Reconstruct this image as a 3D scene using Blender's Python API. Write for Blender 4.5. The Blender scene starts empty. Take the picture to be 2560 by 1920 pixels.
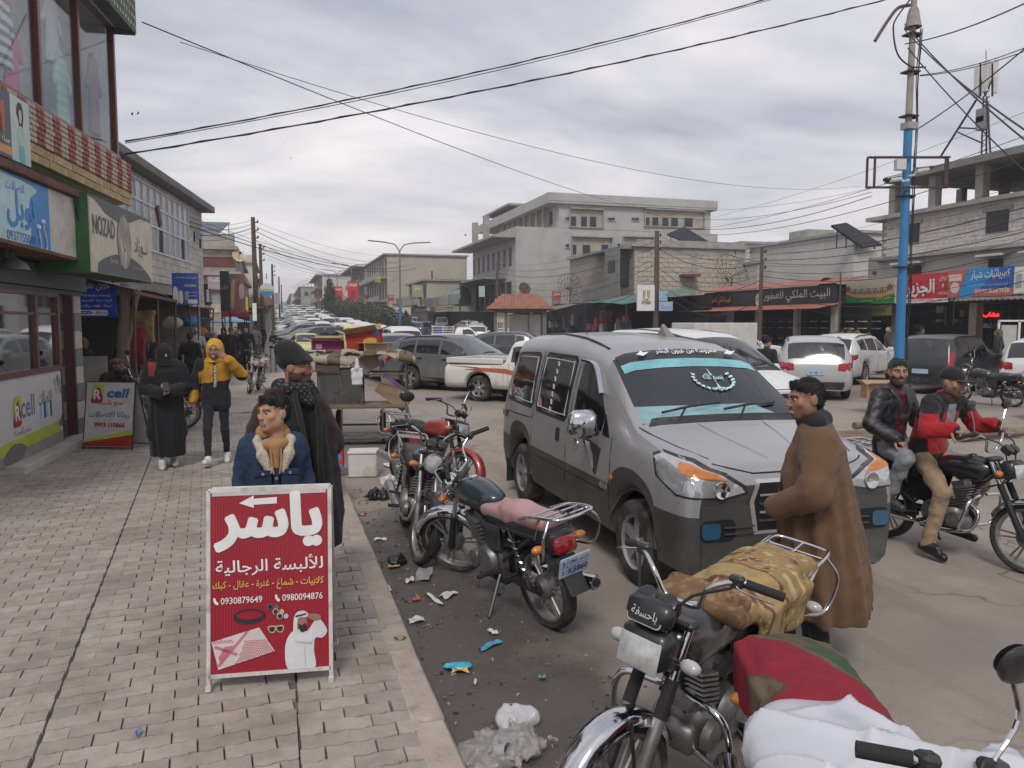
import bpy,bmesh,math,random
import numpy as np
from mathutils import Vector as V,Matrix as MX
from mathutils.bvhtree import BVHTree
random.seed(7);RNG=np.random.default_rng(7)
SC=bpy.context.scene;COL=SC.collection
R=math.radians;PI=math.pi
FPX,CAMZ=1923.0,2.05
PITCH,YAW=R(4.549),R(17.006)
cam=bpy.data.cameras.new('camera');camo=bpy.data.objects.new('camera',cam);COL.objects.link(camo)
camo.location=(0,0,CAMZ);camo.rotation_euler=(R(90)-PITCH,0,-YAW)
cam.sensor_width=36;cam.lens=FPX/2560*36;cam.clip_start=.05;cam.clip_end=6000
SC.camera=camo
SUN_EL,SUN_AZ=48,205
W=bpy.data.worlds.new('World');SC.world=W;W.use_nodes=True
wt=W.node_tree;wn=wt.nodes;wl=wt.links
def wnode(t,**k):
 n=wn.new(t)
 for a,b in k.items():setattr(n,a,b)
 return n
bg=wn['Background']
sky=wnode('ShaderNodeTexSky',sky_type='NISHITA',sun_disc=False);sky.sun_elevation=R(SUN_EL);sky.sun_rotation=R(SUN_AZ)
sky.dust_density=3;sky.air_density=1.2
tc=wnode('ShaderNodeTexCoord');sp=wnode('ShaderNodeSeparateXYZ');wl.new(tc.outputs['Generated'],sp.inputs[0])
mz=wnode('ShaderNodeMath',operation='MAXIMUM');wl.new(sp.outputs[2],mz.inputs[0]);mz.inputs[1].default_value=0.0
az=wnode('ShaderNodeMath',operation='ADD');wl.new(mz.outputs[0],az.inputs[0]);az.inputs[1].default_value=.16
dx=wnode('ShaderNodeMath',operation='DIVIDE');wl.new(sp.outputs[0],dx.inputs[0]);wl.new(az.outputs[0],dx.inputs[1])
dy=wnode('ShaderNodeMath',operation='DIVIDE');wl.new(sp.outputs[1],dy.inputs[0]);wl.new(az.outputs[0],dy.inputs[1])
cx=wnode('ShaderNodeCombineXYZ');wl.new(dx.outputs[0],cx.inputs[0]);wl.new(dy.outputs[0],cx.inputs[1])
mp=wnode('ShaderNodeMapping');wl.new(cx.outputs[0],mp.inputs[0]);mp.inputs['Rotation'].default_value=(0,0,R(28));mp.inputs['Scale'].default_value=(.62,1.0,1)
n1=wnode('ShaderNodeTexNoise');wl.new(mp.outputs[0],n1.inputs['Vector']);n1.inputs['Scale'].default_value=1.05;n1.inputs['Detail'].default_value=8;n1.inputs['Roughness'].default_value=.52;n1.inputs['Distortion'].default_value=.25
rp=wnode('ShaderNodeValToRGB');wl.new(n1.outputs[0],rp.inputs[0])
rp.color_ramp.elements[0].position=.34;rp.color_ramp.elements[0].color=(.35,.38,.47,1)
rp.color_ramp.elements[1].position=.68;rp.color_ramp.elements[1].color=(1.0,.955,.95,1)
e=rp.color_ramp.elements.new(.5);e.color=(.62,.625,.69,1)
hz=wnode('ShaderNodeMapRange');wl.new(mz.outputs[0],hz.inputs[0]);hz.inputs[1].default_value=0;hz.inputs[2].default_value=.22;hz.inputs[3].default_value=.68;hz.inputs[4].default_value=0
mx=wnode('ShaderNodeMixRGB');wl.new(hz.outputs[0],mx.inputs[0]);wl.new(rp.outputs[0],mx.inputs[1]);mx.inputs[2].default_value=(.82,.785,.78,1)
sk=wnode('ShaderNodeMixRGB',blend_type='MULTIPLY');sk.inputs[0].default_value=1;wl.new(sky.outputs[0],sk.inputs[1]);sk.inputs[2].default_value=(.10,.10,.10,1)
cl=wnode('ShaderNodeMixRGB');cl.inputs[0].default_value=.93;wl.new(sk.outputs[0],cl.inputs[1])
cb=wnode('ShaderNodeMixRGB',blend_type='MULTIPLY');cb.inputs[0].default_value=1;wl.new(mx.outputs[0],cb.inputs[1]);cb.inputs[2].default_value=(9.7,9.7,9.7,1)
wl.new(cb.outputs[0],cl.inputs[2]);wl.new(cl.outputs[0],bg.inputs[0]);bg.inputs[1].default_value=.1
sund=bpy.data.lights.new('sun','SUN');sund.energy=1.5;sund.angle=R(16);sund.color=(1,.945,.87)
suno=bpy.data.objects.new('sun',sund);COL.objects.link(suno)
_a=R(SUN_AZ);_d=V((math.sin(_a)*math.cos(R(SUN_EL)),math.cos(_a)*math.cos(R(SUN_EL)),math.sin(R(SUN_EL))))
suno.rotation_euler=_d.to_track_quat('Z','Y').to_euler();suno.location=_d*50
SC.view_settings.view_transform='Standard';SC.view_settings.look='None';SC.view_settings.exposure=.24;SC.view_settings.gamma=1
SC.view_settings.use_curve_mapping=False
SC.cycles.use_denoising=True;SC.cycles.max_bounces=6;SC.cycles.diffuse_bounces=2;SC.cycles.glossy_bounces=3;SC.cycles.transmission_bounces=4;SC.cycles.transparent_max_bounces=10;SC.cycles.volume_bounces=0
SC.cycles.sample_clamp_indirect=6;SC.cycles.caustics_reflective=False;SC.cycles.caustics_refractive=False
_cp,_sp,_cy,_sy=math.cos(PITCH),math.sin(PITCH),math.cos(YAW),math.sin(YAW)
FWD=V((_sy*_cp,_cy*_cp,-_sp));RGT=V((_cy,-_sy,0));UPV=RGT.cross(FWD)
def ray(px,py):return FWD+RGT*((px-1280)/FPX)+UPV*((960-py)/FPX)
def atY(px,py,y):d=ray(px,py);return V((0,0,CAMZ))+d*(y/d.y)
def atX(px,py,x):d=ray(px,py);return V((0,0,CAMZ))+d*(x/d.x)
def atG(px,py,z=0):d=ray(px,py);return V((0,0,CAMZ))+d*((z-CAMZ)/d.z)
def rise(y):
 if y<45:return 0.
 if y<85:return .033*(y-45)**2/80
 return .66+.033*(y-85)
MATS={}
def mat(key,col=(.5,.5,.5),rough=.6,metal=0.,var=.18,scale=3.,bump=0.,bscale=40.,coat=0.,dirt=None,objcol=False,attr=None,emis=0,alpha=None,spec=.5,trans=0,rnd=0.,sheen=0.,stretch=None,rvar=0.,world=False):
 if key in MATS:return MATS[key]
 m=bpy.data.materials.new(key);m.use_nodes=True;MATS[key]=m
 t=m.node_tree;N=t.nodes;L=t.links;b=N['Principled BSDF']
 b.inputs['Roughness'].default_value=rough;b.inputs['Metallic'].default_value=metal;b.inputs['Coat Weight'].default_value=coat;b.inputs['Coat Roughness'].default_value=.24 if objcol else .08
 b.inputs['Specular IOR Level'].default_value=spec
 if sheen:b.inputs['Sheen Weight'].default_value=sheen;b.inputs['Sheen Roughness'].default_value=.4
 c4=(*col,1);src=None
 tco=N.new('ShaderNodeTexCoord');vec=tco.outputs['Object']
 if world:vec=N.new('ShaderNodeNewGeometry').outputs['Position']
 if stretch:
  mpn=N.new('ShaderNodeMapping');mpn.inputs['Scale'].default_value=stretch;L.new(vec,mpn.inputs[0]);vec=mpn.outputs[0]
 if objcol:
  oi=N.new('ShaderNodeObjectInfo');src=oi.outputs['Color']
 elif attr:
  at=N.new('ShaderNodeAttribute');at.attribute_name=attr;src=at.outputs['Color']
 def mixc(fac,a,bcol,mode='MIX',facv=None):
  n=N.new('ShaderNodeMixRGB');n.blend_type=mode
  if fac is not None:L.new(fac,n.inputs[0])
  else:n.inputs[0].default_value=facv
  if hasattr(a,'links'):L.new(a,n.inputs[1])
  else:n.inputs[1].default_value=a
  if hasattr(bcol,'links'):L.new(bcol,n.inputs[2])
  else:n.inputs[2].default_value=bcol
  return n.outputs[0]
 def noise(sc,det=4,rg=.55):
  n=N.new('ShaderNodeTexNoise');L.new(vec,n.inputs['Vector']);n.inputs['Scale'].default_value=sc;n.inputs['Detail'].default_value=det;n.inputs['Roughness'].default_value=rg
  return n.outputs[0]
 cur=src if src is not None else c4
 if var:
  mr=N.new('ShaderNodeMapRange');L.new(noise(scale,6,.62),mr.inputs[0]);mr.inputs[1].default_value=.28;mr.inputs[2].default_value=.72;mr.inputs[3].default_value=1-var;mr.inputs[4].default_value=1+var
  g=N.new('ShaderNodeCombineXYZ')
  for k in range(3):L.new(mr.outputs[0],g.inputs[k])
  cur=mixc(None,cur,g.outputs[0],'MULTIPLY',1)
  if rvar:
   m2=N.new('ShaderNodeMapRange');L.new(noise(scale*1.7,5),m2.inputs[0]);m2.inputs[1].default_value=.3;m2.inputs[2].default_value=.7;m2.inputs[3].default_value=max(0,rough-rvar);m2.inputs[4].default_value=min(1,rough+rvar);L.new(m2.outputs[0],b.inputs['Roughness'])
 if rnd:
  oi=N.new('ShaderNodeObjectInfo');mr=N.new('ShaderNodeMapRange');L.new(oi.outputs['Random'],mr.inputs[0]);mr.inputs[3].default_value=1-rnd;mr.inputs[4].default_value=1+rnd
  g=N.new('ShaderNodeCombineXYZ')
  for k in range(3):L.new(mr.outputs[0],g.inputs[k])
  cur=mixc(None,cur,g.outputs[0],'MULTIPLY',1)
 if dirt:
  dc,lo,hi,ds,zt=dirt
  dn=noise(ds,8,.65);f=N.new('ShaderNodeMapRange');f.inputs[1].default_value=lo;f.inputs[2].default_value=hi
  if zt is not None:
   sx=N.new('ShaderNodeSeparateXYZ');L.new(tco.outputs['Object'],sx.inputs[0]);ma=N.new('ShaderNodeMath');ma.operation='MULTIPLY_ADD';L.new(sx.outputs[2],ma.inputs[0]);ma.inputs[1].default_value=-.6/zt;L.new(dn,ma.inputs[2])
   mb=N.new('ShaderNodeMath');mb.operation='ADD';L.new(ma.outputs[0],mb.inputs[0]);mb.inputs[1].default_value=.42;dn=mb.outputs[0]
  L.new(dn,f.inputs[0]);cur=mixc(f.outputs[0],cur,(*dc,1))
  r2=N.new('ShaderNodeMapRange');L.new(f.outputs[0],r2.inputs[0]);r2.inputs[3].default_value=rough;r2.inputs[4].default_value=max(rough,.75);L.new(r2.outputs[0],b.inputs['Roughness'])
  if coat:
   r3=N.new('ShaderNodeMapRange');L.new(f.outputs[0],r3.inputs[0]);r3.inputs[3].default_value=coat;r3.inputs[4].default_value=coat*.15;L.new(r3.outputs[0],b.inputs['Coat Weight'])
 if hasattr(cur,'links'):L.new(cur,b.inputs['Base Color'])
 else:b.inputs['Base Color'].default_value=cur
 if bump:
  bn=N.new('ShaderNodeBump');bn.inputs['Strength'].default_value=min(1,bump);bn.inputs['Distance'].default_value=.02*max(1,bump);L.new(noise(bscale,6,.6),bn.inputs['Height']);L.new(bn.outputs[0],b.inputs['Normal'])
 if emis:b.inputs['Emission Color'].default_value=c4;b.inputs['Emission Strength'].default_value=emis
 if trans:b.inputs['Transmission Weight'].default_value=trans
 if alpha is not None:b.inputs['Alpha'].default_value=alpha
 return m
def plain(key,col,rough=.5,**k):
 k.setdefault('var',.14);k.setdefault('scale',5);return mat(key,col,rough,**k)
class MB:
 def __init__(s):s.v=[];s.f=[];s.T=None;s.c=None;s.cols=[]
 def add(s,vs,fs):
  o=len(s.v)
  for p in vs:
   p=V(p);s.v.append(tuple(s.T@p)if s.T is not None else tuple(p))
   if s.c is not None:s.cols.append(s.c)
  s.f+=[tuple(i+o for i in f)for f in fs];return s
 def box(s,c,d,rot=None,ch=0.):
  c=V(c);h=V(d)/2;q=rot if rot is not None else MX.Identity(3)
  if ch<=0:
   vs=[c+q@V((x*h.x,y*h.y,z*h.z))for x in(-1,1)for y in(-1,1)for z in(-1,1)]
   return s.add(vs,[(0,1,3,2),(4,6,7,5),(0,4,5,1),(2,3,7,6),(0,2,6,4),(1,5,7,3)])
  ch=min(ch,.45*min(d));vs=[];ix={}
  for x in(-1,1):
   for y in(-1,1):
    for z in(-1,1):
     for a in range(3):
      w=[h.x-ch,h.y-ch,h.z-ch];w[a]+=ch
      ix[x,y,z,a]=len(vs);vs.append(c+q@V((x*w[0],y*w[1],z*w[2])))
  fs=[]
  for sg in(-1,1):
   for a in range(3):
    b,e=(a+1)%3,(a+2)%3;ring=[]
    for u,w in((-1,-1),(1,-1),(1,1),(-1,1)):
     k=[0,0,0];k[a]=sg;k[b]=u;k[e]=w;ring.append(ix[k[0],k[1],k[2],a])
    fs.append(tuple(ring if sg>0 else ring[::-1]))
  for a in range(3):
   b,e=(a+1)%3,(a+2)%3
   for u in(-1,1):
    for w in(-1,1):
     k0=[0,0,0];k0[b]=u;k0[e]=w;k1=k0[:];k0[a]=-1;k1[a]=1
     r=[ix[(*k0,b)],ix[(*k1,b)],ix[(*k1,e)],ix[(*k0,e)]];fs.append(tuple(r if u*w<0 else r[::-1]))
  for x in(-1,1):
   for y in(-1,1):
    for z in(-1,1):
     r=[ix[x,y,z,k]for k in range(3)];fs.append(tuple(r if x*y*z>0 else r[::-1]))
  return s.add(vs,fs)
 def ring_loft(s,rings,caps=True,closed=False):
  n=len(rings[0]);vs=[p for r in rings for p in r];fs=[];m=len(rings)
  for i in range(m if closed else m-1):
   for j in range(n):
    a=i*n+j;b=i*n+(j+1)%n;c=((i+1)%m)*n+(j+1)%n;d=((i+1)%m)*n+j;fs.append((a,b,c,d))
  if caps and not closed:fs.append(tuple(range(n))[::-1]);fs.append(tuple((m-1)*n+k for k in range(n)))
  return s.add(vs,fs)
 def tube(s,pts,r,n=8,caps=True,closed=False,sq=1.):
  pts=[V(p)for p in pts];m=len(pts);rr=r if isinstance(r,(list,tuple))else[r]*m;rings=[];up=None
  for i,p in enumerate(pts):
   if closed:t=pts[(i+1)%m]-pts[i-1]
   else:t=pts[min(i+1,m-1)]-pts[max(i-1,0)]
   t=t.normalized()if t.length>1e-9 else V((0,0,1))
   if up is None:up=V((0,0,1))if abs(t.z)<.9 else V((1,0,0))
   u=(up-t*up.dot(t));
   if u.length<1e-6:u=t.orthogonal()
   u.normalize();w=t.cross(u);up=u
   rings.append([p+(u*math.cos(a)*sq+w*math.sin(a))*rr[i]for a in(2*PI*k/n for k in range(n))])
  return s.ring_loft(rings,caps,closed)
 def cyl(s,a,b,r0,r1=None,n=12):return s.tube([a,b],[r0,r0 if r1 is None else r1],n)
 def lathe(s,prof,n=24,M=None,caps=False):
  M=M if M is not None else MX.Identity(4)
  return s.ring_loft([[M@V((r*math.cos(2*PI*k/n),r*math.sin(2*PI*k/n),z))for k in range(n)]for r,z in prof],caps)
 def prism(s,poly,h,M=None):
  M=M if M is not None else MX.Identity(4);n=len(poly)
  vs=[M@V((x,y,0))for x,y in poly]+[M@V((x,y,h))for x,y in poly]
  fs=[tuple(range(n))[::-1],tuple(range(n,2*n))]+[(i,(i+1)%n,n+(i+1)%n,n+i)for i in range(n)]
  return s.add(vs,fs)
 def grid(s,fn,nu,nv):
  vs=[fn(i/nu,j/nv)for i in range(nu+1)for j in range(nv+1)]
  return s.add(vs,[(i*(nv+1)+j,(i+1)*(nv+1)+j,(i+1)*(nv+1)+j+1,i*(nv+1)+j+1)for i in range(nu)for j in range(nv)])
 def ball(s,c,r,n=12,m=8):
  r=V((r,r,r))if not hasattr(r,'__len__')else V(r);c=V(c)
  return s.ring_loft([[c+V((r.x*math.sin(t)*math.cos(a),r.y*math.sin(t)*math.sin(a),-r.z*math.cos(t)))for a in(2*PI*k/n for k in range(n))]for t in(max(.02,min(PI-.02,PI*i/m))for i in range(m+1))],True)
 def build(s,name,m=None,parent=None,smooth=None,fix=False):
  me=bpy.data.meshes.new(name);me.from_pydata(s.v,[],s.f)
  if s.cols:
   a=me.color_attributes.new('Col','FLOAT_COLOR','POINT');a.data.foreach_set('color',np.array([(*c,1)for c in s.cols],np.float32).ravel())
  if fix:
   bm=bmesh.new();bm.from_mesh(me);bmesh.ops.recalc_face_normals(bm,faces=bm.faces);bm.to_mesh(me);bm.free()
  return link(name,me,m,parent,smooth)
def link(name,me,m=None,parent=None,smooth=None):
 if m is not None and not me.materials:me.materials.append(m)
 if smooth:
  me.polygons.foreach_set('use_smooth',[True]*len(me.polygons));me.set_sharp_from_angle(angle=R(smooth))
 o=bpy.data.objects.new(name,me);COL.objects.link(o)
 if parent is not None:o.parent=parent
 return o
def tag(o,label=None,cat=None,group=None,kind=None):
 for k,v in(('label',label),('category',cat),('group',group),('kind',kind)):
  if v:o[k]=v
 return o
def thing(name,label,cat,loc=(0,0,0),rz=0.,group=None):
 o=bpy.data.objects.new(name,None);COL.objects.link(o);o.location=loc;o.rotation_euler=(0,0,rz);o.empty_display_size=.1
 return tag(o,label,cat,group)
def B(name,m,parent,*boxes,ch=0.,smooth=None):
 b=MB()
 for x in boxes:b.box(x[:3],x[3:6],x[6]if len(x)>6 else None,ch)
 return b.build(name,m,parent,smooth)
def copy_tree(o,parent=None):
 c=o.copy();COL.objects.link(c);c.parent=parent
 for ch in o.children:copy_tree(ch,c)
 return c
def Rz(a):return MX.Rotation(a,3,'Z')
def frame(o,x,y,z=None):
 x=V(x).normalized();y=V(y).normalized();z=x.cross(y)if z is None else V(z)
 return MX(((x.x,y.x,z.x,o[0]),(x.y,y.y,z.y,o[1]),(x.z,y.z,z.z,o[2]),(0,0,0,1)))
def bez(pts,n=24):
 pts=[V(p)for p in pts];P=[pts[0]*2-pts[1]]+pts+[pts[-1]*2-pts[-2]];out=[];m=len(pts)-1
 for k in range(n+1):
  t=k/n*m;i=min(int(t),m-1);u=t-i;a,b,c,d=P[i:i+4]
  out.append(.5*((2*b)+(c-a)*u+(2*a-5*b+4*c-d)*u*u+(3*b-a-3*c+d)*u**3))
 return out
def interp(x,xs,ys):return float(np.interp(x,xs,ys))
AR={}
for ch_,cp_,d_ in zip('اأإآؤىبةتثجحخدذرزسشصضطظعغفقكلمنهويئ',(0xFE8D,0xFE83,0xFE87,0xFE81,0xFE85,0xFEEF,0xFE8F,0xFE93,0xFE95,0xFE99,0xFE9D,0xFEA1,0xFEA5,0xFEA9,0xFEAB,0xFEAD,0xFEAF,0xFEB1,0xFEB5,0xFEB9,0xFEBD,0xFEC1,0xFEC5,0xFEC9,0xFECD,0xFED1,0xFED5,0xFED9,0xFEDD,0xFEE1,0xFEE5,0xFEE9,0xFEED,0xFEF1,0xFE89),'00000010111110000111111111111111011'):
 AR[ch_]=(cp_,int(d_))
def shape(s):
 if not any(c in AR for c in s):return s
 out=[];i=0;prev=False
 while i<len(s):
  c=s[i]
  if c=='ل' and i+1<len(s)and s[i+1]in 'اأإآ':
   out.append(chr({'ا':0xFEFB,'أ':0xFEF7,'إ':0xFEF9,'آ':0xFEF5}[s[i+1]]+(1 if prev else 0)));prev=False;i+=2;continue
  if c=='ـ':out.append(c);prev=True
  elif c in AR:
   cp,d=AR[c];nx=s[i+1]if i+1<len(s)else ' ';j=d and(nx in AR or nx=='ـ')
   out.append(chr(cp+((3 if j else 1)if prev else(2 if j else 0))));prev=bool(j)
  else:out.append(c);prev=False
  i+=1
 r=out[::-1];res=[];k=0
 while k<len(r):
  if r[k].isascii()and r[k].isalnum():
   e=k
   while e<len(r)and r[e].isascii()and r[e].isalnum():e+=1
   res+=r[k:e][::-1];k=e
  else:res.append(r[k]);k+=1
 return ''.join(res)
_TXT={};TS=bpy.data.scenes.new('type_setting')
def text_mesh(body,bold=.012,res=3):
 k=(body,bold)
 if k not in _TXT:
  c=bpy.data.curves.new('txt','FONT');c.body=shape(body);c.offset=bold;c.resolution_u=res
  o=bpy.data.objects.new('txt',c);TS.collection.objects.link(o);vl=TS.view_layers[0];vl.update()
  me=o.evaluated_get(vl.depsgraph).to_mesh()
  vs=np.array([v.co[:]for v in me.vertices],float).reshape(-1,3);fs=[tuple(p.vertices)for p in me.polygons]
  bpy.data.objects.remove(o);bpy.data.curves.remove(c)
  par=list(range(len(vs)))
  def find(a):
   while par[a]!=a:par[a]=par[par[a]];a=par[a]
   return a
  for f in fs:
   for q in f[1:]:par[find(q)]=find(f[0])
  ids={}
  lev=np.array([ids.setdefault(find(i),len(ids))for i in range(len(vs))])
  _TXT[k]=(vs,fs,lev)
 return _TXT[k]
def lettering(body,M,w=None,h=None,m=None,parent=None,bold=.012,align='c',depth=.002,name='lettering',slant=0.,keep=True):
 """text in the frame M (x right, y up, z out of the face), fitted to width w and/or height h"""
 vs,fs,lev=text_mesh(body,min(bold,.012))
 lo,hi=vs.min(0),vs.max(0);sz=hi-lo;p=vs-lo
 sx=w/sz[0]if w else None;sy=h/sz[1]if h else None
 sx=sx or sy;sy=sy or sx
 p[:,0]+=p[:,1]*slant
 p[:,0]*=sx;p[:,1]*=sy;W_=sz[0]*sx
 if align=='c':p[:,0]-=W_/2
 elif align=='r':p[:,0]-=W_
 p[:,2]=depth+.0004*(lev%5)
 b=MB();b.T=M
 if bold>=.03:
  r_=(bold-.012)*(sx+sy)/2
  for k in range(8):a_=PI/4*k;b.add([(q[0]+r_*math.cos(a_),q[1]+r_*math.sin(a_),q[2]+.00025*(k+1))for q in p],fs)
 b.add([tuple(q)for q in p],fs)
 return b.build(name,m,parent)
def blob2(pts,n=24):
 P=[V((*p,0))for p in pts];m=len(P);out=[]
 for k in range(n):
  t=k/n*m;i=int(t);u=t-i;a,b,c,d=P[i-1],P[i%m],P[(i+1)%m],P[(i+2)%m]
  q=.5*((2*b)+(c-a)*u+(2*a-5*b+4*c-d)*u*u+(3*b-a-3*c+d)*u**3);out.append((q.x,q.y))
 return out
def rrect(x0,y0,x1,y1,r,n=4):
 out=[]
 for cx_,cy_,a0 in((x1-r,y0+r,-90),(x1-r,y1-r,0),(x0+r,y1-r,90),(x0+r,y0+r,180)):
  for k in range(n+1):a=R(a0+90*k/n);out.append((cx_+r*math.cos(a),cy_+r*math.sin(a)))
 return out
def circ(x,y,r,n=20,ry=None):return[(x+r*math.cos(2*PI*k/n),y+(ry or r)*math.sin(2*PI*k/n))for k in range(n)]
def printed(name,polys,M,m,parent,z=.0015,h=.0008):
 b=MB()
 for p in polys:b.prism(p,h,M@MX.Translation((0,0,z)))
 return b.build(name,m,parent)
class SDF:
 def __init__(s,lo,hi,h):
  s.h=h;s.lo=np.array(lo,float);n=np.ceil((np.array(hi)-s.lo)/h).astype(int)+1;s.n=n
  s.d=np.full(n,1.0,np.float32);s.ax=[s.lo[i]+h*np.arange(n[i],dtype=np.float32)for i in range(3)]
 def win(s,lo,hi):
  a=np.clip(np.floor((np.array(lo)-s.lo)/s.h).astype(int),0,s.n-1);b=np.clip(np.ceil((np.array(hi)-s.lo)/s.h).astype(int)+1,1,s.n)
  sl=tuple(slice(a[i],b[i])for i in range(3));return sl,np.meshgrid(*[s.ax[i][sl[i]]for i in range(3)],indexing='ij',sparse=True)
 def _put(s,sl,q,k,mode):
  d=s.d[sl]
  if mode=='sub':q=-q;s.d[sl]=np.maximum(d,q)+(np.square(np.maximum(k-np.abs(d-q),0))/(4*k)if k else 0)
  elif mode=='and':s.d[sl]=np.maximum(d,q)
  else:s.d[sl]=np.minimum(d,q)-(np.square(np.maximum(k-np.abs(d-q),0))/(4*k)if k else 0)
 def cone(s,a,b,ra,rb=None,k=.02,mode='add',sq=None):
  a=np.array(a,float);b=np.array(b,float);rb=ra if rb is None else rb;m=max(ra,rb)+k+3*s.h
  sl,(X,Y,Z)=s.win(np.minimum(a,b)-m,np.maximum(a,b)+m);ba=b-a;L2=max(ba@ba,1e-9)
  t=np.clip(((X-a[0])*ba[0]+(Y-a[1])*ba[1]+(Z-a[2])*ba[2])/L2,0,1)
  ex,ey,ez=X-a[0]-t*ba[0],Y-a[1]-t*ba[1],Z-a[2]-t*ba[2]
  if sq:ey=ey/sq[1];ex=ex/sq[0]
  s._put(sl,np.sqrt(ex*ex+ey*ey+ez*ez)-(ra+t*(rb-ra)),k,mode);return s
 def ell(s,c,r,k=.02,mode='add',rot=None):
  c=np.array(c,float);r=np.array(r,float);m=r.max()+k+3*s.h;sl,(X,Y,Z)=s.win(c-m,c+m)
  X,Y,Z=X-c[0],Y-c[1],Z-c[2]
  if rot is not None:
   q=np.array(rot.inverted());X,Y,Z=(q[i][0]*X+q[i][1]*Y+q[i][2]*Z for i in range(3))
  k0=np.sqrt((X/r[0])**2+(Y/r[1])**2+(Z/r[2])**2);k1=np.sqrt((X/r[0]**2)**2+(Y/r[1]**2)**2+(Z/r[2]**2)**2)
  s._put(sl,k0*(k0-1)/np.maximum(k1,1e-6),k,mode);return s
 def box(s,c,hf,rd=.01,k=.02,mode='add',rot=None):
  c=np.array(c,float);hf=np.array(hf,float);m=np.linalg.norm(hf)+k+3*s.h;sl,(X,Y,Z)=s.win(c-m,c+m);X,Y,Z=X-c[0],Y-c[1],Z-c[2]
  if rot is not None:
   q=np.array(rot.inverted());X,Y,Z=(q[i][0]*X+q[i][1]*Y+q[i][2]*Z for i in range(3))
  q=[np.abs(A)-(hf[i]-rd)for i,A in enumerate((X,Y,Z))]
  out=np.sqrt(sum(np.square(np.maximum(A,0))for A in q))+np.minimum(np.maximum(np.maximum(q[0],q[1]),q[2]),0)-rd
  s._put(sl,out,k,mode);return s
 def plane(s,p,n):
  n=np.array(n,float);n/=np.linalg.norm(n);X,Y,Z=np.meshgrid(*s.ax,indexing='ij',sparse=True)
  s.d=np.maximum(s.d,(X-p[0])*n[0]+(Y-p[1])*n[1]+(Z-p[2])*n[2]).astype(np.float32);return s
 def folds(s,amp,freq,seed=0,dirs=None,band=.05):
  rg=np.random.default_rng(seed);m=np.abs(s.d)<band;I=np.argwhere(m);P=s.lo+I*s.h;o=np.zeros(len(P))
  for i in range(4):
   k1=rg.normal(size=3);k1/=np.linalg.norm(k1);k2=rg.normal(size=3)
   if dirs is not None:k1=k1*np.array(dirs)
   f=freq*(.6+.35*i);o+=np.sin(P@k1*f+1.8*np.sin(P@k2*freq*.45+i)+rg.uniform(0,6))/(1+.5*i)
  s.d[m]+=(amp*o/2.2).astype(np.float32);return s
 def warp(s,fn,band=.06):
  m=np.abs(s.d)<band;I=np.argwhere(m);P=s.lo+I*s.h;s.d[m]+=fn(P).astype(np.float32);return s
 def mesh(s):
  d=s.d.copy();d[0]=d[-1]=1;d[:,0]=d[:,-1]=1;d[:,:,0]=d[:,:,-1]=1
  ng=d<0;C=[ng[i:ng.shape[0]-1+i,j:ng.shape[1]-1+j,k:ng.shape[2]-1+k]for i in(0,1)for j in(0,1)for k in(0,1)]
  cnt=sum(c.astype(np.int8)for c in C);act=(cnt>0)&(cnt<8);I=np.argwhere(act)
  idx=np.full(act.shape,-1,np.int32);idx[act]=np.arange(len(I))
  cor=[(i,j,k)for i in(0,1)for j in(0,1)for k in(0,1)];val=np.stack([d[I[:,0]+i,I[:,1]+j,I[:,2]+k]for i,j,k in cor],1)
  P=np.zeros((len(I),3));n=np.zeros(len(I))
  for a in range(8):
   for b in range(a+1,8):
    if sum(abs(cor[a][q]-cor[b][q])for q in range(3))!=1:continue
    x=(val[:,a]<0)!=(val[:,b]<0);t=val[x,a]/(val[x,a]-val[x,b]);ca,cb_=np.array(cor[a]),np.array(cor[b])
    P[x]+=ca+t[:,None]*(cb_-ca);n[x]+=1
  P=(P/n[:,None]+I)*s.h+s.lo;Q=[]
  for ax in range(3):
   u,w=(ax+1)%3,(ax+2)%3;sl0=[slice(None)]*3;sl1=[slice(None)]*3;sl0[ax]=slice(0,-1);sl1[ax]=slice(1,None)
   A,Bn=ng[tuple(sl0)],ng[tuple(sl1)];E=np.argwhere(A!=Bn);E=E[(E[:,u]>0)&(E[:,w]>0)&(E[:,u]<s.n[u]-1)&(E[:,w]<s.n[w]-1)]
   eu=np.eye(3,dtype=int)[u];ew=np.eye(3,dtype=int)[w];q=np.stack([idx[tuple((E-o).T)]for o in(eu+ew,ew,0*eu,eu)],1)
   fl=A[tuple(E.T)];q[~fl]=q[~fl][:,::-1];Q.append(q)
  return P,np.concatenate(Q)
 def build(s,name,m,parent=None,colfn=None,smooth=180,keep=None):
  return mesh_np(name,[s.mesh()],m,parent,colfn,smooth)
def mesh_np(name,parts,m,parent=None,colfn=None,smooth=180):
 vs=[];fs=[];o=0
 for P,Q in parts:vs.append(P);fs.append(Q+o);o+=len(P)
 P=np.concatenate(vs);Q=np.concatenate(fs);me=bpy.data.meshes.new(name)
 me.vertices.add(len(P));me.vertices.foreach_set('co',P.astype(np.float32).ravel());me.loops.add(Q.size);me.loops.foreach_set('vertex_index',Q.astype(np.int32).ravel())
 me.polygons.add(len(Q));me.polygons.foreach_set('loop_start',np.arange(0,Q.size,4,dtype=np.int32));me.update(calc_edges=True)
 if colfn is not None:
  a=me.color_attributes.new('Col','FLOAT_COLOR','POINT');c=np.ones((len(P),4),np.float32);c[:,:3]=colfn(P);a.data.foreach_set('color',c.ravel())
 me.polygons.foreach_set('use_smooth',[True]*len(Q));return link(name,me,m,parent)
KERB_X0,KERB_X1,SWZ=.575,.745,.13
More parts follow.
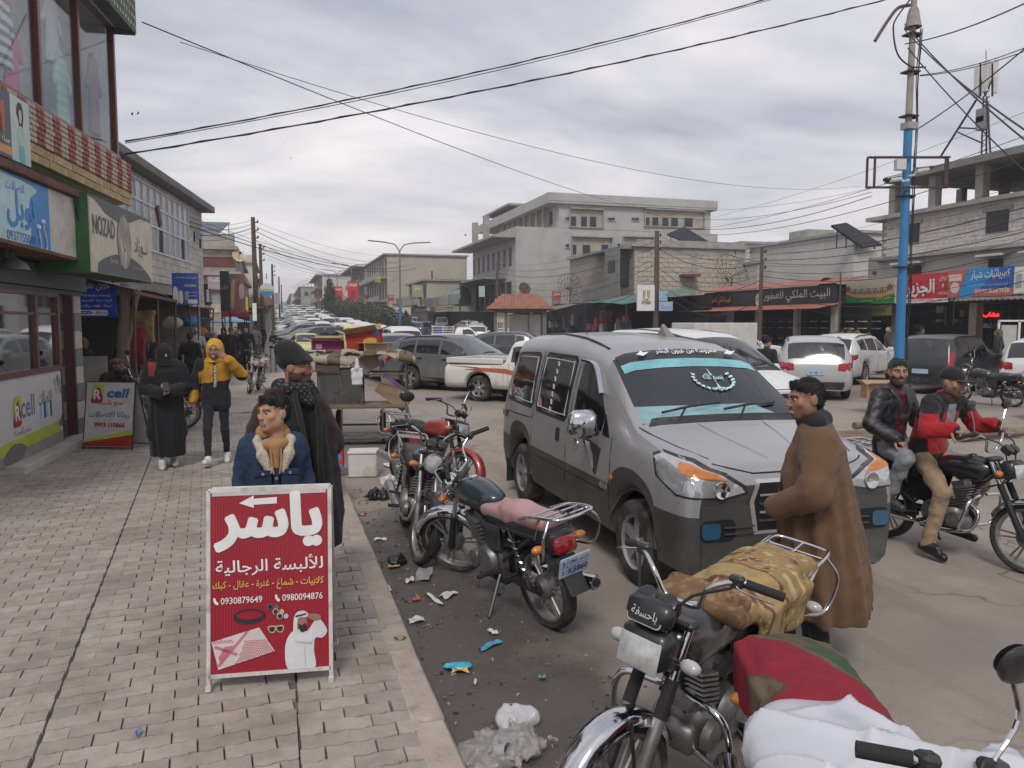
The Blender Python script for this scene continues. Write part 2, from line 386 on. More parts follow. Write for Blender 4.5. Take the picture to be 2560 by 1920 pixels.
def strip(name,x0,x1,ys,dz,m,nx=1,kind='structure',xs=None):
 b=MB();xs=xs or[x0+(x1-x0)*i/nx for i in range(nx+1)]
 vs=[(x,y,rise(y)+dz)for y in ys for x in xs];n=len(xs)
 b.add(vs,[(j*n+i,j*n+i+1,(j+1)*n+i+1,(j+1)*n+i)for j in range(len(ys)-1)for i in range(n-1)])
 return tag(b.build(name,m),kind=kind)
YS=[-30,0,20,45]+list(range(50,100,5))+list(range(100,620,40))+[620]
def ground_mat(key,dry,dark,wet):
 m=bpy.data.materials.new(key);m.use_nodes=True;t=m.node_tree;N=t.nodes;L=t.links;b=N['Principled BSDF'];tcn=N.new('ShaderNodeTexCoord');vec=tcn.outputs['Object']
 def noise(sc,det=6,rg=.6,st=None):
  v=vec
  if st:mm=N.new('ShaderNodeMapping');mm.inputs['Scale'].default_value=st;L.new(vec,mm.inputs[0]);v=mm.outputs[0]
  n=N.new('ShaderNodeTexNoise');L.new(v,n.inputs['Vector']);n.inputs['Scale'].default_value=sc;n.inputs['Detail'].default_value=det;n.inputs['Roughness'].default_value=rg;return n.outputs[0]
 def rng(x,a,c,lo=0.,hi=1.):
  n=N.new('ShaderNodeMapRange');L.new(x,n.inputs[0]);n.inputs[1].default_value=a;n.inputs[2].default_value=c;n.inputs[3].default_value=lo;n.inputs[4].default_value=hi;n.interpolation_type='SMOOTHSTEP';return n.outputs[0]
 def mth(op,a,c):
  n=N.new('ShaderNodeMath');n.operation=op
  for i,q in enumerate((a,c)):
   if hasattr(q,'links'):L.new(q,n.inputs[i])
   else:n.inputs[i].default_value=q
  return n.outputs[0]
 def mixc(f,a,c,mode='MIX'):
  n=N.new('ShaderNodeMixRGB');n.blend_type=mode
  for i,q in enumerate((f,a,c)):
   if hasattr(q,'links'):L.new(q,n.inputs[i])
   else:n.inputs[i].default_value=q if i==0 else(*q,1)
  return n.outputs[0]
 c=mixc(rng(noise(.22,8,.62),.40,.66),dry,dark)
 c=mixc(mth('MULTIPLY',rng(noise(.9,6,.6,(3.2,.35,1)),.5,.72),.45),c,tuple(.62*q for q in dry))
 g=N.new('ShaderNodeCombineXYZ');sv=rng(noise(150,4,.75),.25,.75,.66,1.34)
 for k in range(3):L.new(sv,g.inputs[k])
 c=mixc(1.,c,g.outputs[0],'MULTIPLY')
 vo=N.new('ShaderNodeTexVoronoi');vo.feature='DISTANCE_TO_EDGE';vo.inputs['Scale'].default_value=.55;dv=N.new('ShaderNodeVectorMath');dv.operation='ADD';dn_=N.new('ShaderNodeTexNoise');L.new(vec,dn_.inputs['Vector']);dn_.inputs['Scale'].default_value=1.6;dn_.inputs['Detail'].default_value=5;L.new(vec,dv.inputs[0]);L.new(dn_.outputs['Color'],dv.inputs[1]);L.new(dv.outputs[0],vo.inputs['Vector'])
 c=mixc(mth('MULTIPLY',rng(vo.outputs['Distance'],.018,.002),mth('MULTIPLY',rng(noise(.35,4),.47,.6),.75)),c,tuple(.38*q for q in dry))
 c=mixc(mth('MULTIPLY',rng(noise(2.6,6,.65),.5,.68),.35),c,tuple(.66*q for q in dry));c=mixc(mth('MULTIPLY',rng(noise(1.1,5,.6),.56,.7),.4),c,tuple(min(1,1.22*q)for q in dry))
 rough=.85
 if wet:
  s=N.new('ShaderNodeSeparateXYZ');L.new(vec,s.inputs[0])
  f=mth('MULTIPLY',rng(s.outputs[0],1.15,2.6,1,0),rng(s.outputs[1],10.5,6.0))
  nz=noise(1.1,8,.62);a=mth('ADD',f,mth('MULTIPLY',mth('SUBTRACT',nz,.5),1.5));wetf=rng(a,.25,.85)
  f2=mth('MULTIPLY',mth('MULTIPLY',rng(s.outputs[1],9.5,11.5),rng(s.outputs[1],24.,16.,0,1)),rng(s.outputs[0],6.5,1.5,0,1));w2=rng(mth('ADD',f2,mth('MULTIPLY',mth('SUBTRACT',noise(.8,8,.6,(.5,1.6,1)),.5),1.8)),.75,1.0)
  wa=mth('MAXIMUM',wetf,mth('MULTIPLY',w2,.45));c=mixc(wa,c,(.105,.092,.082))
  rr=N.new('ShaderNodeMapRange');L.new(mth('MULTIPLY',wa,rng(noise(3.1,6,.6),.36,.62)),rr.inputs[0]);rr.inputs[3].default_value=.85;rr.inputs[4].default_value=.16;L.new(rr.outputs[0],b.inputs['Roughness'])
 else:b.inputs['Roughness'].default_value=rough
 L.new(c,b.inputs['Base Color']);bn=N.new('ShaderNodeBump');bn.inputs['Strength'].default_value=.55;bn.inputs['Distance'].default_value=.012
 L.new(mth('ADD',noise(95,5,.7),mth('MULTIPLY',noise(9,5,.6),1.3)),bn.inputs['Height']);L.new(bn.outputs[0],b.inputs['Normal']);MATS[key]=m;return m
M_ground=ground_mat('earth',(.27,.235,.20),(.21,.18,.15),False)
M_road=ground_mat('asphalt',(.325,.278,.238),(.225,.196,.172),True)
strip('ground',-320,320,YS,-.02,M_ground,xs=[-320,-60,-4,0,30,60,320])
strip('road',KERB_X1-.02,22.5,YS,0,M_road,xs=[KERB_X1-.02,6,12,22.5])
M_walk=mat('paving_far',(.39,.33,.285),.85,var=.22,scale=1.5,bump=.4,bscale=9)
M_bed=mat('joint_dirt',(.150,.126,.104),.95,var=.3,scale=6,bump=.6,bscale=60)
walk=strip('pavement',-9,KERB_X0+.01,[-4,8,17.5],SWZ-.022,M_bed)
strip('far_pavement',-9,KERB_X0,[17.5,30,45]+YS[4:-1],SWZ-.004,M_walk)
strip('opposite_pavement',22.5,60,YS,.12,mat('paving_opposite',(.30,.265,.235),.85,var=.2,scale=.8,bump=.3))
PL,PW=.225,.1135
def paver_mesh(k,half=False,w=None):
 rg=random.Random(k);Lh=PL/2*(.5 if half else 1);Wh=PW/2;a=.0042
 fx=[0,.11,.16,.34,.39,.61,.66,.84,.89,1.];fy=[a,a,-a,-a,a,a,-a,-a,a,a]
 if half:fx=[0,.22,.32,.68,.78,1];fy=[a,a,-a,-a,a,a]
 bot=[(-Lh+2*Lh*x,-Wh+y)for x,y in zip(fx,fy)];top=[(-Lh+2*Lh*x,Wh+y)for x,y in zip(fx,fy)][::-1];poly=bot+top
 gp=.0013;n=len(poly)
 o=[(x*(1-gp/Lh)+rg.uniform(-1,1)*.0012,y*(1-gp/Wh)+rg.uniform(-1,1)*.0012)for x,y in poly];i=[(x*(1-.003/Lh),y*(1-.003/Wh))for x,y in o]
 vs=[(x,y,-.024)for x,y in o]+[(x,y,0)for x,y in i]
 fs=[(q,(q+1)%n,n+(q+1)%n,n+q)for q in range(n)]+[tuple(range(n,2*n))]
 return vs,fs
PVM=[paver_mesh(k)for k in range(4)];PVH=[paver_mesh(9+k,True)for k in range(2)]
_pm=mat('paver',(.345,.302,.268),.82,var=.16,scale=9,bump=.35,bscale=70,rnd=.13,world=True,dirt=((.165,.138,.115),.49,.80,1.3,None))
_pm2=mat('paver_rest',(.40,.342,.30),.82,var=.16,scale=9,bump=.35,bscale=70,attr='Col',world=True,dirt=((.165,.138,.115),.49,.80,1.3,None))
spots=[];cut=[];O=V((-1.08,3.81));ang=R(4.75);ca,sa=math.cos(ang),math.sin(ang)
def in_main(x,y,hl):return x+hl<.045 and y<17.4 and x-hl>-3.72
hole=lambda x,y:any((x-a)**2+(y-b)**2<.05**2 for a,b in((.25,4.62),(.17,5.95),(.13,5.55),(.32,5.3)))
for j in range(-18,126):
 b_=j*PW
 for side in(-1,1):
  k0=0
  for i in range(40):
   a_=.0015*side+side*(PL*(i+.5)-(PL/2 if j%2 else 0));hf=False
   if j%2 and i==0:a_=(.007+PL/4)*side;hf=True
   x=O.x+a_*ca-b_*sa;y=O.y+a_*sa+b_*ca
   if not in_main(x,y,PL/2 if not hf else PL/4):
    if side>0 and y<17.4 and x-PL/2<.02:cut.append((x,y))
    continue
   spots.append((x,y,ang,hf))
for j in range(-30,128):
 y=3.4+j*PW
 if y<1 or y>17.3:continue
 for i in range(3):
  hf=(i==(2 if j%2 else 0));xl=.060+random.gauss(0,.003)
  x=xl+(PL/4 if hf and i==0 else 0)+((PL/2+(PL/2 if j%2==0 else 0)+PL*(i-(0 if j%2 else 1)))if not hf else 0)+((PL*2+PL/4)if hf and i==2 else 0)
  if x+(PL/4 if hf else PL/2)>KERB_X0+.06 or hole(x,y):continue
  spots.append((x,y,0,hf))
vis=[s for s in spots if s[1]>2.9]
def pkey(s):
 d=V((s[0],s[1],SWZ-CAMZ));w=d.dot(FWD);px=1280+FPX*d.dot(RGT)/w;py=960-FPX*d.dot(UPV)/w
 hid=520<px<840 and 1230<py<1660
 return(0 if(-60<px<2600 and py<1990 and not hid)else 1,w)
vis.sort(key=pkey);near,rest=vis[:300],vis[300:]
pme=[]
for vs,fs in PVM+PVH:
 me=bpy.data.meshes.new('paver');me.from_pydata(vs,[],fs);me.materials.append(_pm);pme.append(me)
def ptilt(x,y):
 w=1. if x>.06 else .35
 return random.gauss(0,.0022*w+.0008),random.gauss(0,.018)*w,random.gauss(0,.022)*w
for x,y,a,hf in near:
 dz,rx,ry=ptilt(x,y)
 o=bpy.data.objects.new('paver',pme[4+random.randrange(2)]if hf else pme[random.randrange(4)]);COL.objects.link(o);o.parent=walk
 o.location=(x,y,SWZ+dz-.002*(x<.06));o.rotation_euler=(rx,ry,a+random.gauss(0,.007))
b=MB()
for x,y,a,hf in rest:
 vs,fs=random.choice(PVH if hf else PVM);dz,rx,ry=ptilt(x,y);q=1+random.uniform(-.13,.13);b.c=(.345*q,.302*q,.268*q)
 b.T=MX.Translation((x,y,SWZ+dz))@MX.Rotation(a+random.gauss(0,.012),4,'Z')@MX.Rotation(rx,4,'X')@MX.Rotation(ry,4,'Y');b.add(vs,fs)
for x,y in cut:
 vs,fs=PVM[0];q=1+random.uniform(-.13,.13);b.c=(.345*q,.302*q,.268*q);b.T=None;T=MX.Translation((x,y,SWZ+random.gauss(0,.002)))@MX.Rotation(ang,4,'Z')
 b.add([(min(p.x,.052),p.y,p.z)for p in(T@V(v)for v in vs)],fs)
tag(b.build('pavers',_pm2,walk),kind='stuff')
kerb=strip('kerb',KERB_X0+.012,KERB_X1-.01,[-2,10,30,45]+YS[4:10],SWZ-.05,M_bed)
M_kerb=mat('kerb_concrete',(.37,.315,.27),.88,var=.2,scale=4,bump=.5,bscale=50,rnd=.08,world=True,dirt=((.17,.145,.125),.55,.75,3,None))
y=-1.1
while y<62:
 l=random.uniform(.62,.98)if y<25 else 2.;bb=MB();bb.box((0,0,0),(KERB_X1-KERB_X0,l-.012,.24),None,.016)
 o=bb.build('kerbstone',M_kerb,kerb,40);o.location=((KERB_X0+KERB_X1)/2,y+l/2,rise(y)+SWZ-.115);o.rotation_euler=(random.gauss(0,.006),random.gauss(0,.012),random.gauss(0,.007));y+=l
b=MB()
for y0,y1 in zip(YS[1:-1],YS[2:]):b.add([(22.4,y0,rise(y0)),(22.6,y0,rise(y0)),(22.6,y0,rise(y0)+.14),(22.4,y0,rise(y0)+.14),(22.4,y1,rise(y1)),(22.6,y1,rise(y1)),(22.6,y1,rise(y1)+.14),(22.4,y1,rise(y1)+.14)],[(0,4,7,3),(3,7,6,2),(1,2,6,5)])
tag(b.build('opposite_kerb',M_kerb),kind='structure')
def glass_mat(key,tint=(.75,.8,.82),refl=.16,edge=.9,rough=.03,dens=.0):
 if key in MATS:return MATS[key]
 m=bpy.data.materials.new(key);m.use_nodes=True;MATS[key]=m;t=m.node_tree;N=t.nodes;L=t.links
 for n in list(N):
  if n.type!='OUTPUT_MATERIAL':N.remove(n)
 out=[n for n in N if n.type=='OUTPUT_MATERIAL'][0];tr=N.new('ShaderNodeBsdfTransparent');tr.inputs[0].default_value=(*tint,1)
 gl=N.new('ShaderNodeBsdfGlossy');gl.inputs['Roughness'].default_value=rough;gl.inputs[0].default_value=(.95,.97,1,1);lw=N.new('ShaderNodeLayerWeight');lw.inputs[0].default_value=.3
 mr=N.new('ShaderNodeMapRange');L.new(lw.outputs['Fresnel'],mr.inputs[0]);mr.inputs[3].default_value=refl;mr.inputs[4].default_value=edge
 ms=N.new('ShaderNodeMixShader');L.new(mr.outputs[0],ms.inputs[0]);L.new(tr.outputs[0],ms.inputs[1]);L.new(gl.outputs[0],ms.inputs[2]);L.new(ms.outputs[0],out.inputs[0]);return m
M_conc=mat('concrete',(.33,.315,.29),.9,var=.2,scale=1.2,bump=.4,bscale=30,dirt=((.19,.175,.155),.52,.75,.9,None))
M_concd=mat('concrete_dark',(.20,.19,.18),.9,var=.2,scale=1.5,bump=.3)
M_plaster=mat('plaster_grey',(.40,.395,.385),.9,var=.12,scale=.5,bump=.15,bscale=12,dirt=((.27,.26,.245),.5,.8,.35,None))
M_plasterw=mat('plaster_pale',(.52,.50,.465),.9,var=.12,scale=.6,bump=.15,bscale=12,dirt=((.33,.30,.26),.52,.8,.5,None))
M_stone=mat('limestone_block',(.46,.415,.35),.9,var=.16,scale=3,bump=.5,bscale=22,rnd=.12,world=True,dirt=((.24,.21,.18),.55,.8,1.1,None))
M_stonew=mat('limestone_white',(.52,.50,.46),.9,var=.16,scale=3,bump=.5,bscale=22,rnd=.12,world=True,dirt=((.28,.26,.23),.55,.8,1.1,None))
M_mortar=mat('mortar',(.30,.275,.24),.95,var=.2,scale=4,bump=.3)
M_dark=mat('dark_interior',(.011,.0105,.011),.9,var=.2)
M_black=plain('black_paint',(.018,.018,.02),.5);M_white=plain('white_paint',(.72,.71,.69),.5);M_alu=plain('white_aluminium',(.66,.67,.68),.4)
M_rust=mat('rusty_steel',(.17,.085,.06),.8,metal=.3,var=.35,scale=7,bump=.3,bscale=40)
M_frame=plain('brown_aluminium',(.14,.055,.045),.35,coat=.2)
M_iron=plain('dark_iron',(.045,.038,.036),.6,metal=.4)
M_corr=mat('corrugated_dark',(.10,.115,.14),.5,metal=.3,var=.2,scale=2)
def frame_at(x,y,ang,z=0):return(x,y,z),ang
def wallframe(o):
 return lambda s,n,z:frame((s,n,z),(-1,0,0),(0,0,1))
def blocks(parent,s0,s1,z0,z1,n,bl=.4,bh=.2,m=M_stone,holes=(),limit=10**9,depth=.05,axis='s',stuff=False,gap=.008):
 """courses of separate blocks on the face n of a local frame"""
 rows=int((z1-z0)/bh+.5);bh=(z1-z0)/rows;mb=MB();k=0;bs=MB();bs.box((0,0,0),(bl-gap,depth,bh-gap),None,.006);me=None
 for r in range(rows):
  x=s0-(bl/2 if r%2 else 0)
  while x<s1-.02:
   a,b=max(x,s0),min(x+bl,s1);zc=z0+(r+.5)*bh;x+=bl
   if b-a<.05:continue
   segs=[(a,b)]
   for h0,h1,y0,y1 in holes:
    if zc+bh/2>y0+.02 and zc-bh/2<y1-.02:
     segs=[q for sgm in segs for q in((sgm[0],min(sgm[1],h0)),(max(sgm[0],h1),sgm[1]))if q[1]-q[0]>.04]
   for a2,b2 in segs:
    pr=random.uniform(-.006,.008);c=((a2+b2)/2,n+pr,zc)
    if stuff:mb.box(c,(b2-a2-gap,depth,bh-gap))
    else:
     if me is None:o=bs.build('block',m,parent);me=o.data
     else:o=bpy.data.objects.new('block',me);COL.objects.link(o);o.parent=parent
     o.location=c;o.scale=((b2-a2-gap)/(bl-gap),1,1);k+=1
 if stuff:tag(mb.build('blockwork',m,parent),kind='stuff')
 return k
def window(parent,s0,s1,z0,z1,n,m_fr=None,m_gl=None,bars=1,t=.05,d=.06,rows=1,pane=True,into=-1):
 f=MB()
 for a,b,c,e in((s0,s0+t,z0,z1),(s1-t,s1,z0,z1),(s0+t,s1-t,z0,z0+t),(s0+t,s1-t,z1-t,z1)):f.box(((a+b)/2,n,(c+e)/2),(b-a,d,e-c))
 for k in range(1,bars+1):x=s0+(s1-s0)*k/(bars+1);f.box((x,n,(z0+z1)/2),(t*.7,d*.8,z1-z0-2*t))
 for k in range(1,rows):z=z0+(z1-z0)*k/rows;f.box(((s0+s1)/2,n,z),(s1-s0-2*t,d*.7,t*.7))
 o=f.build('window',m_fr or M_alu,parent)
 if pane:B('pane',m_gl or MATS['window_glass'],o,((s0+s1)/2,n-.01,(z0+z1)/2,s1-s0-t,.008,z1-z0-t))
 return o
plain('window_glass',(.035,.042,.05),.06,coat=.4,var=.3,scale=2)
M_glass=glass_mat('shop_glass',(.96,.98,.98),.03,.20)
F1=R(-97.47)
NB=thing('shop_house','two storey shop house with tall display windows above a red and cream tiled band','building',(-2.65,16.5,0),F1)
ss=[.68,2.35,3.85,5.3,6.75,8.2]
B('wall',M_plasterw,NB,(5.0,-3.6,4.60,10,7.0,.6),(5.0,-6.95,6.3,9.6,.3,2.7),(9.8,-3.5,6.3,.2,6.6,2.7))
B('room_floor',M_conc,NB,(5.2,-3.3,4.97,9.2,6.5,.1));B('ceiling',plain('ceiling_white',(.6,.6,.62)),NB,(5.2,-3.2,7.42,9.2,6.6,.1))
B('partition',plain('partition_white',(.62,.63,.64),.7),NB,(4.6,-1.15,6.2,7.6,.06,2.35));B('end_wall',plain('partition_white',(.6,.6,.6)),NB,(.72,-.62,6.2,.06,1.1,2.35))
for s_ in ss:B('mullion',M_frame,NB,(s_,0,6.22,.085,.12,2.36),ch=.01)
B('window_head',M_frame,NB,(4.4,0,7.36,7.6,.1,.07));B('window_sill',M_frame,NB,(4.4,.01,5.07,7.6,.12,.06))
for a,b in zip(ss,ss[1:]):B('pane',M_glass,NB,((a+b)/2,0,6.22,b-a-.085,.012,2.2))
M_tr=mat('tile_red',(.36,.10,.085),.5,var=.2,scale=9);M_tc=mat('tile_cream',(.52,.44,.36),.55,var=.16,scale=9)
for k in range(32):
 s0=k*.275;red=k%2==0;b=MB()
 for r in range(7):
  for q in range(4):
   sh=.03*math.sin(r*1.5);b.box((s0+(q+.5)*.0688+sh,.06+.008*((q+r)%2),4.53+(r+.5)*.0765),(.060,.03,.070),None,.012)
 b.build('tile_stripe',M_tr if red else M_tc,NB)
B('tile_backing',mat('tile_joint',(.30,.22,.18),.9),NB,(4.4,.028,4.80,8.9,.04,.545))
blocks(NB,0,8.8,4.27,4.52,.03,.34,.125,mat('yellow_stone',(.50,.38,.21),.9,var=.2,scale=4,bump=.6,bscale=25,rnd=.14),depth=.06)
b=MB();b.grid(lambda u,v:(.65+u*8.5,.43+.012*math.sin(u*8.5*2*PI/.09),7.27+v*1.3),340,1);b.grid(lambda u,v:(.65+u*8.5,v*.43,7.40-v*.12+.01*math.sin(u*8.5*2*PI/.16)),160,1);b.box((.66,.2,7.9),(.02,.44,1.3))
b.build('awning',mat('awning_sheet',(.16,.185,.19),.55,metal=.2,var=.25,scale=2),NB)
b=MB()
for i in range(60):
 for j in range(8):b.box((.72+i*.14+.07*(j%2),.445,7.36+j*.155),(.045,.012,.06))
tag(b.build('awning_pattern',plain('awning_yellow',(.50,.52,.20)),NB),kind='stuff')
F=wallframe(NB)
def board(parent,s0,s1,z0,z1,n,d,m,name='sign_panel',ch=.0):return B(name,m,parent,((s0+s1)/2,n-d/2,(z0+z1)/2,s1-s0,d,z1-z0),ch=ch)
SG=lambda nm,lb:thing(nm,lb,'sign',(-2.65,16.5,0),F1)
S1=SG('shop_sign','dark grey shop board with red letter and sketch of a girl, under the display windows')
board(S1,5.45,8.5,4.06,4.86,.3,.1,plain('board_grey',(.075,.08,.09),.4));board(S1,4.93,5.45,4.06,4.86,.3,.1,plain('board_mint',(.52,.62,.60),.4),'picture_panel')
lettering('M',F(5.62,.3,4.35),h=.36,m=plain('sign_red',(.50,.09,.07),.4),parent=S1,bold=.04,align='r');lettering('جملة',F(5.50,.3,4.22),h=.1,m=M_white,parent=S1,align='r')
printed('orange_pill',[rrect(-.22,4.1,.3,4.2,.04)],frame((5.75,.3,0),(-1,0,0),(0,0,1)),plain('sign_orange',(.75,.30,.10),.4),S1)
GF=frame((5.19,.3,4.46),(-1,0,0),(0,0,1))
printed('hair',[blob2([(-.06,.33),(.05,.34),(.09,.2),(.06,.05),(.1,-.02),(.02,.02),(-.08,-.02),(-.04,.1),(-.1,.2)])],GF,M_black,S1);printed('face',[blob2([(-.03,.25),(.03,.25),(.03,.13),(0,.09),(-.03,.13)])],GF,plain('print_skin',(.66,.50,.40)),S1,.003)
printed('blouse',[blob2([(-.05,.05),(.05,.05),(.1,-.08),(.06,-.18),(-.06,-.18),(-.1,-.06)])],GF,plain('print_mint',(.45,.60,.45)),S1,.002);printed('skirt',[[(-.07,-.18),(.08,-.18),(.1,-.4),(-.06,-.4)]],GF,plain('print_teal',(.16,.48,.48)),S1,.002)
CB=SG('canopy_beam','rusty brown steel beam along the top of the blue shop sign');tag(CB,cat='beam')
B('beam',M_rust,CB,(6.6,.58,3.83,5.1,.14,.1),ch=.01);B('bracket',M_rust,CB,(4.2,.3,3.83,.06,.6,.06),(6.8,.3,3.83,.06,.6,.06))
S2=SG('shop_sign','pale blue rounded shop sign with blue lettering and earphones over the glazed shop front')
board(S2,5.17,9.2,2.92,3.77,.58,.06,plain('sign_blue',(.045,.26,.62),.35));board(S2,4.2,5.17,2.93,3.77,.575,.05,mat('stained_white',(.60,.57,.53),.5,var=.1,dirt=((.30,.19,.12),.5,.8,2.2,None)),'white_panel')
printed('pale_field',[blob2([(-4,.80),(-.62,.80),(-.55,.62),(-.62,.4),(-.55,.25),(-.62,.12),(-.95,.06),(-4,.05),(-4.2,.4)],48)],frame((5.17,.58,2.92),(-1,0,0),(0,0,1)),plain('sign_cyan',(.46,.68,.70),.35),S2)
lettering('نوبل',F(5.95,.58,3.16),h=.42,m=MATS['sign_blue'],parent=S2,bold=.03,depth=.004);lettering('اتصالات',F(6.1,.58,3.58),h=.11,m=MATS['sign_blue'],parent=S2,depth=.004);lettering('0937755009',F(6.35,.58,3.0),w=.75,m=plain('sign_navy',(.05,.18,.42)),parent=S2,align='l',depth=.004,bold=.02)
b=MB()
for p in([(5.38,.585,3.3),(5.36,.59,3.2),(5.30,.59,3.02),(5.36,.585,2.93)],[(5.52,.585,3.22),(5.50,.59,3.12),(5.47,.59,3.0),(5.5,.585,2.93)]):b.tube(bez(p,12),.009,6)
b.ball((5.39,.585,3.31),.035);b.ball((5.53,.585,3.23),.035);b.build('earphones',M_white,S2,60)
S3=SG('shop_sign','large cream sign board with an oval emblem on a projecting green box');M_cream=plain('sign_cream',(.62,.565,.46),.5)
board(S3,1.39,4.31,2.77,3.83,.75,.05,M_cream);B('green_box',mat('green_sheet',(.05,.14,.05),.5,var=.2),S3,(4.29,.42,3.3,.05,.66,1.1),(2.85,.42,2.78,2.9,.62,.04),(2.85,.42,3.84,2.9,.62,.04))
b=MB();b.grid(lambda u,v:(1.39-.28*math.sin(u*PI/2),.75-.35*(1-math.cos(u*PI/2)),2.75+v*1.0),8,1);b.build('curved_end',M_cream,S3,40)
NF=frame((2.85,.75,3.3),(-1,0,0),(0,0,1));M_sg=plain('sign_grey',(.12,.12,.125),.5)
printed('grey_waves',[[(-1.45,.52),(-1.2,.50),(-.8,.36),(-.3,.30),(.3,.36),(.9,.50),(1.45,.50),(1.45,.53),(-1.45,.53)],[(-1.45+2.9*t,-.52+.34*math.sin(PI*t)**.8)for t in np.linspace(.1,.98,20)]+[(1.42,-.525),(-1.2,-.525)]],NF,M_sg,S3)
printed('oval',[circ(.02,.02,.33,32,.45)],NF,M_sg,S3,.003);printed('oval_field',[circ(.02,.02,.30,32,.42)],NF,mat('sign_oval',(.36,.33,.28),.5,var=.35,scale=4),S3,.005);printed('emblem',[[(-.2,.1),(-.1,-.28),(-.02,-.05),(.06,-.36),(.14,-.05),(.24,.12),(.1,-.1),(.04,.0),(-.04,-.16),(-.1,.0)]],NF,M_cream,S3,.007)
lettering('NOZAD',NF@MX.Translation((-.86,.02,0)),w=.92,h=.27,m=M_sg,parent=S3,bold=.03);lettering('نــوزاد',NF@MX.Translation((.88,-.16,0)),w=.72,h=.34,m=M_sg,parent=S3,bold=.02);lettering('@nozad    @syria',NF@MX.Translation((-.3,-.36,0)),w=.7,m=plain('sign_pale',(.45,.43,.40)),parent=S3,depth=.004);lettering('السوق - المحلات',NF@MX.Translation((.7,-.38,0)),w=.55,m=MATS['sign_pale'],parent=S3,depth=.004)
def dress(s,z,w,h,col,key,lab,n=-.55,stripes=None):
 g=SDF((s-w-.1,n-.2,z-.05),(s+w+.1,n+.2,z+h+.15),.018)
 g.cone((s,n,z+.05),(s,n,z+h*.9),w*.62,w*.36,.04,sq=(1,.3))
 for q in(-1,1):g.cone((s+q*w*.2,n,z+h*.9),(s+q*w*.8,n,z+h*.55),.075,.06,.03,sq=(1,.6))
 g.plane((0,0,z+.02),(0,0,-1));g.folds(.014,20,int(s*10),(1.3,.4,.12))
 def cf(P):
  c=np.tile(np.array(col),(len(P),1))
  if stripes:c[(np.floor(P[:,2]/.075)%2)==0]=stripes
  return c
 o=g.build(key,MATS.get('cloth_v')or mat('cloth_v',rough=.85,attr='Col',var=.1,scale=20),None,cf);o.location=(-2.65,16.5,0);o.rotation_euler=(0,0,F1);tag(o,lab,'clothes','clothes in the upper display windows')
dress(4.05,5.15,.36,1.1,(.62,.07,.22),'dress','long pink dress hanging low in the upper display window',n=-.25);dress(4.4,5.45,.34,.95,(.6,.62,.66),'shirt','grey and white striped shirt in the upper display window',stripes=(.07,.075,.12),n=-.18);dress(4.3,6.35,.5,1.0,(.62,.08,.14),'coat','pink and red coat hanging high in the upper display window',n=-.25)
dress(2.4,5.15,.38,1.2,(.34,.58,.46),'dress','mint green dress with pale ripples in the upper display window',stripes=(.44,.66,.56),n=-.22);dress(2.5,6.1,.42,1.1,(.55,.56,.56),'dress','pale grey dress hanging in the upper display window',n=-.3);dress(1.05,5.35,.36,1.45,(.16,.09,.095),'gown','dark maroon gown on a hanger in the last display window',n=-.2)
F2=math.atan2(-.998,-.06)
GB=thing('phone_shop','glazed phone shop front with white printed panel and brown door frame','shop',(-3.0,16.9,0),F2)
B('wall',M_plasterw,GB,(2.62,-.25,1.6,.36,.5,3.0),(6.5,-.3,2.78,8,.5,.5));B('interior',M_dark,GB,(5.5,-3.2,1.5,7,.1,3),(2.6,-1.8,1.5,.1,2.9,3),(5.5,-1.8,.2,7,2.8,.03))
for k in range(9):
 B('pillar_tile',plain('pillar_beige',(.55,.50,.42))if k%2 else plain('pillar_grey',(.20,.20,.20)),GB,(2.62,.015,.32+k*.29,.35,.03,.28),(2.445,-.1,.32+k*.29,.02,.2,.28),(2.795,-.1,.32+k*.29,.02,.2,.28))
B('shutter_box',mat('shutter_grey',(.10,.11,.12),.5,metal=.3,stretch=(1,1,12)),GB,(5.5,.02,2.72,6.2,.2,.32),(5.5,.0,2.52,6.2,.12,.06));B('soffit',M_rust,GB,(6.0,.32,2.93,6.5,.7,.04))
P_=B('stall_panel',mat('panel_white',(.58,.57,.555),.45,var=.08),GB,(5.9,.0,.78,4.6,.06,1.1));PF=frame((3.6,.03,.23),(-1,0,0),(0,0,1))
B('door_frame',plain('door_red_brown',(.07,.012,.018),.35),GB,(3.53,-.05,1.35,.08,.14,2.25),(3.12,-.4,1.35,.07,.1,2.25),(2.84,-.05,1.35,.05,.14,2.25));B('door',plain('door_red',(.09,.012,.02),.4),GB,(3.0,-.45,1.2,.3,.05,2.0))
B('tile_dado',plain('pillar_beige',(.55,.50,.42)),GB,(3.3,-.9,.6,.9,.05,.7))
B('window_frame',M_frame,GB,(5.9,.0,1.37,4.6,.11,.08),(3.62,0,1.93,.09,.11,1.1),(4.55,0,1.93,.08,.11,1.1),(6.2,0,1.93,.08,.11,1.1),(8.1,0,1.93,.08,.11,1.1),(5.9,0,2.47,4.6,.11,.07),(5.9,0,2.18,4.6,.08,.04))
for a,b_ in((3.66,4.51),(4.59,6.16),(6.24,8.06)):B('pane',glass_mat('shop_glass_dark',(.35,.38,.38),.42,.95),GB,((a+b_)/2,0,1.92,b_-a,.01,1.02))
M_lime=plain('print_lime',(.44,.52,.06),.45);M_pgrey=plain('print_taupe',(.30,.26,.245),.5);M_pred=plain('print_crimson',(.36,.02,.025),.45);M_pblue=plain('print_blue',(.05,.12,.36),.45)
def on_panel(nm,polys,m,z=.0015):return printed(nm,[[(-x,y)for x,y in p][::-1]for p in polys],PF,m,GB,z)
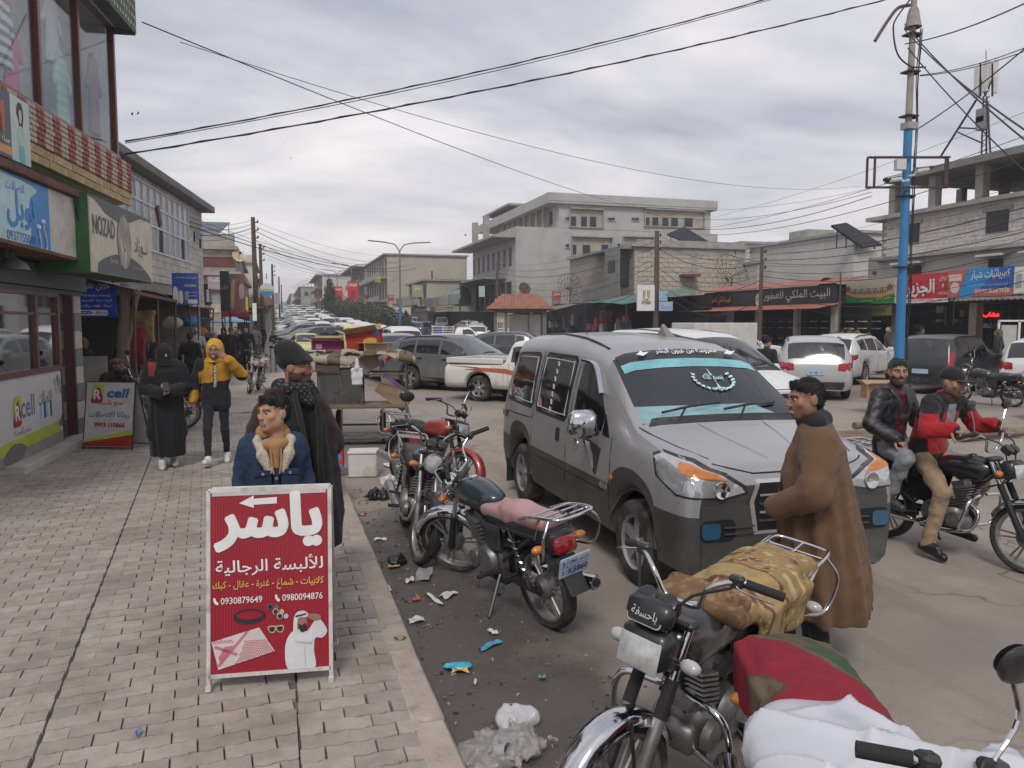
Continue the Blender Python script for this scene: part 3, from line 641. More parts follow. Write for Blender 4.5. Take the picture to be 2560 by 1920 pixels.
on_panel('taupe_band',[[(0,0),(0,.2),(.1,.17),(2.4,.12),(4.5,.16),(4.5,0)]],M_pgrey);on_panel('lime_band',[[(.12,.17),(2.4,.12),(4.5,.16),(4.5,.3),(2.4,.28),(.06,.34)]],M_lime,.003);on_panel('worn_patch',[blob2([(1.7,0.01),(1.5,.15),(1.9,.24),(2.25,.12),(2.2,0.01)]),blob2([(.02,.24),(.18,.3),(.06,.38),(.02,.42)])],plain('print_worn',(.17,.15,.145),.7),.0045)
def logo_r(M,parent,s=1.):
 printed('logo_lime',[blob2([(-.14*s,-.1*s),(-.12*s,.17*s),(.1*s,.2*s),(.13*s,.12*s),(.08*s,-.1*s)])],M,M_lime,parent,.003);printed('logo_red',[blob2([(-.16*s,-.17*s),(-.04*s,.1*s),(.05*s,.1*s),(.12*s,-.15*s),(0,-.2*s)])],M,M_pred,parent,.0045)
 lettering('R',M@MX.Translation((-.01*s,-.12*s,0)),h=.2*s,m=M_white,parent=parent,bold=.03,depth=.0075)
logo_r(frame((5.35,.03,.88),(-1,0,0),(0,0,1)),GB);lettering('cell',frame((4.98,.03,.77),(-1,0,0),(0,0,1)),w=.5,h=.3,m=plain('print_slate',(.14,.18,.30)),parent=GB,bold=.02);lettering('للاتصالات',frame((4.3,.03,.88),(-1,0,0),(0,0,1)),w=.55,h=.2,m=plain('print_steel',(.15,.17,.22)),parent=GB);lettering('تمتع بالسرعة',frame((5.2,.03,.52),(-1,0,0),(0,0,1)),w=.62,m=plain('print_faded',(.34,.30,.28)),parent=GB)
for k,c in enumerate(((.25,.52,.70),(.6,.62,.64),(.05,.06,.08),(.30,.55,.72),(.62,.64,.66),(.05,.05,.06))):on_panel('phone_sticker',[[(.45+.085*(5-k),.45),(.52+.085*(5-k),.45),(.52+.085*(5-k),.68),(.45+.085*(5-k),.68)]],plain(f'sticker_{k}',c))
for k,(x,y,r)in enumerate(((.1,.92,.07),(.2,.84,.08),(.04,.8,.05),(.27,.94,.05),(.15,.99,.05))):on_panel('pebble_print',[circ(x,y,r,12)],plain(f'pebble_{k % 2}',((.26,.24,.22),(.42,.39,.35))[k%2]),.003+k*.001)
for k in range(5):B('shelf',plain('shelf_white',(.4,.4,.4)),GB,(6.0,-1.6,.6+k*.42,4.4,.35,.03))
for k in range(40):B('phone_box',plain(f'pbox_{k % 5}',((.5,.5,.5),(.35,.1,.07),(.1,.25,.5),(.55,.45,.2),(.12,.12,.13))[k%5]),GB,(3.9+.11*k,-1.55,.70+(k%4)*.42,.09,.12,.16))
DS=thing('door_step','low pale stone step in front of the phone shop','step',(-3.0,16.9,0),F2)
for k in range(6):B('step_slab',mat('step_stone',(.47,.445,.40),.6,var=.15,rnd=.08,dirt=((.26,.23,.2),.55,.75,2,None)),DS,(1.9+k*.72,.12,.175,.71,.3,.1),ch=.006)
B('lamp_bowl',M_iron,GB,(6.6,.4,2.85,.1,.1,.1));b=MB();b.lathe([(.03,.12),(.05,.05),(.16,-.02),(.2,-.1),(.17,-.1),(.04,.0)],20,MX.Translation((6.3,.38,2.78)));b.build('lamp_shade',plain('lamp_grey',(.12,.12,.12)),GB,40)
b=MB();b.tube(bez([(4.4,.6,3.75),(4.3,.62,3.45),(4.15,.62,3.1),(3.9,.6,2.95)],16),.012,6);o=b.build('loose_cable',M_black);o.location=(-2.65,16.5,0);o.rotation_euler=(0,0,F1);tag(o,'thin black cable hanging over the stained white panel','cable')
HB=thing('stone_house','pale stone two storey house with a white aluminium window grid upstairs','building',(-2.46,30,0),F1)
B('wall',M_mortar,HB,(5.2,-3.05,4.45,10.4,6.0,3.1),(-.1,-3.1,1.5,.2,5.8,3.0));B('roof_slab',M_concd,HB,(5.2,-2.9,6.12,11,6.6,.22),ch=.02);B('roof_blocks',M_stone,HB,(5.6,-.2,6.32,.8,.4,.2),(6.1,-.2,6.3,.3,.3,.14))
nb_=blocks(HB,-.02,2.05,2.6,6.0,-.03,m=M_stonew);nb_+=blocks(HB,2.05,9.4,3.2,4.05,-.03,m=M_stonew);nb_+=blocks(HB,2.05,9.4,5.85,6.0,-.03,.4,.15,m=M_stonew)
wz=[4.06,4.75,5.3,5.84];wsx=[2.06+k*.62 for k in range(12)]
b=MB()
for s_ in wsx:b.box((s_,.0,4.95),(.05,.07,1.78))
for z_ in wz:b.box((5.47,.004,z_),(6.9,.062,.045))
b.build('window_grid',M_alu,HB)
M_frost=plain('frosted_pane',(.42,.45,.47),.2,var=.2,coat=.2)
for k in range(11):
 for j in range(3):
  op=(k in(1,2,5,6))and j==0
  B('pane',plain('open_pane',(.04,.045,.05),.1)if op and k in(1,5)else M_frost,HB,(wsx[k]+.31,-.01,(wz[j]+wz[j+1])/2,.56,.012,wz[j+1]-wz[j]-.05))
for k in(1,5):B('sash',M_alu,HB,(wsx[k]+.03,.04,4.4,.04,.03,.66),(wsx[k+1]-.0,.04,4.4,.04,.03,.66))
B('bracket_plank',M_rust,HB,(7.2,.45,4.9,.2,.06,.55,MX.Rotation(R(25),3,'Y')));
for z_,s_ in((5.0,1.25),(4.85,.4)):B('vent',M_dark,HB,(s_,.0,z_,.13,.05,.32))
AW=thing('market_awning','dusty tin awning on crooked poles over the dark market stalls','awning')
b=MB();b.grid(lambda u,v:(-2.72-v*1.7+.05*math.sin(u*9),17.2+u*21,2.72+v*.35+.05*math.sin(u*14+v*2)+.012*math.sin(u*21*40)),200,3)
b.build('tin_sheet',mat('tin_rusty',(.22,.19,.16),.7,metal=.3,var=.3,scale=1.5,bump=.3),AW)
B('edge_beam',M_rust,AW,(-2.72,27.6,2.66,.06,21,.07))
for y_ in(17.3,20.5,24,27.5,31,34.5,38):b=MB();b.tube([(-2.75,y_,.12),(-2.75+random.uniform(-.1,.1),y_,1.4),(-2.74,y_,2.7)],.03,6);b.build('pole',M_rust,AW)
b=MB();b.box((-3.3,17.9,2.35),(1.2,.07,.07),MX.Rotation(R(-28),3,'Y'));b.build('brace',M_rust,AW)
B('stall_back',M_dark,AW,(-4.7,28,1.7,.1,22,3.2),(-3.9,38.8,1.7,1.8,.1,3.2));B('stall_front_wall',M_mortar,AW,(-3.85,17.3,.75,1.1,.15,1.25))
TR=SDF((-3.5,17.1,0),(-2.5,17.9,3.0),.03);TR.cone((-3.1,17.5,.05),(-2.95,17.5,2.8),.16,.09);TR.cone((-3.05,17.5,1.2),(-2.7,17.5,2.7),.08,.05);TR.folds(.02,20,3,(1,1,.2));tag(TR.build('tree_trunk',mat('bark_grey',(.20,.17,.14),.95,var=.3,scale=6,bump=.8,bscale=14,stretch=(1,1,.2))),'bare grey tree trunk growing through the market awning','tree')
def yframe(x,y,z):return frame((x,y,z),(1,0,0),(0,0,1))
S4=thing('hanging_sign','bright blue phone shop sign hanging under the cream sign board','sign',(-3.47,17.5,0));B('sign_panel',plain('royal_blue',(.012,.06,.46),.4),S4,(0,0,2.48,.72,.05,.62));HF=frame((0,-.025,0),(1,0,0),(0,0,1))
for bt,x,z,w_ in(('خربي تكي',.0,2.69,.5),('AND MOBILE PHONES',-.02,2.58,.56),('أجهزة حديثة - أكسسوار',.0,2.47,.56),('صيانة - قواعد بيانات',.0,2.36,.56)):lettering(bt,HF@MX.Translation((x,z,0)),w=w_,m=M_white,parent=S4,bold=.012)
printed('white_pill',[rrect(-.36,2.2,.2,2.31,.04)],HF,M_white,S4);lettering('iPhone',HF@MX.Translation((.08,2.225,0)),w=.2,m=M_black,parent=S4,depth=.004);printed('oval',[circ(-.2,2.255,.12,20,.035)],HF,MATS['royal_blue'],S4,.003);lettering('SAMSUNG',HF@MX.Translation((-.2,2.24,0)),w=.17,m=M_white,parent=S4,depth=.005)
B('hanger',M_iron,S4,(-.3,0,2.85,.02,.02,.2),(.3,0,2.85,.02,.02,.2))
S5=thing('hanging_sign','blue cleaning product sign with white bottles above the market awning','sign',(-2.46,24,0),R(-8));B('sign_panel',plain('sign_blue2',(.045,.09,.36),.5),S5,(0,0,3.02,.72,.04,.9));HF=frame((0,-.02,0),(1,0,0),(0,0,1))
lettering('خياري للصيانة والاتصالات',HF@MX.Translation((.02,3.3,0)),w=.6,m=M_white,parent=S5);printed('bottles',[blob2([(-.32,2.62),(-.34,2.95),(-.28,3.1),(-.2,2.95),(-.2,2.62)]),blob2([(-.17,2.62),(-.17,2.9),(-.12,2.98),(-.08,2.9),(-.08,2.62)])],HF,M_white,S5);printed('goods_print',[[(-.02,3.08),(.3,3.08),(.3,3.15),(-.02,3.15)],[(-.02,2.7),(.08,2.7),(.08,2.95),(-.02,2.95)]],HF,plain('print_grey',(.35,.35,.36)),S5)
for z_ in(2.9,2.8):lettering('أجهزة حديثة',HF@MX.Translation((.18,z_,0)),w=.26,m=M_white,parent=S5)
printed('white_pill',[rrect(.06,2.6,.32,2.72,.03)],HF,M_white,S5);B('post',M_iron,S5,(-.3,.04,2.3,.03,.03,1.5),(.3,.04,2.3,.03,.03,1.5))
def simple_house(x0,x1,y0,y1,z1,lab,m=M_plasterw,storeys=2,side='w',win=True,par=None,cat='building',slab=True,rail=False):
 zb=rise(y0);o=thing('house',lab,cat,((x0+x1)/2,y0,zb),0,'houses along the street');w=x1-x0;d=y1-y0
 B('wall',m,o,(0,d/2,z1/2-1,w,d,z1+2));
 if slab:B('roof_slab',M_conc,o,(0,d/2,z1+.1,w+.7,d+.5,.2))
 B('parapet',m,o,(0,.1,z1+.55,w,.15,.7),(-w/2+.1,d/2,z1+.55,.15,d-.2,.7),(w/2-.1,d/2,z1+.55,.15,d-.2,.7))
 sx=-1 if side=='w' else 1;fh=z1/storeys;n=max(1,int(d/3.2))
 for st in range(1,storeys):
  B('balcony',M_conc,o,(sx*(w/2+.5),d/2,fh*st,1.0,d*.9,.15),(sx*(w/2+.95),d/2,fh*st+.45,.08,d*.9,.8))
  for k in range(n):
   yy=d*(k+.5)/n;B('window',MATS['window_glass'],o,(sx*(w/2),yy,fh*(st+.5),.12,1.2,1.3));
 for k in range(max(1,int(w/4))):
  for st in range(1,storeys):
   if random.random()<.5:B('window',MATS['window_glass'],o,(-w/2+w*(k+.5)/max(1,int(w/4)),0,fh*(st+.5),.9,.1,1.0))
 B('shop_opening',M_dark,o,(sx*(w/2-.02),d/2,1.3,.1,d*.9,2.5));b=MB();b.box((sx*(w/2+.6),d/2,2.75),(1.4,d*.95,.06),MX.Rotation(R(12*sx),3,'Y'));b.build('shop_awning',random.choice([M_rust,MATS['tin_rusty'],plain('awning_blue',(.06,.13,.24)),plain('awning_green',(.06,.16,.12))]),o)
 return o
TB=thing('stone_house','weathered stone house with a maroon band and parapet beyond the market awning','building',(-2.05,45,0));B('wall',M_mortar,TB,(-5,6,3,10,12,6));B('maroon_band',plain('maroon',(.16,.05,.045),.7),TB,(-5,-.02,5.35,10,.1,.45));B('parapet',M_conc,TB,(-5,5.8,6.1,10.3,12.4,.2),(-5,0,6.5,10,.2,.7));B('cornice',M_conc,TB,(-5,5.8,4.7,10.6,12.8,.22))
TBn=blocks(TB,-9.9,0,2.6,4.55,-.02,.45,.24,M_stone,depth=.06);blocks(TB,-9.9,0,5.6,6.0,-.02,.45,.2,M_stone,depth=.06);B('window',M_dark,TB,(-1.6,-.03,3.6,.7,.1,1.1));B('shop_opening',M_dark,TB,(.01,6,1.5,.1,11,2.8));B('shop_awning',M_rust,TB,(.7,5,2.9,1.4,9,.06))
MN=thing('solar_panel_rack','white steel solar panel frame on the roof of the weathered stone house','solar panel',(-4.6,46,6.2));b=MB()
for x in(-1.2,0,1.2):b.tube([(x,0,0),(x,0,.5),(x+.9,2.2,1.6),(x+.9,2.2,0)],.03,6);b.tube([(x,0,.5),(x+.9,2.2,.1)],.02,6)
b.tube([(-1.2,0,.5),(1.2,0,.5)],.03,6);b.tube([(-.3,2.2,1.6),(2.1,2.2,1.6)],.03,6);b.build('frame',M_white,MN);b=MB();b.add([(-.2,1.2,1.15),(1.5,.2,.62),(2.2,2.2,1.68),(.0,2.2,1.65),(-.2,1.2,1.13),(1.5,.2,.60),(2.2,2.2,1.66),(.0,2.2,1.63)],[(0,1,2,3),(7,6,5,4)]);b.build('panel',plain('solar_panel',(.10,.12,.15),.2),MN)
lh=[('sand coloured house with a railed roof beyond the maroon banded house',57,70,6.2,M_stone),('low grey house with shop awnings on the near side row',70,86,5.4,M_conc),('pale three storey house half way down the near side row',87,104,7.6,M_plasterw),('grey concrete house on the near side where the street starts to climb',104,130,6.2,M_conc),('pale house far up the near side of the street',131,165,6.6,M_plasterw),('long low block near the end of the near side row',166,240,6.0,M_stone),('farthest hazy block on the near side of the street',245,380,7.0,M_conc)]
for lab,y0,y1,h,m in lh:simple_house(-14,-2.3+random.uniform(-.4,.3),y0,y1,h,lab,m,2,'e')
def wthing(name,label,cat,loc,group=None):return thing(name,label,cat,loc,0,group)
def finish(root):
 for c in root.children:c.matrix_parent_inverse=MX.Translation(-root.location)
 return root
def wbox(name,m,parent,*bx,ch=0.):
 b=MB()
 for x0,y0,z0,x1,y1,z1 in bx:b.box(((x0+x1)/2,(y0+y1)/2,(z0+z1)/2),(abs(x1-x0),abs(y1-y0),abs(z1-z0)),None,ch)
 return b.build(name,m,parent)
def ZX(px,py,X):p=atX(px,py,X);return p.y,p.z
def XF(X,y,z):return frame((X,y,z),(0,-1,0),(0,0,1))
def YF(x,Y,z):return frame((x,Y,z),(1,0,0),(0,0,1))
M_hole=plain('window_void',(.02,.024,.03),.5)
M_beige=mat('bay_plaster',(.36,.315,.255),.9,var=.2,scale=1)
def z4(x,y):return 1120+x/2.765,440+y/2.765
GY=80.;G_=wthing('concrete_building','tall unfinished grey concrete building with recessed window bays','building',(37,GY,0))
xa,xb,xc=24.9,29.8,48.6
wbox('wall',M_plaster,G_,(xa,GY,-1,xc+1,GY+19,12.4));wbox('upper_wall',M_plaster,G_,(xb,GY-.03,12.4,xc,GY+24,15.0));wbox('parapet',M_plaster,G_,(xb-1.4,GY-.5,15.0,xc+.6,GY+30,15.25),(xb-1.4,GY-.55,15.25,xc+.6,GY-.35,16.1),(xb-1.4,GY-.35,15.25,xb-1.2,GY+30,16.1))
wbox('eaves',M_conc,G_,(xa-2.6,GY-.01,11.2,xa,GY+20,11.45),(xa-2.6,GY+4,7.0,xa,GY+20,7.2));wbox('roof_column',M_conc,G_,(xa+.2,GY+14,12.4,xa+.9,GY+14.6,15.4));wbox('roof_column',M_conc,G_,(xa-.2,GY+18,12.4,xa+.5,GY+18.6,15.0))
wbox('roof_room',M_beige,G_,(xb+.5,GY+16,15.2,xb+5,GY+28,17.0));wbox('roof_room_slab',M_conc,G_,(xb-1.2,GY+15,17.0,xb+5.5,GY+28,17.25))
def on_y(rect,Y):p,q=atY(*z4(rect[0],rect[1]),Y),atY(*z4(rect[2],rect[3]),Y);return min(p.x,q.x),min(p.z,q.z),max(p.x,q.x),max(p.z,q.z)
for r in((843,228,1064,356),(1362,232,1762,358),(857,422,1125,552),(1212,422,1412,560)):
 x0,z0,x1,z1=on_y(r,GY);o=wbox('window_bay',M_beige,G_,(x0,GY-.06,z0,x1,GY-.045,z1));wbox('bay_edge',M_conc,o,(x0-.1,GY-.5,z1,x1+.1,GY-.05,z1+.12),(x0-.12,GY-.25,z0-.1,x0,GY-.05,z1),(x1,GY-.25,z0-.1,x1+.12,GY-.05,z1),(x0-.1,GY-.2,z0-.12,x1+.1,GY-.05,z0))
for r in((843,278,883,350),(918,280,958,352),(978,280,1022,356),(1360,286,1390,356),(1410,286,1452,354),(1478,288,1520,357),(1540,288,1586,356),(1632,290,1688,354),(812,285,834,305),(1105,288,1125,308),(1130,288,1150,308),(1270,288,1290,308),(1297,288,1316,308),(814,470,834,494),(1170,468,1190,492),(857,475,885,550),(930,476,980,552),(1060,474,1104,544),(858,668,906,750),(1225,475,1265,545)):
 x0,z0,x1,z1=on_y(r,GY);o=wbox('window',M_hole,G_,(x0,GY-.075,z0,x1,GY-.06,z1));wbox('surround',M_conc,o,(x0-.12,GY-.12,z0-.12,x1+.12,GY-.07,z0),(x0-.1,GY-.1,z0,x0,GY-.07,z1),(x1,GY-.1,z0,x1+.1,GY-.07,z1))
for k in range(8):
 yy=GY+1.6+k*2.3;wbox('window',M_hole,G_,(xa-.03,yy,8.3,xa+.1,yy+.9,10.3));wbox('window',M_hole,G_,(xb-.03,yy+.4,13.0,xb+.1,yy+1.3,14.5));wbox('column',M_beige,G_,(xb-.7,yy+1.6,12.4,xb-.3,yy+2.0,15.0));wbox('window',M_hole,G_,(xa-.03,yy,3.6,xa+.1,yy+1.9,6.6))
finish(G_)
SPY=79.0;SP=wthing('solar_canopy','dark pitched solar panel canopy on the roof beside the tall grey building','solar panel',(36,61,8.7));b=MB();a0=[atY(*z4(*q),64)for q in((1515,400),(1632,350),(1820,462),(1668,464))];b.add([tuple(p)for p in a0]+[tuple(p+V((0,.1,-.12)))for p in a0],[(0,1,2,3),(7,6,5,4),(0,4,5,1),(1,5,6,2),(2,6,7,3),(3,7,4,0)]);b.build('panel',plain('solar_dark',(.03,.035,.045),.25),SP)
b=MB()
for q in((1540,405),(1668,462),(1818,462),(1632,352)):p=atY(*z4(*q),64.1);b.tube([(p.x,p.y,8.0),(p.x,p.y,p.z)],.04,6)
b.build('post',M_iron,SP);finish(SP)
SB=wthing('stone_building','two storey building of bare pale stone blocks behind the utility poles','building',(34.5,60,0));x0,x1=29.2,39.9
wbox('wall',M_mortar,SB,(x0,60,-1,x1,75,8.5));wbox('roof_slab',M_conc,SB,(x0-.3,59.7,8.5,x1+.3,75.2,8.75),(x0+.2,59.8,8.75,x1,60.0,9.1));wbox('corner_pier',M_conc,SB,(x1-.9,59.9,0,x1+.05,60.1,8.5),(x0+5.4,59.9,0,x0+5.9,60.1,8.5),(x0+1.5,59.91,7.9,x1-1,60.0,8.5))
b=MB();rg=random.Random(3)
for r in range(19):
 z=.4+r*.4;x=x0-(.4 if r%2 else 0)
 while x<x1:
  a,c=max(x,x0)+.02,min(x+.8,x1)-.02;x+=.8
  if c-a<.1 or a>x1-1:continue
  b.box(((a+c)/2,59.98+rg.uniform(-.015,.015),z+.2),(c-a,.08,.36))
tag(b.build('blockwork',M_stone,SB),kind='stuff');wbox('balcony',M_concd,SB,(x0-1.4,60.05,4.1,x0,68,4.3),(x0-1.4,60.05,4.3,x0-1.25,68,5.2),(x0-1.4,60.05,8.3,x0,68,8.5),(x0-1.4,60.05,5.2,x0-1.3,63,8.3));wbox('window',M_hole,SB,(x0-.05,61,5.2,x0+.1,63,7.5))
x_,z_,xx,zz=on_y((1232,575,1285,660),60.1);wbox('window',M_hole,SB,(x0-1.45,60.8,z_,x0-1.41,62.2,zz));x_,z_,xx,zz=on_y((1602,680,1712,722),59.8);wbox('maroon_canopy',plain('maroon',(.16,.05,.045)),SB,(x_,59.0,z_+.3,xx,59.9,zz));finish(SB)
BR=wthing('plaster_house','cream plastered house with balcony openings behind the black shop signs','building',(46,62,0));wbox('wall',M_plasterw,BR,(41,62,-1,54,74,9.3));wbox('wing',M_stone,BR,(39.95,58,-1,46.5,61.95,7.2));wbox('parapet',M_conc,BR,(40.8,61.8,9.3,54.2,74,9.5),(39.8,57.8,7.2,46.7,62,7.4),(49,63,9.5,52,66,11.0))
for k in range(4):wbox('window',M_hole,BR,(41+k*1.3,57.93,5.4,41.9+k*1.3,58.02,6.6))
finish(BR)
BW=wthing('plaster_house','white plastered house wall with small balcony openings above the green shop sign','building',(47,48,0));wbox('wall',mat('plaster_white',(.50,.49,.47),.9,var=.12,scale=.6,dirt=((.36,.34,.31),.5,.8,.4,None)),BW,(40.5,47,-1,58,60,8.6));wbox('parapet',M_conc,BW,(40.3,46.8,8.6,58,60,8.8))
for r in((1140,840,1320,990),):
 p0=atY(1760+1140/2.765,340+840/2.765,47);p1=atY(1760+1320/2.765,340+990/2.765,47);wbox('balcony_recess',M_concd,BW,(p0.x,46.93,p1.z,p1.x,47.02,p0.z));wbox('window',M_hole,BW,(p0.x+.3,46.9,p1.z+.3,p0.x+1.5,46.95,p0.z-1));wbox('window',M_hole,BW,(p1.x-1.3,46.9,p1.z+.2,p1.x-.3,46.95,p0.z-1.4))
finish(BW)
PV=wthing('solar_array','large dark solar array tilted on the white plastered house roof','solar panel',(46,46.5,8.8));Z5=lambda x,y:(1760+x/2.765,340+y/2.765);b=MB();a0=[atY(*Z5(*q),46.4)for q in((882,615),(985,598),(1235,748),(1095,765))];b.add([tuple(p)for p in a0]+[tuple(p+V((0,.1,-.12)))for p in a0],[(3,2,1,0),(4,5,6,7),(0,1,5,4),(1,2,6,5),(2,3,7,6),(3,0,4,7)]);b.build('panel',MATS['solar_dark'],PV);b=MB()
for q in((920,640),(985,655),(1060,660),(1095,765),(1180,745)):p=atY(*Z5(*q),46.6);b.tube([(p.x,p.y,7.4),tuple(p)],.05,6)
b.build('post',M_iron,PV);finish(PV)
X1=34.;R1=wthing('unfinished_building','unfinished block building with open concrete frame and columns on its roof','building',(X1+4,30,0))
yl=37.5;yr=14.;zf1=ZX(2290,640,X1)[1];zf2=ZX(2243,546,X1)[1];zf3=ZX(2277,455,X1)[1]
wbox('wall',M_plasterw,R1,(X1,yr,3.2,X1+10,yl,zf1));wbox('upper_wall',M_mortar,R1,(X1,yr,zf1,X1+10,yl-.3,zf2));wbox('floor_slab',M_conc,R1,(X1-.5,yr,zf1-.1,X1+10,yl,zf1+.1));wbox('floor_slab',M_conc,R1,(X1-.5,yr,zf2,X1+10,yl+.5,zf2+.22));wbox('roof_slab',M_concd,R1,(X1-1.0,yr,zf3,X1+10,yl-1.4,zf3+.35))
b=MB()
for r in range(int((zf2-zf1)/.2)):
 y=yr+(.2 if r%2 else 0)
 while y<yl-.8:b.box((X1-.01+random.uniform(-.012,.012),y+.2,zf1+.2+r*.2),(.06,.385,.185));y+=.4
tag(b.build('blockwork',M_stonew,R1),kind='stuff')
for yy in(36,33.2,30.3,27.5,24.5,21.5,18.5,15.5):
 wbox('column',M_conc,R1,(X1-.3,yy,zf2+.2,X1+.15,yy+.45,zf3));wbox('column',M_concd,R1,(X1+4.5,yy,zf2+.2,X1+4.9,yy+.4,zf3));wbox('column',M_concd,R1,(X1+9,yy-.5,zf2+.2,X1+9.4,yy,zf3))
for yy,w_ in((34.4,1.3),(29.0,1.2),(26.6,.8),(22.6,1.4),(19.4,1.2)):o=wbox('window',M_hole,R1,(X1-.1,yy,zf1+.75,X1-.05,yy+w_,zf2-.45));wbox('lintel',M_conc,o,(X1-.12,yy-.2,zf2-.45,X1-.05,yy+w_+.2,zf2-.25))
for yy,w_ in((34.2,1.4),(29.2,.8),(26.8,.9),(22.5,1.2)):o=wbox('window',M_hole,R1,(X1-.06,yy,3.9,X1-.02,yy+w_,5.2));wbox('awning',M_plasterw,o,(X1-.6,yy-.3,5.3,X1-.06,yy+w_+.3,5.42));wbox('grille',M_iron,o,*[(X1-.1,yy+w_*k/6,3.9,X1-.08,yy+w_*k/6+.02,5.2)for k in range(1,6)])
wbox('bay',M_stone,R1,(X1-1.2,yr,zf1-.1,X1-.05,24,zf1+.9));finish(R1)
TW=wthing('antenna_mast','steel telephone mast with three pale panel antennas on the unfinished roof','mast',(X1+2,27,zf3+.3));pm=atX(2452,400,X1+2);mz0=zf3+.35;px_=lambda x,y:atX(1860+x/3.16,y/3.16,X1+2)
b=MB();t0=px_(1895,1270);t1=px_(1905,760)
for dx_ in(-.18,.18):b.tube([(t0.x+dx_,t0.y,mz0),(t1.x+dx_*.6,t1.y,t1.z)],.045,6)
for k in range(14):z=mz0+(t1.z-mz0)*k/14;b.tube([(t0.x-.18,t0.y,z),(t0.x+.18,t0.y,z+.25)],.025,5)
b.build('mast',M_iron,TW);b=MB();l0,l1=px_(1545,1250),px_(1835,790);b.tube([l0,l1],.06,6);b.tube([px_(1705,1010),px_(1890,1018)],.04,6);b.tube([px_(1690,1045),px_(1890,1135)],.04,6);b.tube([px_(1950,1275),px_(1920,800)],.05,6);b.build('stay',M_iron,TW)
for x0,y0,x1_,y1 in((1820,525,1868,780),(1885,470,1942,735),(1978,465,2005,740)):p,q=px_(x0,y1),px_(x1_,y0);wbox('antenna',plain('antenna_grey',(.55,.54,.50)),TW,(p.x-.12,min(p.y,q.y),p.z,p.x+.12,max(p.y,q.y),q.z),ch=.03)
b=MB()
for x in(1868,1962):b.tube([px_(x,500),px_(x,760)],.05,6);b.tube([px_(x,620),px_(1905,760)],.04,6)
b.tube([px_(1912,470),px_(1912,400)],.02,5);b.build('antenna_pole',M_iron,TW);wbox('radio_box',plain('box_grey',(.2,.2,.21)),TW,*[(px_(1880,y).x-.2,px_(1885,y).y-.25,px_(1880,y).z-.35,px_(1880,y).x+.2,px_(1885,y).y+.25,px_(1880,y).z+.35)for y in(915,975)]);finish(TW)
for nm,lb,r,m in(('water_tank','small blue water barrel on the unfinished building roof',(1790,1270,1850,1302),plain('barrel_blue',(.04,.12,.38))),('water_tank','pale round water tank on the unfinished building roof',(1930,1225,2030,1280),M_white)):
 p,q=px_(r[0],r[3]),px_(r[2],r[1]);o=wthing(nm,lb,'water tank',(p.x,(p.y+q.y)/2,mz0));b=MB();rr=abs(q.y-p.y)/2;b.lathe([(rr*.8,0),(rr,.05),(rr,q.z-p.z),(rr*.6,q.z-p.z+.15),(.02,q.z-p.z+.2)],16,MX.Identity(4),True);b.build('drum',m,o,40)
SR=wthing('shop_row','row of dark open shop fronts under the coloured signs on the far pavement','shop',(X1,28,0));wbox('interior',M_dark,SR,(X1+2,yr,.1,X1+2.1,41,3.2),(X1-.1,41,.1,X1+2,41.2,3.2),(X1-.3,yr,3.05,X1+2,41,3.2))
for yy in(39.5,35.6,30.4,26.2,22):wbox('pillar',mat('pillar_mosaic',(.26,.22,.18),.8,var=.5,scale=14),SR,(X1-.2,yy,.1,X1+.25,yy+.45,3.1))
for k in range(70):y=yr+1+random.random()*25;z=.3+random.random()*2.3;c=random.choice([(.3,.25,.18),(.25,.08,.06),(.1,.16,.1),(.32,.3,.28),(.1,.1,.18)]);wbox('goods',plain(f'goods_{c}',c),SR,(X1+1.2,y,z,X1+1.5,y+random.uniform(.2,.6),z+random.uniform(.15,.4)))
b=MB();b.grid(lambda u,v:(X1-2.2+v*2.2,14+u*16,3.12+v*.3+.03*math.sin(u*16*2*PI/.3)),320,1);b.build('tin_awning',MATS['tin_rusty'],SR);finish(SR)
def xsign(label,pa,pb,X,m,name='shop_sign',tilt=0,d=.12):
 (ya,zt),(yb,zb)=ZX(pa[0],pa[1],X),ZX(pb[0],pb[1],X);o=wthing(name,label,'sign',(X,(ya+yb)/2,zb));wbox('sign_panel',m,o,(X,yb,zb,X+d,ya,zt));wbox('post',M_iron,o,(X+d,ya-.3,1.9,X+d+.06,ya-.24,zt),(X+d,yb+.24,1.9,X+d+.06,yb+.3,zt));return o,XF(X,(ya+yb)/2,(zt+zb)/2),ya-yb,zt-zb
M_redsign=plain('sign_crimson',(.50,.025,.04),.4);M_green=plain('sign_green',(.03,.28,.08),.4);M_bsign=plain('sign_azure',(.02,.26,.62),.4);M_yel=plain('sign_yellow',(.72,.55,.12),.4)
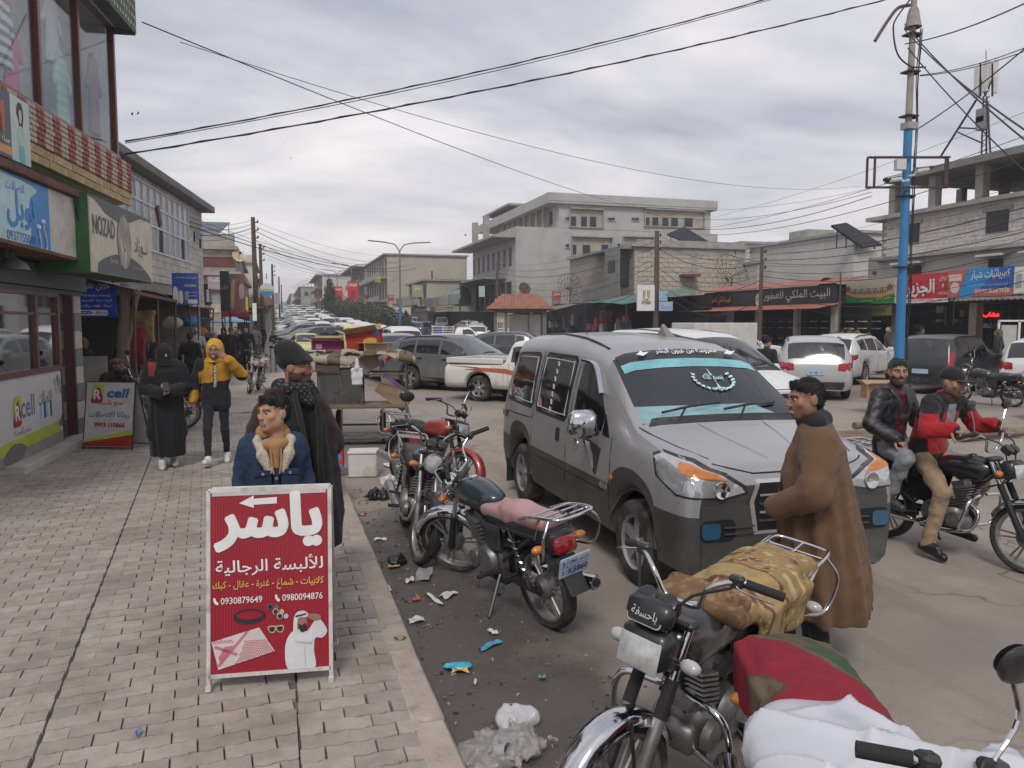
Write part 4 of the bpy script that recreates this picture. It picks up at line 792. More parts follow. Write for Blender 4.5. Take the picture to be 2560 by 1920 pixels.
o,Fm,w,h=xsign('pale wooden and green sign board left of the blue pole',(2112,700),(2236,758),33,plain('sign_wood',(.46,.42,.34),.5));printed('green_field',[[(-w/2,-h/2),(w/2,-h/2),(w/2,-h*.12),(w*.2,-h*.28),(-w*.2,-h*.26),(-w/2,-h*.05)]],Fm,M_green,o,.01,.01);printed('orange_curve',[[(-w/2,-h*.05),(-w*.2,-h*.26),(w*.2,-h*.28),(w/2,-h*.12),(w/2,-h*.06),(w*.2,-h*.2),(-w*.2,-h*.18),(-w/2,h*.05)]],Fm,plain('sign_orange',(.75,.30,.10)),o,.015,.01);printed('badges',[[(-w*.46,.02),(-w*.36,.02),(-w*.36,.25),(-w*.41,.38),(-w*.46,.25)],[(w*.36,.02),(w*.46,.02),(w*.46,.25),(w*.41,.38),(w*.36,.25)]],Fm,plain('sign_brown',(.22,.12,.05)),o,.02,.01);lettering('محل طويل',Fm@MX.Translation((w*.3,-h*.34,0)),w=w*.28,m=M_yel,parent=o,depth=.04);lettering('بهارات - مكسرات',Fm@MX.Translation((-w*.02,-h*.42,0)),w=w*.25,m=M_white,parent=o,depth=.04)
for k in range(16):printed('jar',[[(-w*.36+k*w*.045,-.12),(-w*.335+k*w*.045,-.12),(-w*.335+k*w*.045,.02+.08*(k%3)),(-w*.36+k*w*.045,.02+.08*(k%3))]],Fm,plain('sign_brown',(.22,.12,.05)),o,.02,.008)
finish(o)
o,Fm,w,h=xsign('bright red sign with big white Arabic script beside the blue pole',(2240,690),(2371,755),33.2,M_redsign);printed('white_strip',[[(-w/2,-h/2),(w/2,-h/2),(w/2,-h*.36),(-w/2,-h*.36)]],Fm,M_white,o,.01,.01);lettering('الجزيرة',Fm@MX.Translation((-w*.06,-h*.3,0)),w=w*.62,h=h*.6,m=M_white,parent=o,bold=.03,depth=.03);lettering('توابل',Fm@MX.Translation((w*.4,h*.22,0)),w=w*.15,m=M_white,parent=o,depth=.03);lettering('و',Fm@MX.Translation((w*.4,0,0)),h=h*.12,m=M_white,parent=o,depth=.03);lettering('بهارات',Fm@MX.Translation((w*.4,-h*.26,0)),w=w*.17,m=M_white,parent=o,depth=.03);lettering('توابل بهارات أعشاب طبية زيوت',Fm@MX.Translation((0,-h*.47,0)),w=w*.8,m=M_redsign,parent=o,depth=.03);finish(o)
o,Fm,w,h=xsign('blue and red electrical shop sign between the red sign and a white one',(2372,677),(2533,738),33.0,M_bsign);printed('red_corner',[[(-w/2,-h/2),(-w*.34,-h/2),(-w*.18,h/2),(-w/2,h/2)]],Fm,plain('sign_brick',(.45,.12,.10)),o,.01,.01);printed('dark_blue',[[(-w*.1,-h/2),(w/2,-h/2),(w/2,h/2),(w*.3,h/2)]],Fm,plain('sign_deep_blue',(.015,.10,.36)),o,.01,.01);printed('bulb',[circ(-w*.38,-h*.15,h*.2),[(-w*.48,h*.1),(-w*.28,h*.1),(-w*.27,h*.34),(-w*.49,h*.34)]],Fm,plain('sign_pink',(.66,.50,.48)),o,.02,.01);lettering('كهربائيات شيار',Fm@MX.Translation((w*.16,h*.08,0)),w=w*.58,h=h*.36,m=M_white,parent=o,depth=.03);lettering('أدوات كهربائية ومنزلية بطاريات الكترونيات',Fm@MX.Translation((w*.12,-h*.14,0)),w=w*.6,m=plain('sign_lightblue',(.3,.55,.75)),parent=o,depth=.03);printed('red_strip',[[(-w*.1,-h/2),(w/2,-h/2),(w/2,-h*.24),(-w*.07,-h*.24)]],Fm,MATS['sign_brick'],o,.02,.006);lettering('ŞIYAR ELEKTRİK',Fm@MX.Translation((w*.2,-h*.42,0)),w=w*.52,m=plain('sign_rose',(.75,.6,.55)),parent=o,bold=.03,depth=.03);finish(o)
o,Fm,w,h=xsign('white sign with pale jar pictures at the edge of the shop row',(2536,668),(2640,730),33.0,M_white);printed('jars',[rrect(-w*.45,-h*.3,-w*.3,h*.25,.1),rrect(-w*.25,-h*.25,-w*.12,h*.3,.1)],Fm,plain('print_grey',(.35,.35,.36)),o,.01);finish(o)
o,Fm,w,h=xsign('yellow green café sign under the pale wooden sign',(2115,765),(2225,788),33.3,plain('sign_olive',(.46,.47,.20)));lettering('ملحمات النور',Fm@MX.Translation((w*.12,-h*.25,0)),w=w*.55,m=plain('sign_red',(.5,.09,.07)),parent=o,depth=.03);printed('figures',[circ(-w*.38,.0,.14),circ(-w*.3,-.05,.12)],Fm,plain('sign_brown',(.22,.12,.05)),o,.02);finish(o)
o,Fm,w,h=xsign('red glowing LED sign inside the dark spice shop',(2456,778),(2503,797),34.5,plain('led_back',(.06,.004,.005),.5));lettering('عشاب',Fm@MX.Translation((0,-h*.34,0)),w=w*.85,h=h*.7,m=plain('led_red',(1,.03,.03),.5,emis=2.2,var=0),parent=o,bold=.04,depth=.04);finish(o)
PX=30.;PS=wthing('perfume_shop','low black fronted perfume shop with red tin eaves and lit shelves','shop',(PX+2,43,0));wbox('interior',M_dark,PS,(PX+2.2,35.9,.1,PX+2.3,50,3.2),(PX,36,3.1,PX+.6,50,4.2),(PX,51.8,.1,PX+4,52,3.1));wbox('fascia',plain('fascia_black',(.02,.022,.026),.35),PS,(PX-.12,35.9,3.05,PX,49.8,4.2))
b=MB();b.grid(lambda u,v:(PX-1.6+v*1.6,35.6+u*15.4,2.85+v*.3+.03*math.sin(u*17*2*PI/.25)),400,1);b.grid(lambda u,v:(PX-.5+v*2.5,35.5+u*14.6,4.25+v*.45+.03*math.sin(u*14.6*2*PI/.25)),400,1);b.build('tin_eaves',mat('red_tin',(.33,.12,.09),.6,var=.25,scale=1),PS)
PFm=XF(PX-.12,40.0,3.6);lettering('البيت الملكي للعطور',PFm@MX.Translation((.5,-.32,0)),w=6.2,h=.75,m=plain('sign_ivory',(.62,.58,.48)),parent=PS,bold=.025,depth=.03);lettering('البيت الملكي للعطور',XF(PX-.12,47.6,3.3),w=2.5,h=.6,m=plain('sign_gold',(.60,.30,.05)),parent=PS,bold=.03,depth=.03);printed('emblem',[blob2([(-3.4,-.4),(-3.5,.1),(-3.2,.4),(-2.9,.1),(-3.0,-.4)])],PFm,MATS['sign_ivory'],PS,.01);wbox('dark_panel',plain('fascia_grey',(.05,.055,.065),.3),PS,(PX-.14,43.6,3.2,PX-.125,46.1,4.0));wbox('side_wall',plain('panel_tan',(.42,.34,.27)),PS,(PX-.1,49.9,3.2,PX+2,51.2,4.1))
for k in range(30):y=35+(k%15)*1.05;z=.6+(k//15)*1.1;wbox('shelf',plain('shelf_lit',(.40,.37,.28))if k%3 else plain('shelf_teal',(.10,.2,.24)),PS,(PX+1.9,y,z,PX+2.15,y+.5,z+.06),(PX+1.9,y,z+.4,PX+2.15,y+.45,z+.46))
for y in(36,39.3,43.2,46.4,50):wbox('column',M_conc,PS,(PX-.1,y,.1,PX+.2,y+.35,3.1))
finish(PS)
GM=wthing('market_shed','open market sheds under sagging green tin roofs full of hung clothes','market stall',(25,56,.3));b=MB();b.grid(lambda u,v:(22.6+v*6,48+u*18,3.3+v*1.0+.25*math.sin(u*5)+.02*math.sin(u*18*2*PI/.3)),240,2);b.build('green_roof',mat('green_tin',(.07,.16,.13),.6,var=.3,scale=.8),GM);b=MB();b.grid(lambda u,v:(21.8+v*3,62+u*12,2.9+v*.5+.3*math.sin(u*4+v)),40,3);b.build('grey_sheet',MATS['tin_rusty'],GM);wbox('back',M_dark,GM,(28.6,47,0,28.8,78,4),(22.8,72,0,28,72.2,3.5))
for k in range(36):y=48+random.random()*22;z=1.0+random.random()*1.2;c=random.choice([(.25,.04,.04),(.06,.06,.07),(.3,.28,.26),(.08,.1,.2),(.4,.4,.4),(.2,.06,.1)]);wbox('garment',plain(f'garment_{c}',c,.9),GM,(22.9+random.random(),y,z,23.4+random.random(),y+.45,z+random.uniform(.5,1.0)),ch=.08)
for k in range(7):wbox('post',M_iron,GM,(22.8,48+k*3.6,0,22.9,48.1+k*3.6,3.3))
finish(GM)
ST=wthing('store_sign','white store sign with a gold and green emblem hung beside the utility pole','sign',(22.3,44.6,3));p,q=atY(1594,777,44.6),atY(1637,713,44.6);wbox('sign_panel',M_white,ST,(p.x,44.6,p.z,q.x,44.75,q.z));cx_=(p.x+q.x)/2;SF=YF(cx_,44.6,0)
b=MB();b.T=SF
for sg in(-1,1):b.c=None;b.tube([(sg*.22,p.z+1.3,.01),(sg*.2,p.z+.85,.01),(sg*.02,p.z+.68,.01)],.045,6,sq=.2);b.tube([(sg*.1,p.z+1.3,.01),(sg*.1,p.z+.9,.01)],.04,6,sq=.2)
b.build('emblem',plain('emblem_gold',(.30,.26,.10)),ST);lettering('STORE',SF@MX.Translation((0,p.z+.42,0)),w=.62,m=M_black,parent=ST,bold=.03,depth=.01);lettering('HASAN',SF@MX.Translation((0,p.z+.56,0)),w=.6,m=plain('emblem_gold',(.30,.26,.10)),parent=ST,depth=.01);finish(ST)
for k,(a,c,lb)in enumerate((((1648,728),(1669,752),'small blue lettered sign high on the utility pole'),((1648,754),(1682,777),'small blue lettered sign low on the utility pole'))):
 p,q=atY(a[0],c[1],44.5),atY(c[0],a[1],44.5);o=wthing('pole_sign',lb,'sign',(p.x,44.5,p.z));wbox('sign_panel',plain('sign_pale_blue',(.34,.46,.66)),o,(p.x,44.5,p.z,q.x,44.55,q.z));lettering('مكتب عقاري',YF((p.x+q.x)/2,44.5,p.z+.1),w=(q.x-p.x)*.8,m=plain('sign_navy',(.05,.18,.42)),parent=o,depth=.01);finish(o)
def mid_house(lab,pxl,pxr,pyt,Y,depth,m,st=3,xr=None,wins=True,over=.6):
 a,c=atY(pxl,pyt,Y),atY(pxr,pyt,Y);zb=rise(Y);o=wthing('house',lab,'building',((a.x+c.x)/2,Y,zb),'houses across the street');H=a.z
 wbox('wall',m,o,(a.x,Y,zb-2,c.x,Y+depth,H));wbox('roof_slab',M_conc,o,(a.x-over,Y-.3,H,c.x+.2,Y+depth,H+.22));hs=(H-zb)/st
 for k in range(1,st):
  wbox('balcony',M_conc,o,(a.x-1.3,Y+.5,zb+k*hs,a.x,Y+depth-1,zb+k*hs+.15),(a.x-1.3,Y+.5,zb+k*hs,a.x-1.2,Y+depth-1,zb+k*hs+.9))
  for j in range(max(2,int(depth/3.5))):yy=Y+1+j*3.4;wbox('window',M_hole,o,(a.x-.05,yy,zb+k*hs+.6,a.x+.1,yy+1.3,zb+(k+1)*hs-.5))
  if wins:wbox('window',M_hole,o,(a.x+1.0,Y-.05,zb+k*hs+.9,a.x+2.1,Y+.1,zb+k*hs+2.1))
 finish(o);return o
mid_house('broad beige three storey house with a blank side wall beyond the market sheds',968,1167,637,118,30,mat('plaster_sand',(.43,.39,.33),.9,var=.12,scale=.4,dirt=((.3,.27,.23),.5,.8,.3,None)),3,wins=False)
mid_house('grey house with overhanging flat roof and verandas beyond the broad beige house',912,968,667,152,30,M_conc,3,over=2.5);mid_house('cream house with curved balconies behind the red street banners',805,912,688,188,40,M_plasterw,3,over=1.5)
mid_house('low dark house further up the far side beside the lamp row',752,812,718,245,70,M_conc,2);mid_house('farthest hazy block on the far side of the street',728,772,735,380,150,M_plasterw,2)
o=mid_house('low sandy house with an arched window behind the parked pickups',1068,1190,702,96,14,M_stone,2,wins=False);p=atY(1157,730,95.8);b=MB();b.prism([(-1.1,0),(1.1,0),(1.1,1.2),(.78,2.0),(0,2.35),(-.78,2.0),(-1.1,1.2)],.1,YF(p.x,95.93,p.z-1.6));q=b.build('arched_window',M_hole,o);q.matrix_parent_inverse=MX.Translation(-o.location)
for k,(x0,x1_,Y,lb)in enumerate(((17.5,23,88,'cluttered row of shop awnings below the arched house'),(17,21,108,'cluttered shop awnings below the broad beige house'),(15.5,18,150,'dim shop awnings under the grey veranda house'))):
 o=wthing('shop_awnings',lb,'shop',((x0+x1_)/2,Y,rise(Y)));zb=rise(Y);wbox('interior',M_dark,o,(x0+1.5,Y,zb,x1_+4,Y+14,zb+2.6))
 for j in range(9):
  c=random.choice([(.30,.27,.24),(.2,.18,.16),(.10,.13,.17),(.27,.25,.17),(.24,.13,.11),(.36,.35,.33)]);yy=Y-6+j*2.3;b=MB();b.box((x0+random.uniform(-.5,1),yy,zb+2.8+random.uniform(-.3,.4)),(2.2,2.0,.06),MX.Rotation(R(random.uniform(-5,20)),3,'Y'));b.build('awning',plain(f'aw_{c}',c),o)
  c2=random.choice([(.30,.31,.29),(.18,.22,.22),(.27,.25,.17),(.22,.14,.12),(.14,.16,.2)]);wbox('board',plain(f'bd_{c2}',c2),o,(x0+random.uniform(0,1),yy-.5,zb+3.3,x0+1.4,yy+.9,zb+4.3))
 finish(o)
KS=thing('kiosk','small kiosk with red tiled hip roof and open timber frame behind the van','kiosk',(13.3,42,0),R(-17));KS.scale=(.86,.86,.92);M_kf=plain('kiosk_frame',(.14,.135,.13),.6);M_kp=plain('kiosk_panel',(.50,.44,.34),.6)
for x in(-1.6,-.9,.75,1.6):
 for y in(-1.2,1.2):B('post',M_kf,KS,(x,y,1.5,.16+.1*(x>.5),.2,3.0))
B('panel',M_kp,KS,(-1.25,-1.2,2.55,.5,.06,.6),(-1.25,-1.2,.6,.5,.06,1.1),(-1.45,-1.2,1.6,.08,.06,1.2),(-1.05,-1.2,1.6,.08,.06,1.2));B('panel',M_white,KS,(.1,1.2,1.4,1.6,.06,2.7),(1.2,1.2,1.4,.6,.06,2.7));B('lintel',M_kf,KS,(0,-1.2,2.92,3.4,.18,.14),(0,1.2,2.92,3.4,.18,.14),(-1.6,0,2.92,.16,2.3,.14),(1.6,0,2.92,.16,2.3,.14));B('window_frame',M_kf,KS,(-.3,-1.1,1.2,.5,.05,.06),(-.05,-1.1,.6,.06,.05,1.2))
rf=B('roof_deck',M_kf,KS,(0,0,3.02,4.3,3.2,.06));M_rt=mat('roof_tile',(.27,.115,.08),.7,var=.25,scale=3,rnd=.15,bump=.3);tm=MB();tm.grid(lambda u,v:(-.11+u*.22,v*.34,.04*math.sin(u*PI)+.0),6,1);tme=None
for sgn in(-1,1):
 for r in range(6):
  for c in range(19):
   x=-1.98+c*.22;yv=sgn*(1.75-r*.29);zz=3.05+r*.155
   if abs(x)>2.05-r*.16:continue
   if tme is None:o=tm.build('tile',M_rt,rf,60);tme=o.data
   else:o=bpy.data.objects.new('tile',tme);COL.objects.link(o);o.parent=rf
   o.location=(x,yv,zz);o.rotation_euler=(R(28),0,0 if sgn<0 else PI)
b=MB();b.add([(-2.2,-1.7,3.03),(2.2,-1.7,3.03),(2.2,1.7,3.03),(-2.2,1.7,3.03),(-1.2,0,3.95),(1.2,0,3.95)],[(0,1,5,4),(2,3,4,5),(1,2,5),(3,0,4)]);b.build('roof_core',mat('roof_tile_core',(.22,.095,.068),.8,var=.3),rf)
MEDX=10.5
b=MB()
for y0,y1 in zip(YS[4:-2],YS[5:-1]):
 for(xa_,xb_)in((MEDX-1.1,MEDX+1.1),):b.add([(xa_,y0,rise(y0)),(xb_,y0,rise(y0)),(xb_,y0,rise(y0)+.2),(xa_,y0,rise(y0)+.2),(xa_,y1,rise(y1)),(xb_,y1,rise(y1)),(xb_,y1,rise(y1)+.2),(xa_,y1,rise(y1)+.2)],[(0,3,7,4),(3,2,6,7),(1,5,6,2),(0,1,2,3)])
tag(b.build('median',M_kerb),kind='structure')
M_leaf=mat('leaf',(.045,.06,.03),.7,var=.45,scale=2.5,attr='Col')
def foliage(parent,cen,rad,n,size,cols,seed=0,name='foliage',shell=.55,shape_fn=None,m=None):
 rg=np.random.default_rng(seed);d=rg.normal(size=(n,3));d/=np.linalg.norm(d,axis=1)[:,None];r=(shell+(1-shell)*rg.random(n))*(1+.18*np.sin(d[:,0]*5+seed)*np.sin(d[:,1]*6)+.12*np.sin(d[:,2]*9+d[:,0]*4));P=d*r[:,None]
 if shape_fn is not None:P=shape_fn(P)
 P=P*np.array(rad)+np.array(cen);a=rg.normal(size=(n,3));a/=np.linalg.norm(a,axis=1)[:,None];u=np.cross(a,d);u/=np.linalg.norm(u,axis=1)[:,None]+1e-9;w=np.cross(u,a);s=size*(.6+.8*rg.random(n))[:,None]
 Vt=np.stack([P-u*s,P+a*s*.5,P+u*s,P-a*s*.6],1).reshape(-1,3);c0=np.array(cols[0]);c1=np.array(cols[1]);t=rg.random(n)**1.5;C=c0+(c1-c0)*t[:,None];C=np.repeat(C,4,0)
 me=bpy.data.meshes.new(name);me.from_pydata(Vt.tolist(),[],[(4*i,4*i+1,4*i+2,4*i+3)for i in range(n)]);at=me.color_attributes.new('Col','FLOAT_COLOR','POINT');at.data.foreach_set('color',np.c_[C,np.ones(len(C))].astype(np.float32).ravel());return link(name,me,m or M_leaf,parent)
DKG=((.025,.036,.02),(.075,.095,.045))
def bush(loc,rad,lab,n=900,size=.09,seed=0,cone=False,group='planting on the median',cols=DKG):
 o=thing('bush',lab,'bush',loc,0,group);b=MB();b.tube([(0,0,0),(0,0,rad[2]*.9)],[.06,.03],6);b.build('stem',MATS['bark_grey'],o)
 fn=None
 if cone:
  def fn(P):q=P.copy();t=np.clip((P[:,2]+1)/2,0,1);q[:,0]*=(1.15-.95*t);q[:,1]*=(1.15-.95*t);return q
 foliage(o,(0,0,rad[2]),rad,n,size,cols,seed,'crown',.5,fn);return o
def zof(y,dz=.2):return rise(y)+dz
pc=lambda px,py,y:atY(px,py,y)
bush((11.0,68,zof(68)),(1.25,1.25,1.35),'cone shaped clipped bush in front of the blue lamp post',1500,.1,1,True);bush((9.6,72,zof(72)),(1.4,1.5,1.4),'olive clipped bush just behind the cardboard boxes',1500,.1,2,True)
for k,(px,y,rx,rz)in enumerate(((985,78,2.0,1.3),(955,86,2.2,1.5),(925,94,2.4,1.7),(895,102,2.5,1.9),(868,112,2.5,2.0),(845,124,2.6,2.1))):
 bush((atY(px,800,y).x,y,zof(y)),(rx,3.2,rz),('rounded hedge bush next to the olive clipped bush','second hedge bush of the median row','third hedge bush of the median row','fourth hedge bush, tall and dark, on the median','fifth hedge bush below the larger red banner','last hedge bush of the median before the cypress')[k],1600,.13,5+k)
cy=thing('cypress_tree','dark narrow cypress between the red banners','tree',(atY(826,800,140).x,140,zof(140)));b=MB();b.tube([(0,0,0),(0,0,5)],[.15,.05],6);b.build('trunk',MATS['bark_grey'],cy);foliage(cy,(0,0,3.4),(1.5,1.5,3.6),2600,.2,((.018,.028,.02),(.05,.065,.04)),9,'crown',.4,lambda P:np.c_[P[:,0]*(1.1-.5*(P[:,2]+1)/2),P[:,1]*(1.1-.5*(P[:,2]+1)/2),P[:,2]])
bush((26.8,31.5,.12),(1.5,1.3,.8),'small yellow green shrub on the far pavement by the white van roof',1300,.1,31,group='shrubs',cols=((.07,.085,.025),(.16,.17,.06)))
M_lamp=plain('lamp_post_grey',(.20,.20,.205),.5,metal=.3);M_bluep=mat('pole_blue',(.030,.185,.40),.5,var=.2,scale=4,dirt=((.10,.15,.2),.58,.75,3,None))
ly=[68,113,140,162,190,215,242,270,300,332,366,402,440]
lnames=['nearest','second','third','fourth','fifth','sixth','seventh','eighth','ninth','tenth','eleventh','twelfth','thirteenth','fourteenth','fifteenth','farthest']
for k,y in enumerate(ly):
 o=thing('street_lamp',f'{lnames[k]} double armed street lamp of the row along the median','street lamp',(MEDX,y,rise(y)),0,'street lamps on the median');H=9.0;b=MB();b.tube([(0,0,0),(0,0,3.2)],.13,8);b.build('blue_base',M_bluep,o);b=MB();b.tube([(0,0,3.2),(0,0,H-.9)],[.09,.07],8);b.build('post',M_lamp,o)
 for s in(-1,1):
  b=MB();b.tube(bez([(0,0,H-.95),(s*.22,0,H-.6),(s*.5,0,H-.32),(s*1.2,0,H-.2)],8),.05,6);a=b.build('arm',M_lamp,o);b=MB();b.box((s*1.95,0,H-.12),(1.6,.3,.09),MX.Rotation(R(-4*s),3,'Y'),.03);b.build('lamp_head',plain('lamp_head',(.22,.22,.23),.4),a)
 if k in(1,2,4):
  zb=3.0 if k!=2 else 2.6;bn=thing('street_banner',('large red vertical banner with white script on the second street lamp','red vertical banner with white script on the third street lamp','small red banner on the fifth street lamp')[(1,2,4).index(k)],'banner',(MEDX,y-.15,rise(y)),0,'red banners on street lamps');w=1.5
  B('cloth',plain('banner_red',(.55,.03,.045),.7),bn,(.15,0,zb+1.7,w,.03,3.4));lettering('تخفيضات',YF(.15,-.017,zb+2.6),w=w*.8,h=.6,m=M_white,parent=bn,bold=.03,depth=.01);lettering('كبرى',YF(.15,-.017,zb+.3),w=w*.7,h=.5,m=M_white,parent=bn,bold=.03,depth=.01)
  b=MB();b.T=YF(.15,-.017,zb);b.prism(blob2([(-.3,1.1),(.3,1.1),(.35,1.7),(.1,2.2),(-.2,2.1),(-.35,1.6)]),.008,MX.Translation((0,0,.005)));b.build('print',plain('banner_dark',(.30,.02,.04),.7),bn);B('bracket',M_iron,bn,(.1,.08,zb+3.4,w,.03,.03),(.1,.08,zb,w,.03,.03))
PXY=atG(2243,1012);UP=thing('utility_pole','tall utility pole painted blue with grey top, sign frame and cameras','utility pole',(PXY.x,PXY.y,0));lean=.0
zp=lambda py:CAMZ+(807-py)/1923*(PXY.x*_sy+PXY.y*_cy)
b=MB();b.tube([(0,0,-.1),(.0,0,zp(640)),(.0,0,zp(335))],[.125,.105,.098],14);b.build('blue_shaft',M_bluep,UP,40);b=MB();b.tube([(.0,0,zp(335)),(.02,0,zp(60)),(.03,0,zp(-60))],[.082,.072,.068],12);b.build('grey_shaft',mat('pole_concrete',(.30,.275,.25),.85,var=.25,scale=3,bump=.3),UP,40)
b=MB();b.box((.03,0,zp(328)),(.30,.26,.16));b.build('collar',M_conc,UP);b=MB();b.lathe([(.10,.45),(.13,.35),(.17,.1),(.2,0),(.14,0)],14,MX.Translation((.02,0,zp(95))));b.build('wrapped_sack',mat('sackcloth',(.30,.27,.25),.9,var=.3,scale=14,bump=.5),UP,40)
for k,py in enumerate((112,200,305,497,670)):B('clamp',M_iron,UP,(0,0,zp(py),.34,.3,.035),(.17,0,zp(py),.06,.08,.09))
b=MB();b.tube(bez([(-.1,0,zp(44)),(-.45,0,zp(55)),(-.75,0,zp(90)),(-1.08,0,zp(138))],12),.04,8);b.build('bent_arm',plain('arm_rust',(.10,.055,.06),.6),UP)
SFz0,SFz1=zp(478),zp(406);Q=MX.Rotation(R(-17),4,'Z');b=MB();b.T=Q
for x in(-.98,-.86,.86,.98):b.box((x,-.17+.14*(abs(x)>.9),(SFz0+SFz1)/2),(.045,.045,SFz1-SFz0))
for z in(SFz0,SFz1):
 b.box((0,-.17,z),(1.8,.045,.045));b.box((0,-.03,z+.02),(1.98,.045,.045))
 for x in(-.92,.92):b.box((x,-.1,z+.01),(.045,.16,.04),MX.Rotation(R(-40 if x<0 else 40),3,'Z'))
b.build('sign_frame',plain('frame_dark',(.06,.03,.035),.6),UP)
for x,z,a in((.14,zp(440),10),(-.24,zp(458),192)):
 b=MB();T=Q@MX.Translation((x,-.2,z))@MX.Rotation(R(a),4,'Z')@MX.Rotation(R(-8 if a<90 else 12),4,'Y');b.T=T;b.tube([(0,0,0),(.34,0,.02)],[.065,.062],12);b.box((.2,0,.08),(.42,.15,.02));c=b.build('camera',plain('camera_white',(.6,.6,.6),.4),UP,40);b=MB();b.T=T;b.tube([(.34,0,.02),(.37,0,.02)],.058,12);b.box((.37,0,.05),(.12,.145,.06));b.build('lens',M_black,c);b=MB();b.T=T;b.tube([(0,0,0),(-.03,.05,-.08),(-.12,.15,-.08)],.03,6);b.build('bracket',MATS['camera_white'],c)
b=MB();b.T=Q;b.box((-.24,-.16,zp(424)),(.24,.16,.26),None,.01);b.build('junction_box',plain('junction_white',(.55,.55,.55)),UP)
b=MB()
for dx_,ph in((.14,0),(.17,1),(.12,2)):b.tube([(dx_+.02*math.sin(k+ph),-.1-.02*math.cos(k*1.3),zp(100)-k*(zp(100)-zp(900))/18)for k in range(19)],.012,5)
b.build('loose_wires',M_black,UP)
b=MB();b.tube(bez([(-.1,-.1,zp(25)),(-.55,-.1,zp(80)),(-.65,-.1,zp(110)),(-.5,-.1,zp(165)),(-.1,-.1,zp(190)),(.35,-.1,zp(188))],30),.02,6);b.build('cable_loop',M_black,UP)
M_wood=mat('pole_wood',(.10,.075,.055),.9,var=.35,scale=3,bump=.6,bscale=14,stretch=(1,1,.15))
def pole(px,pyt,y,lab,r=.13,lean=0,base=.1,arms=True,m=None):
 p=atY(px,pyt,y);o=thing('utility_pole',lab,'utility pole',(p.x,y,rise(y)+base),0,'wooden utility poles');H=p.z-rise(y)-base;b=MB();b.tube([(lean,0,-.2),(lean*.4,0,H*.5),(0,0,H)],[r,r*.85,r*.7],10);b.build('shaft',m or M_wood,o,40)
 if arms:
  for k in range(3):
   B('insulator_bracket',M_iron,o,(.12,0,H-.3-k*.45,.3,.05,.05));b=MB();b.lathe([(.03,-.06),(.06,-.02),(.04,.02),(.06,.05),(.02,.08)],8,MX.Translation((.26,0,H-.24-k*.45)));b.build('insulator',M_black,o)
 return o
pole(632,543,48,'tall dark wooden pole on the near pavement beyond the stalls',.17,.12);pole(650,610,60,'second wooden pole on the near pavement',.15,.1);pole(680,660,84,'third wooden pole on the near pavement',.14);pole(697,692,112,'fourth wooden pole on the near pavement',.13,arms=False);pole(703,712,150,'fifth, small hazy pole on the near pavement',.13,arms=False)
pole(1643,577,45,'thick wooden pole wrapped in cables beside the store sign',.2);pole(1905,617,38,'thin wooden pole in front of the perfume shop',.13);pole(1243,655,75,'wooden pole in front of the tall grey building',.16);pole(1080,677,100,'wooden pole before the arched house',.15,arms=False);pole(1150,700,92,'thin pole between the market sheds and arched house',.1,arms=False);pole(963,700,125,'thin pole before the broad beige house',.12,arms=False);pole(2102,682,33.2,'short iron post beside the perfume shop',.06,arms=False)
M_cable=plain('cable_black',(.02,.02,.022),.6,var=0)
CABN=[0]
def cable(a,c,r,sag,lab,n=20,twist=0,group='overhead cables'):
 a,c=V(a),V(c);pts=[]
 for k in range(n+1):t=k/n;p=a.lerp(c,t);p.z-=sag*4*t*(1-t);pts.append(p)
 o=thing('overhead_cable',lab,'cable',tuple(a),0,group);b=MB();b.T=MX.Translation(-a);b.tube(pts,r,5)
 if twist:b.tube([p+V((0,r*1.3*math.cos(i*2.1),r*1.3*math.sin(i*2.1)))for i,p in enumerate(pts)],r*.8,5)
 b.build('strand',M_cable,o);return o
top=V((PXY.x,PXY.y,zp(17)));lc=lambda py,y=15.8:atY(313,py,y)
cable(top+V((-.12,0,0)),atY(313,386,15.8),.0145,.2,'thick black cable from the blue pole down to the shop house corner',40,1)
e1=atY(2300,-118,15.5);cable(e1,atY(313,354,15.8),.012,.3,'upper of two close cables ending at the shop house window',40,1);cable(e1+V((.6,.3,.3)),atY(313,358,15.9),.008,.36,'lower, thinner of two close cables ending at the shop house window',40)
cable(atY(355,55,14.5),atY(1655,532,62),.011,.5,'long cable from the corrugated awning towards the tall grey building',40);cable(atY(450,105,18),atY(2150,465,40),.008,1.2,'thin cable crossing the sky towards the sign frame',40)
right=[((2262,60),15.5,(2600,380),8),((2262,75),15.5,(2600,350),7.5),((2270,120),15.5,(2610,470),11),((2262,110),15.5,(2620,-20),10),((2300,188),15.5,(2620,95),12),((2300,190),15.5,(2620,105),12),((2290,325),15.7,(2700,0),10)]
rl=['first of the cables fanning out right of the blue pole','second of the cables fanning out right of the blue pole','third of the cables fanning out right of the blue pole','cable rising to the upper right corner from the blue pole','upper of the paired cables leaving the pole loop','lower of the paired cables leaving the pole loop','thin wire rising beside the antenna mast']
for(p,y,q,y2),lb in zip(right,rl):cable(atY(p[0],p[1],y),atY(q[0],q[1],y2),.014 if y2!=12 else .010,.12,lb,14)
bund=[]
for k in range(9):bund.append((atY(1648,590+k*16,45),atY(1905,628+k*14,38),.5+.12*k))
for k in range(10):bund.append((atY(1905,625+k*13,38),atY(2640,470+k*26,22),.3+.1*k))
for k in range(6):bund.append((atY(1648,585+k*14,45),atY(1243,662+k*10,75),.7+.2*k))
for k in range(5):bund.append((atY(1640,690+k*12,45),atY(1300,800+k*6,62),.2+.1*k))
for k in range(7):bund.append((atY(1700+k*20,560+k*14,60),atY(2640,250+k*62,20),.5+.15*k))
for k in range(3):bund.append((atY(1243,665+k*10,75),atY(1080,690+k*6,100),.4))
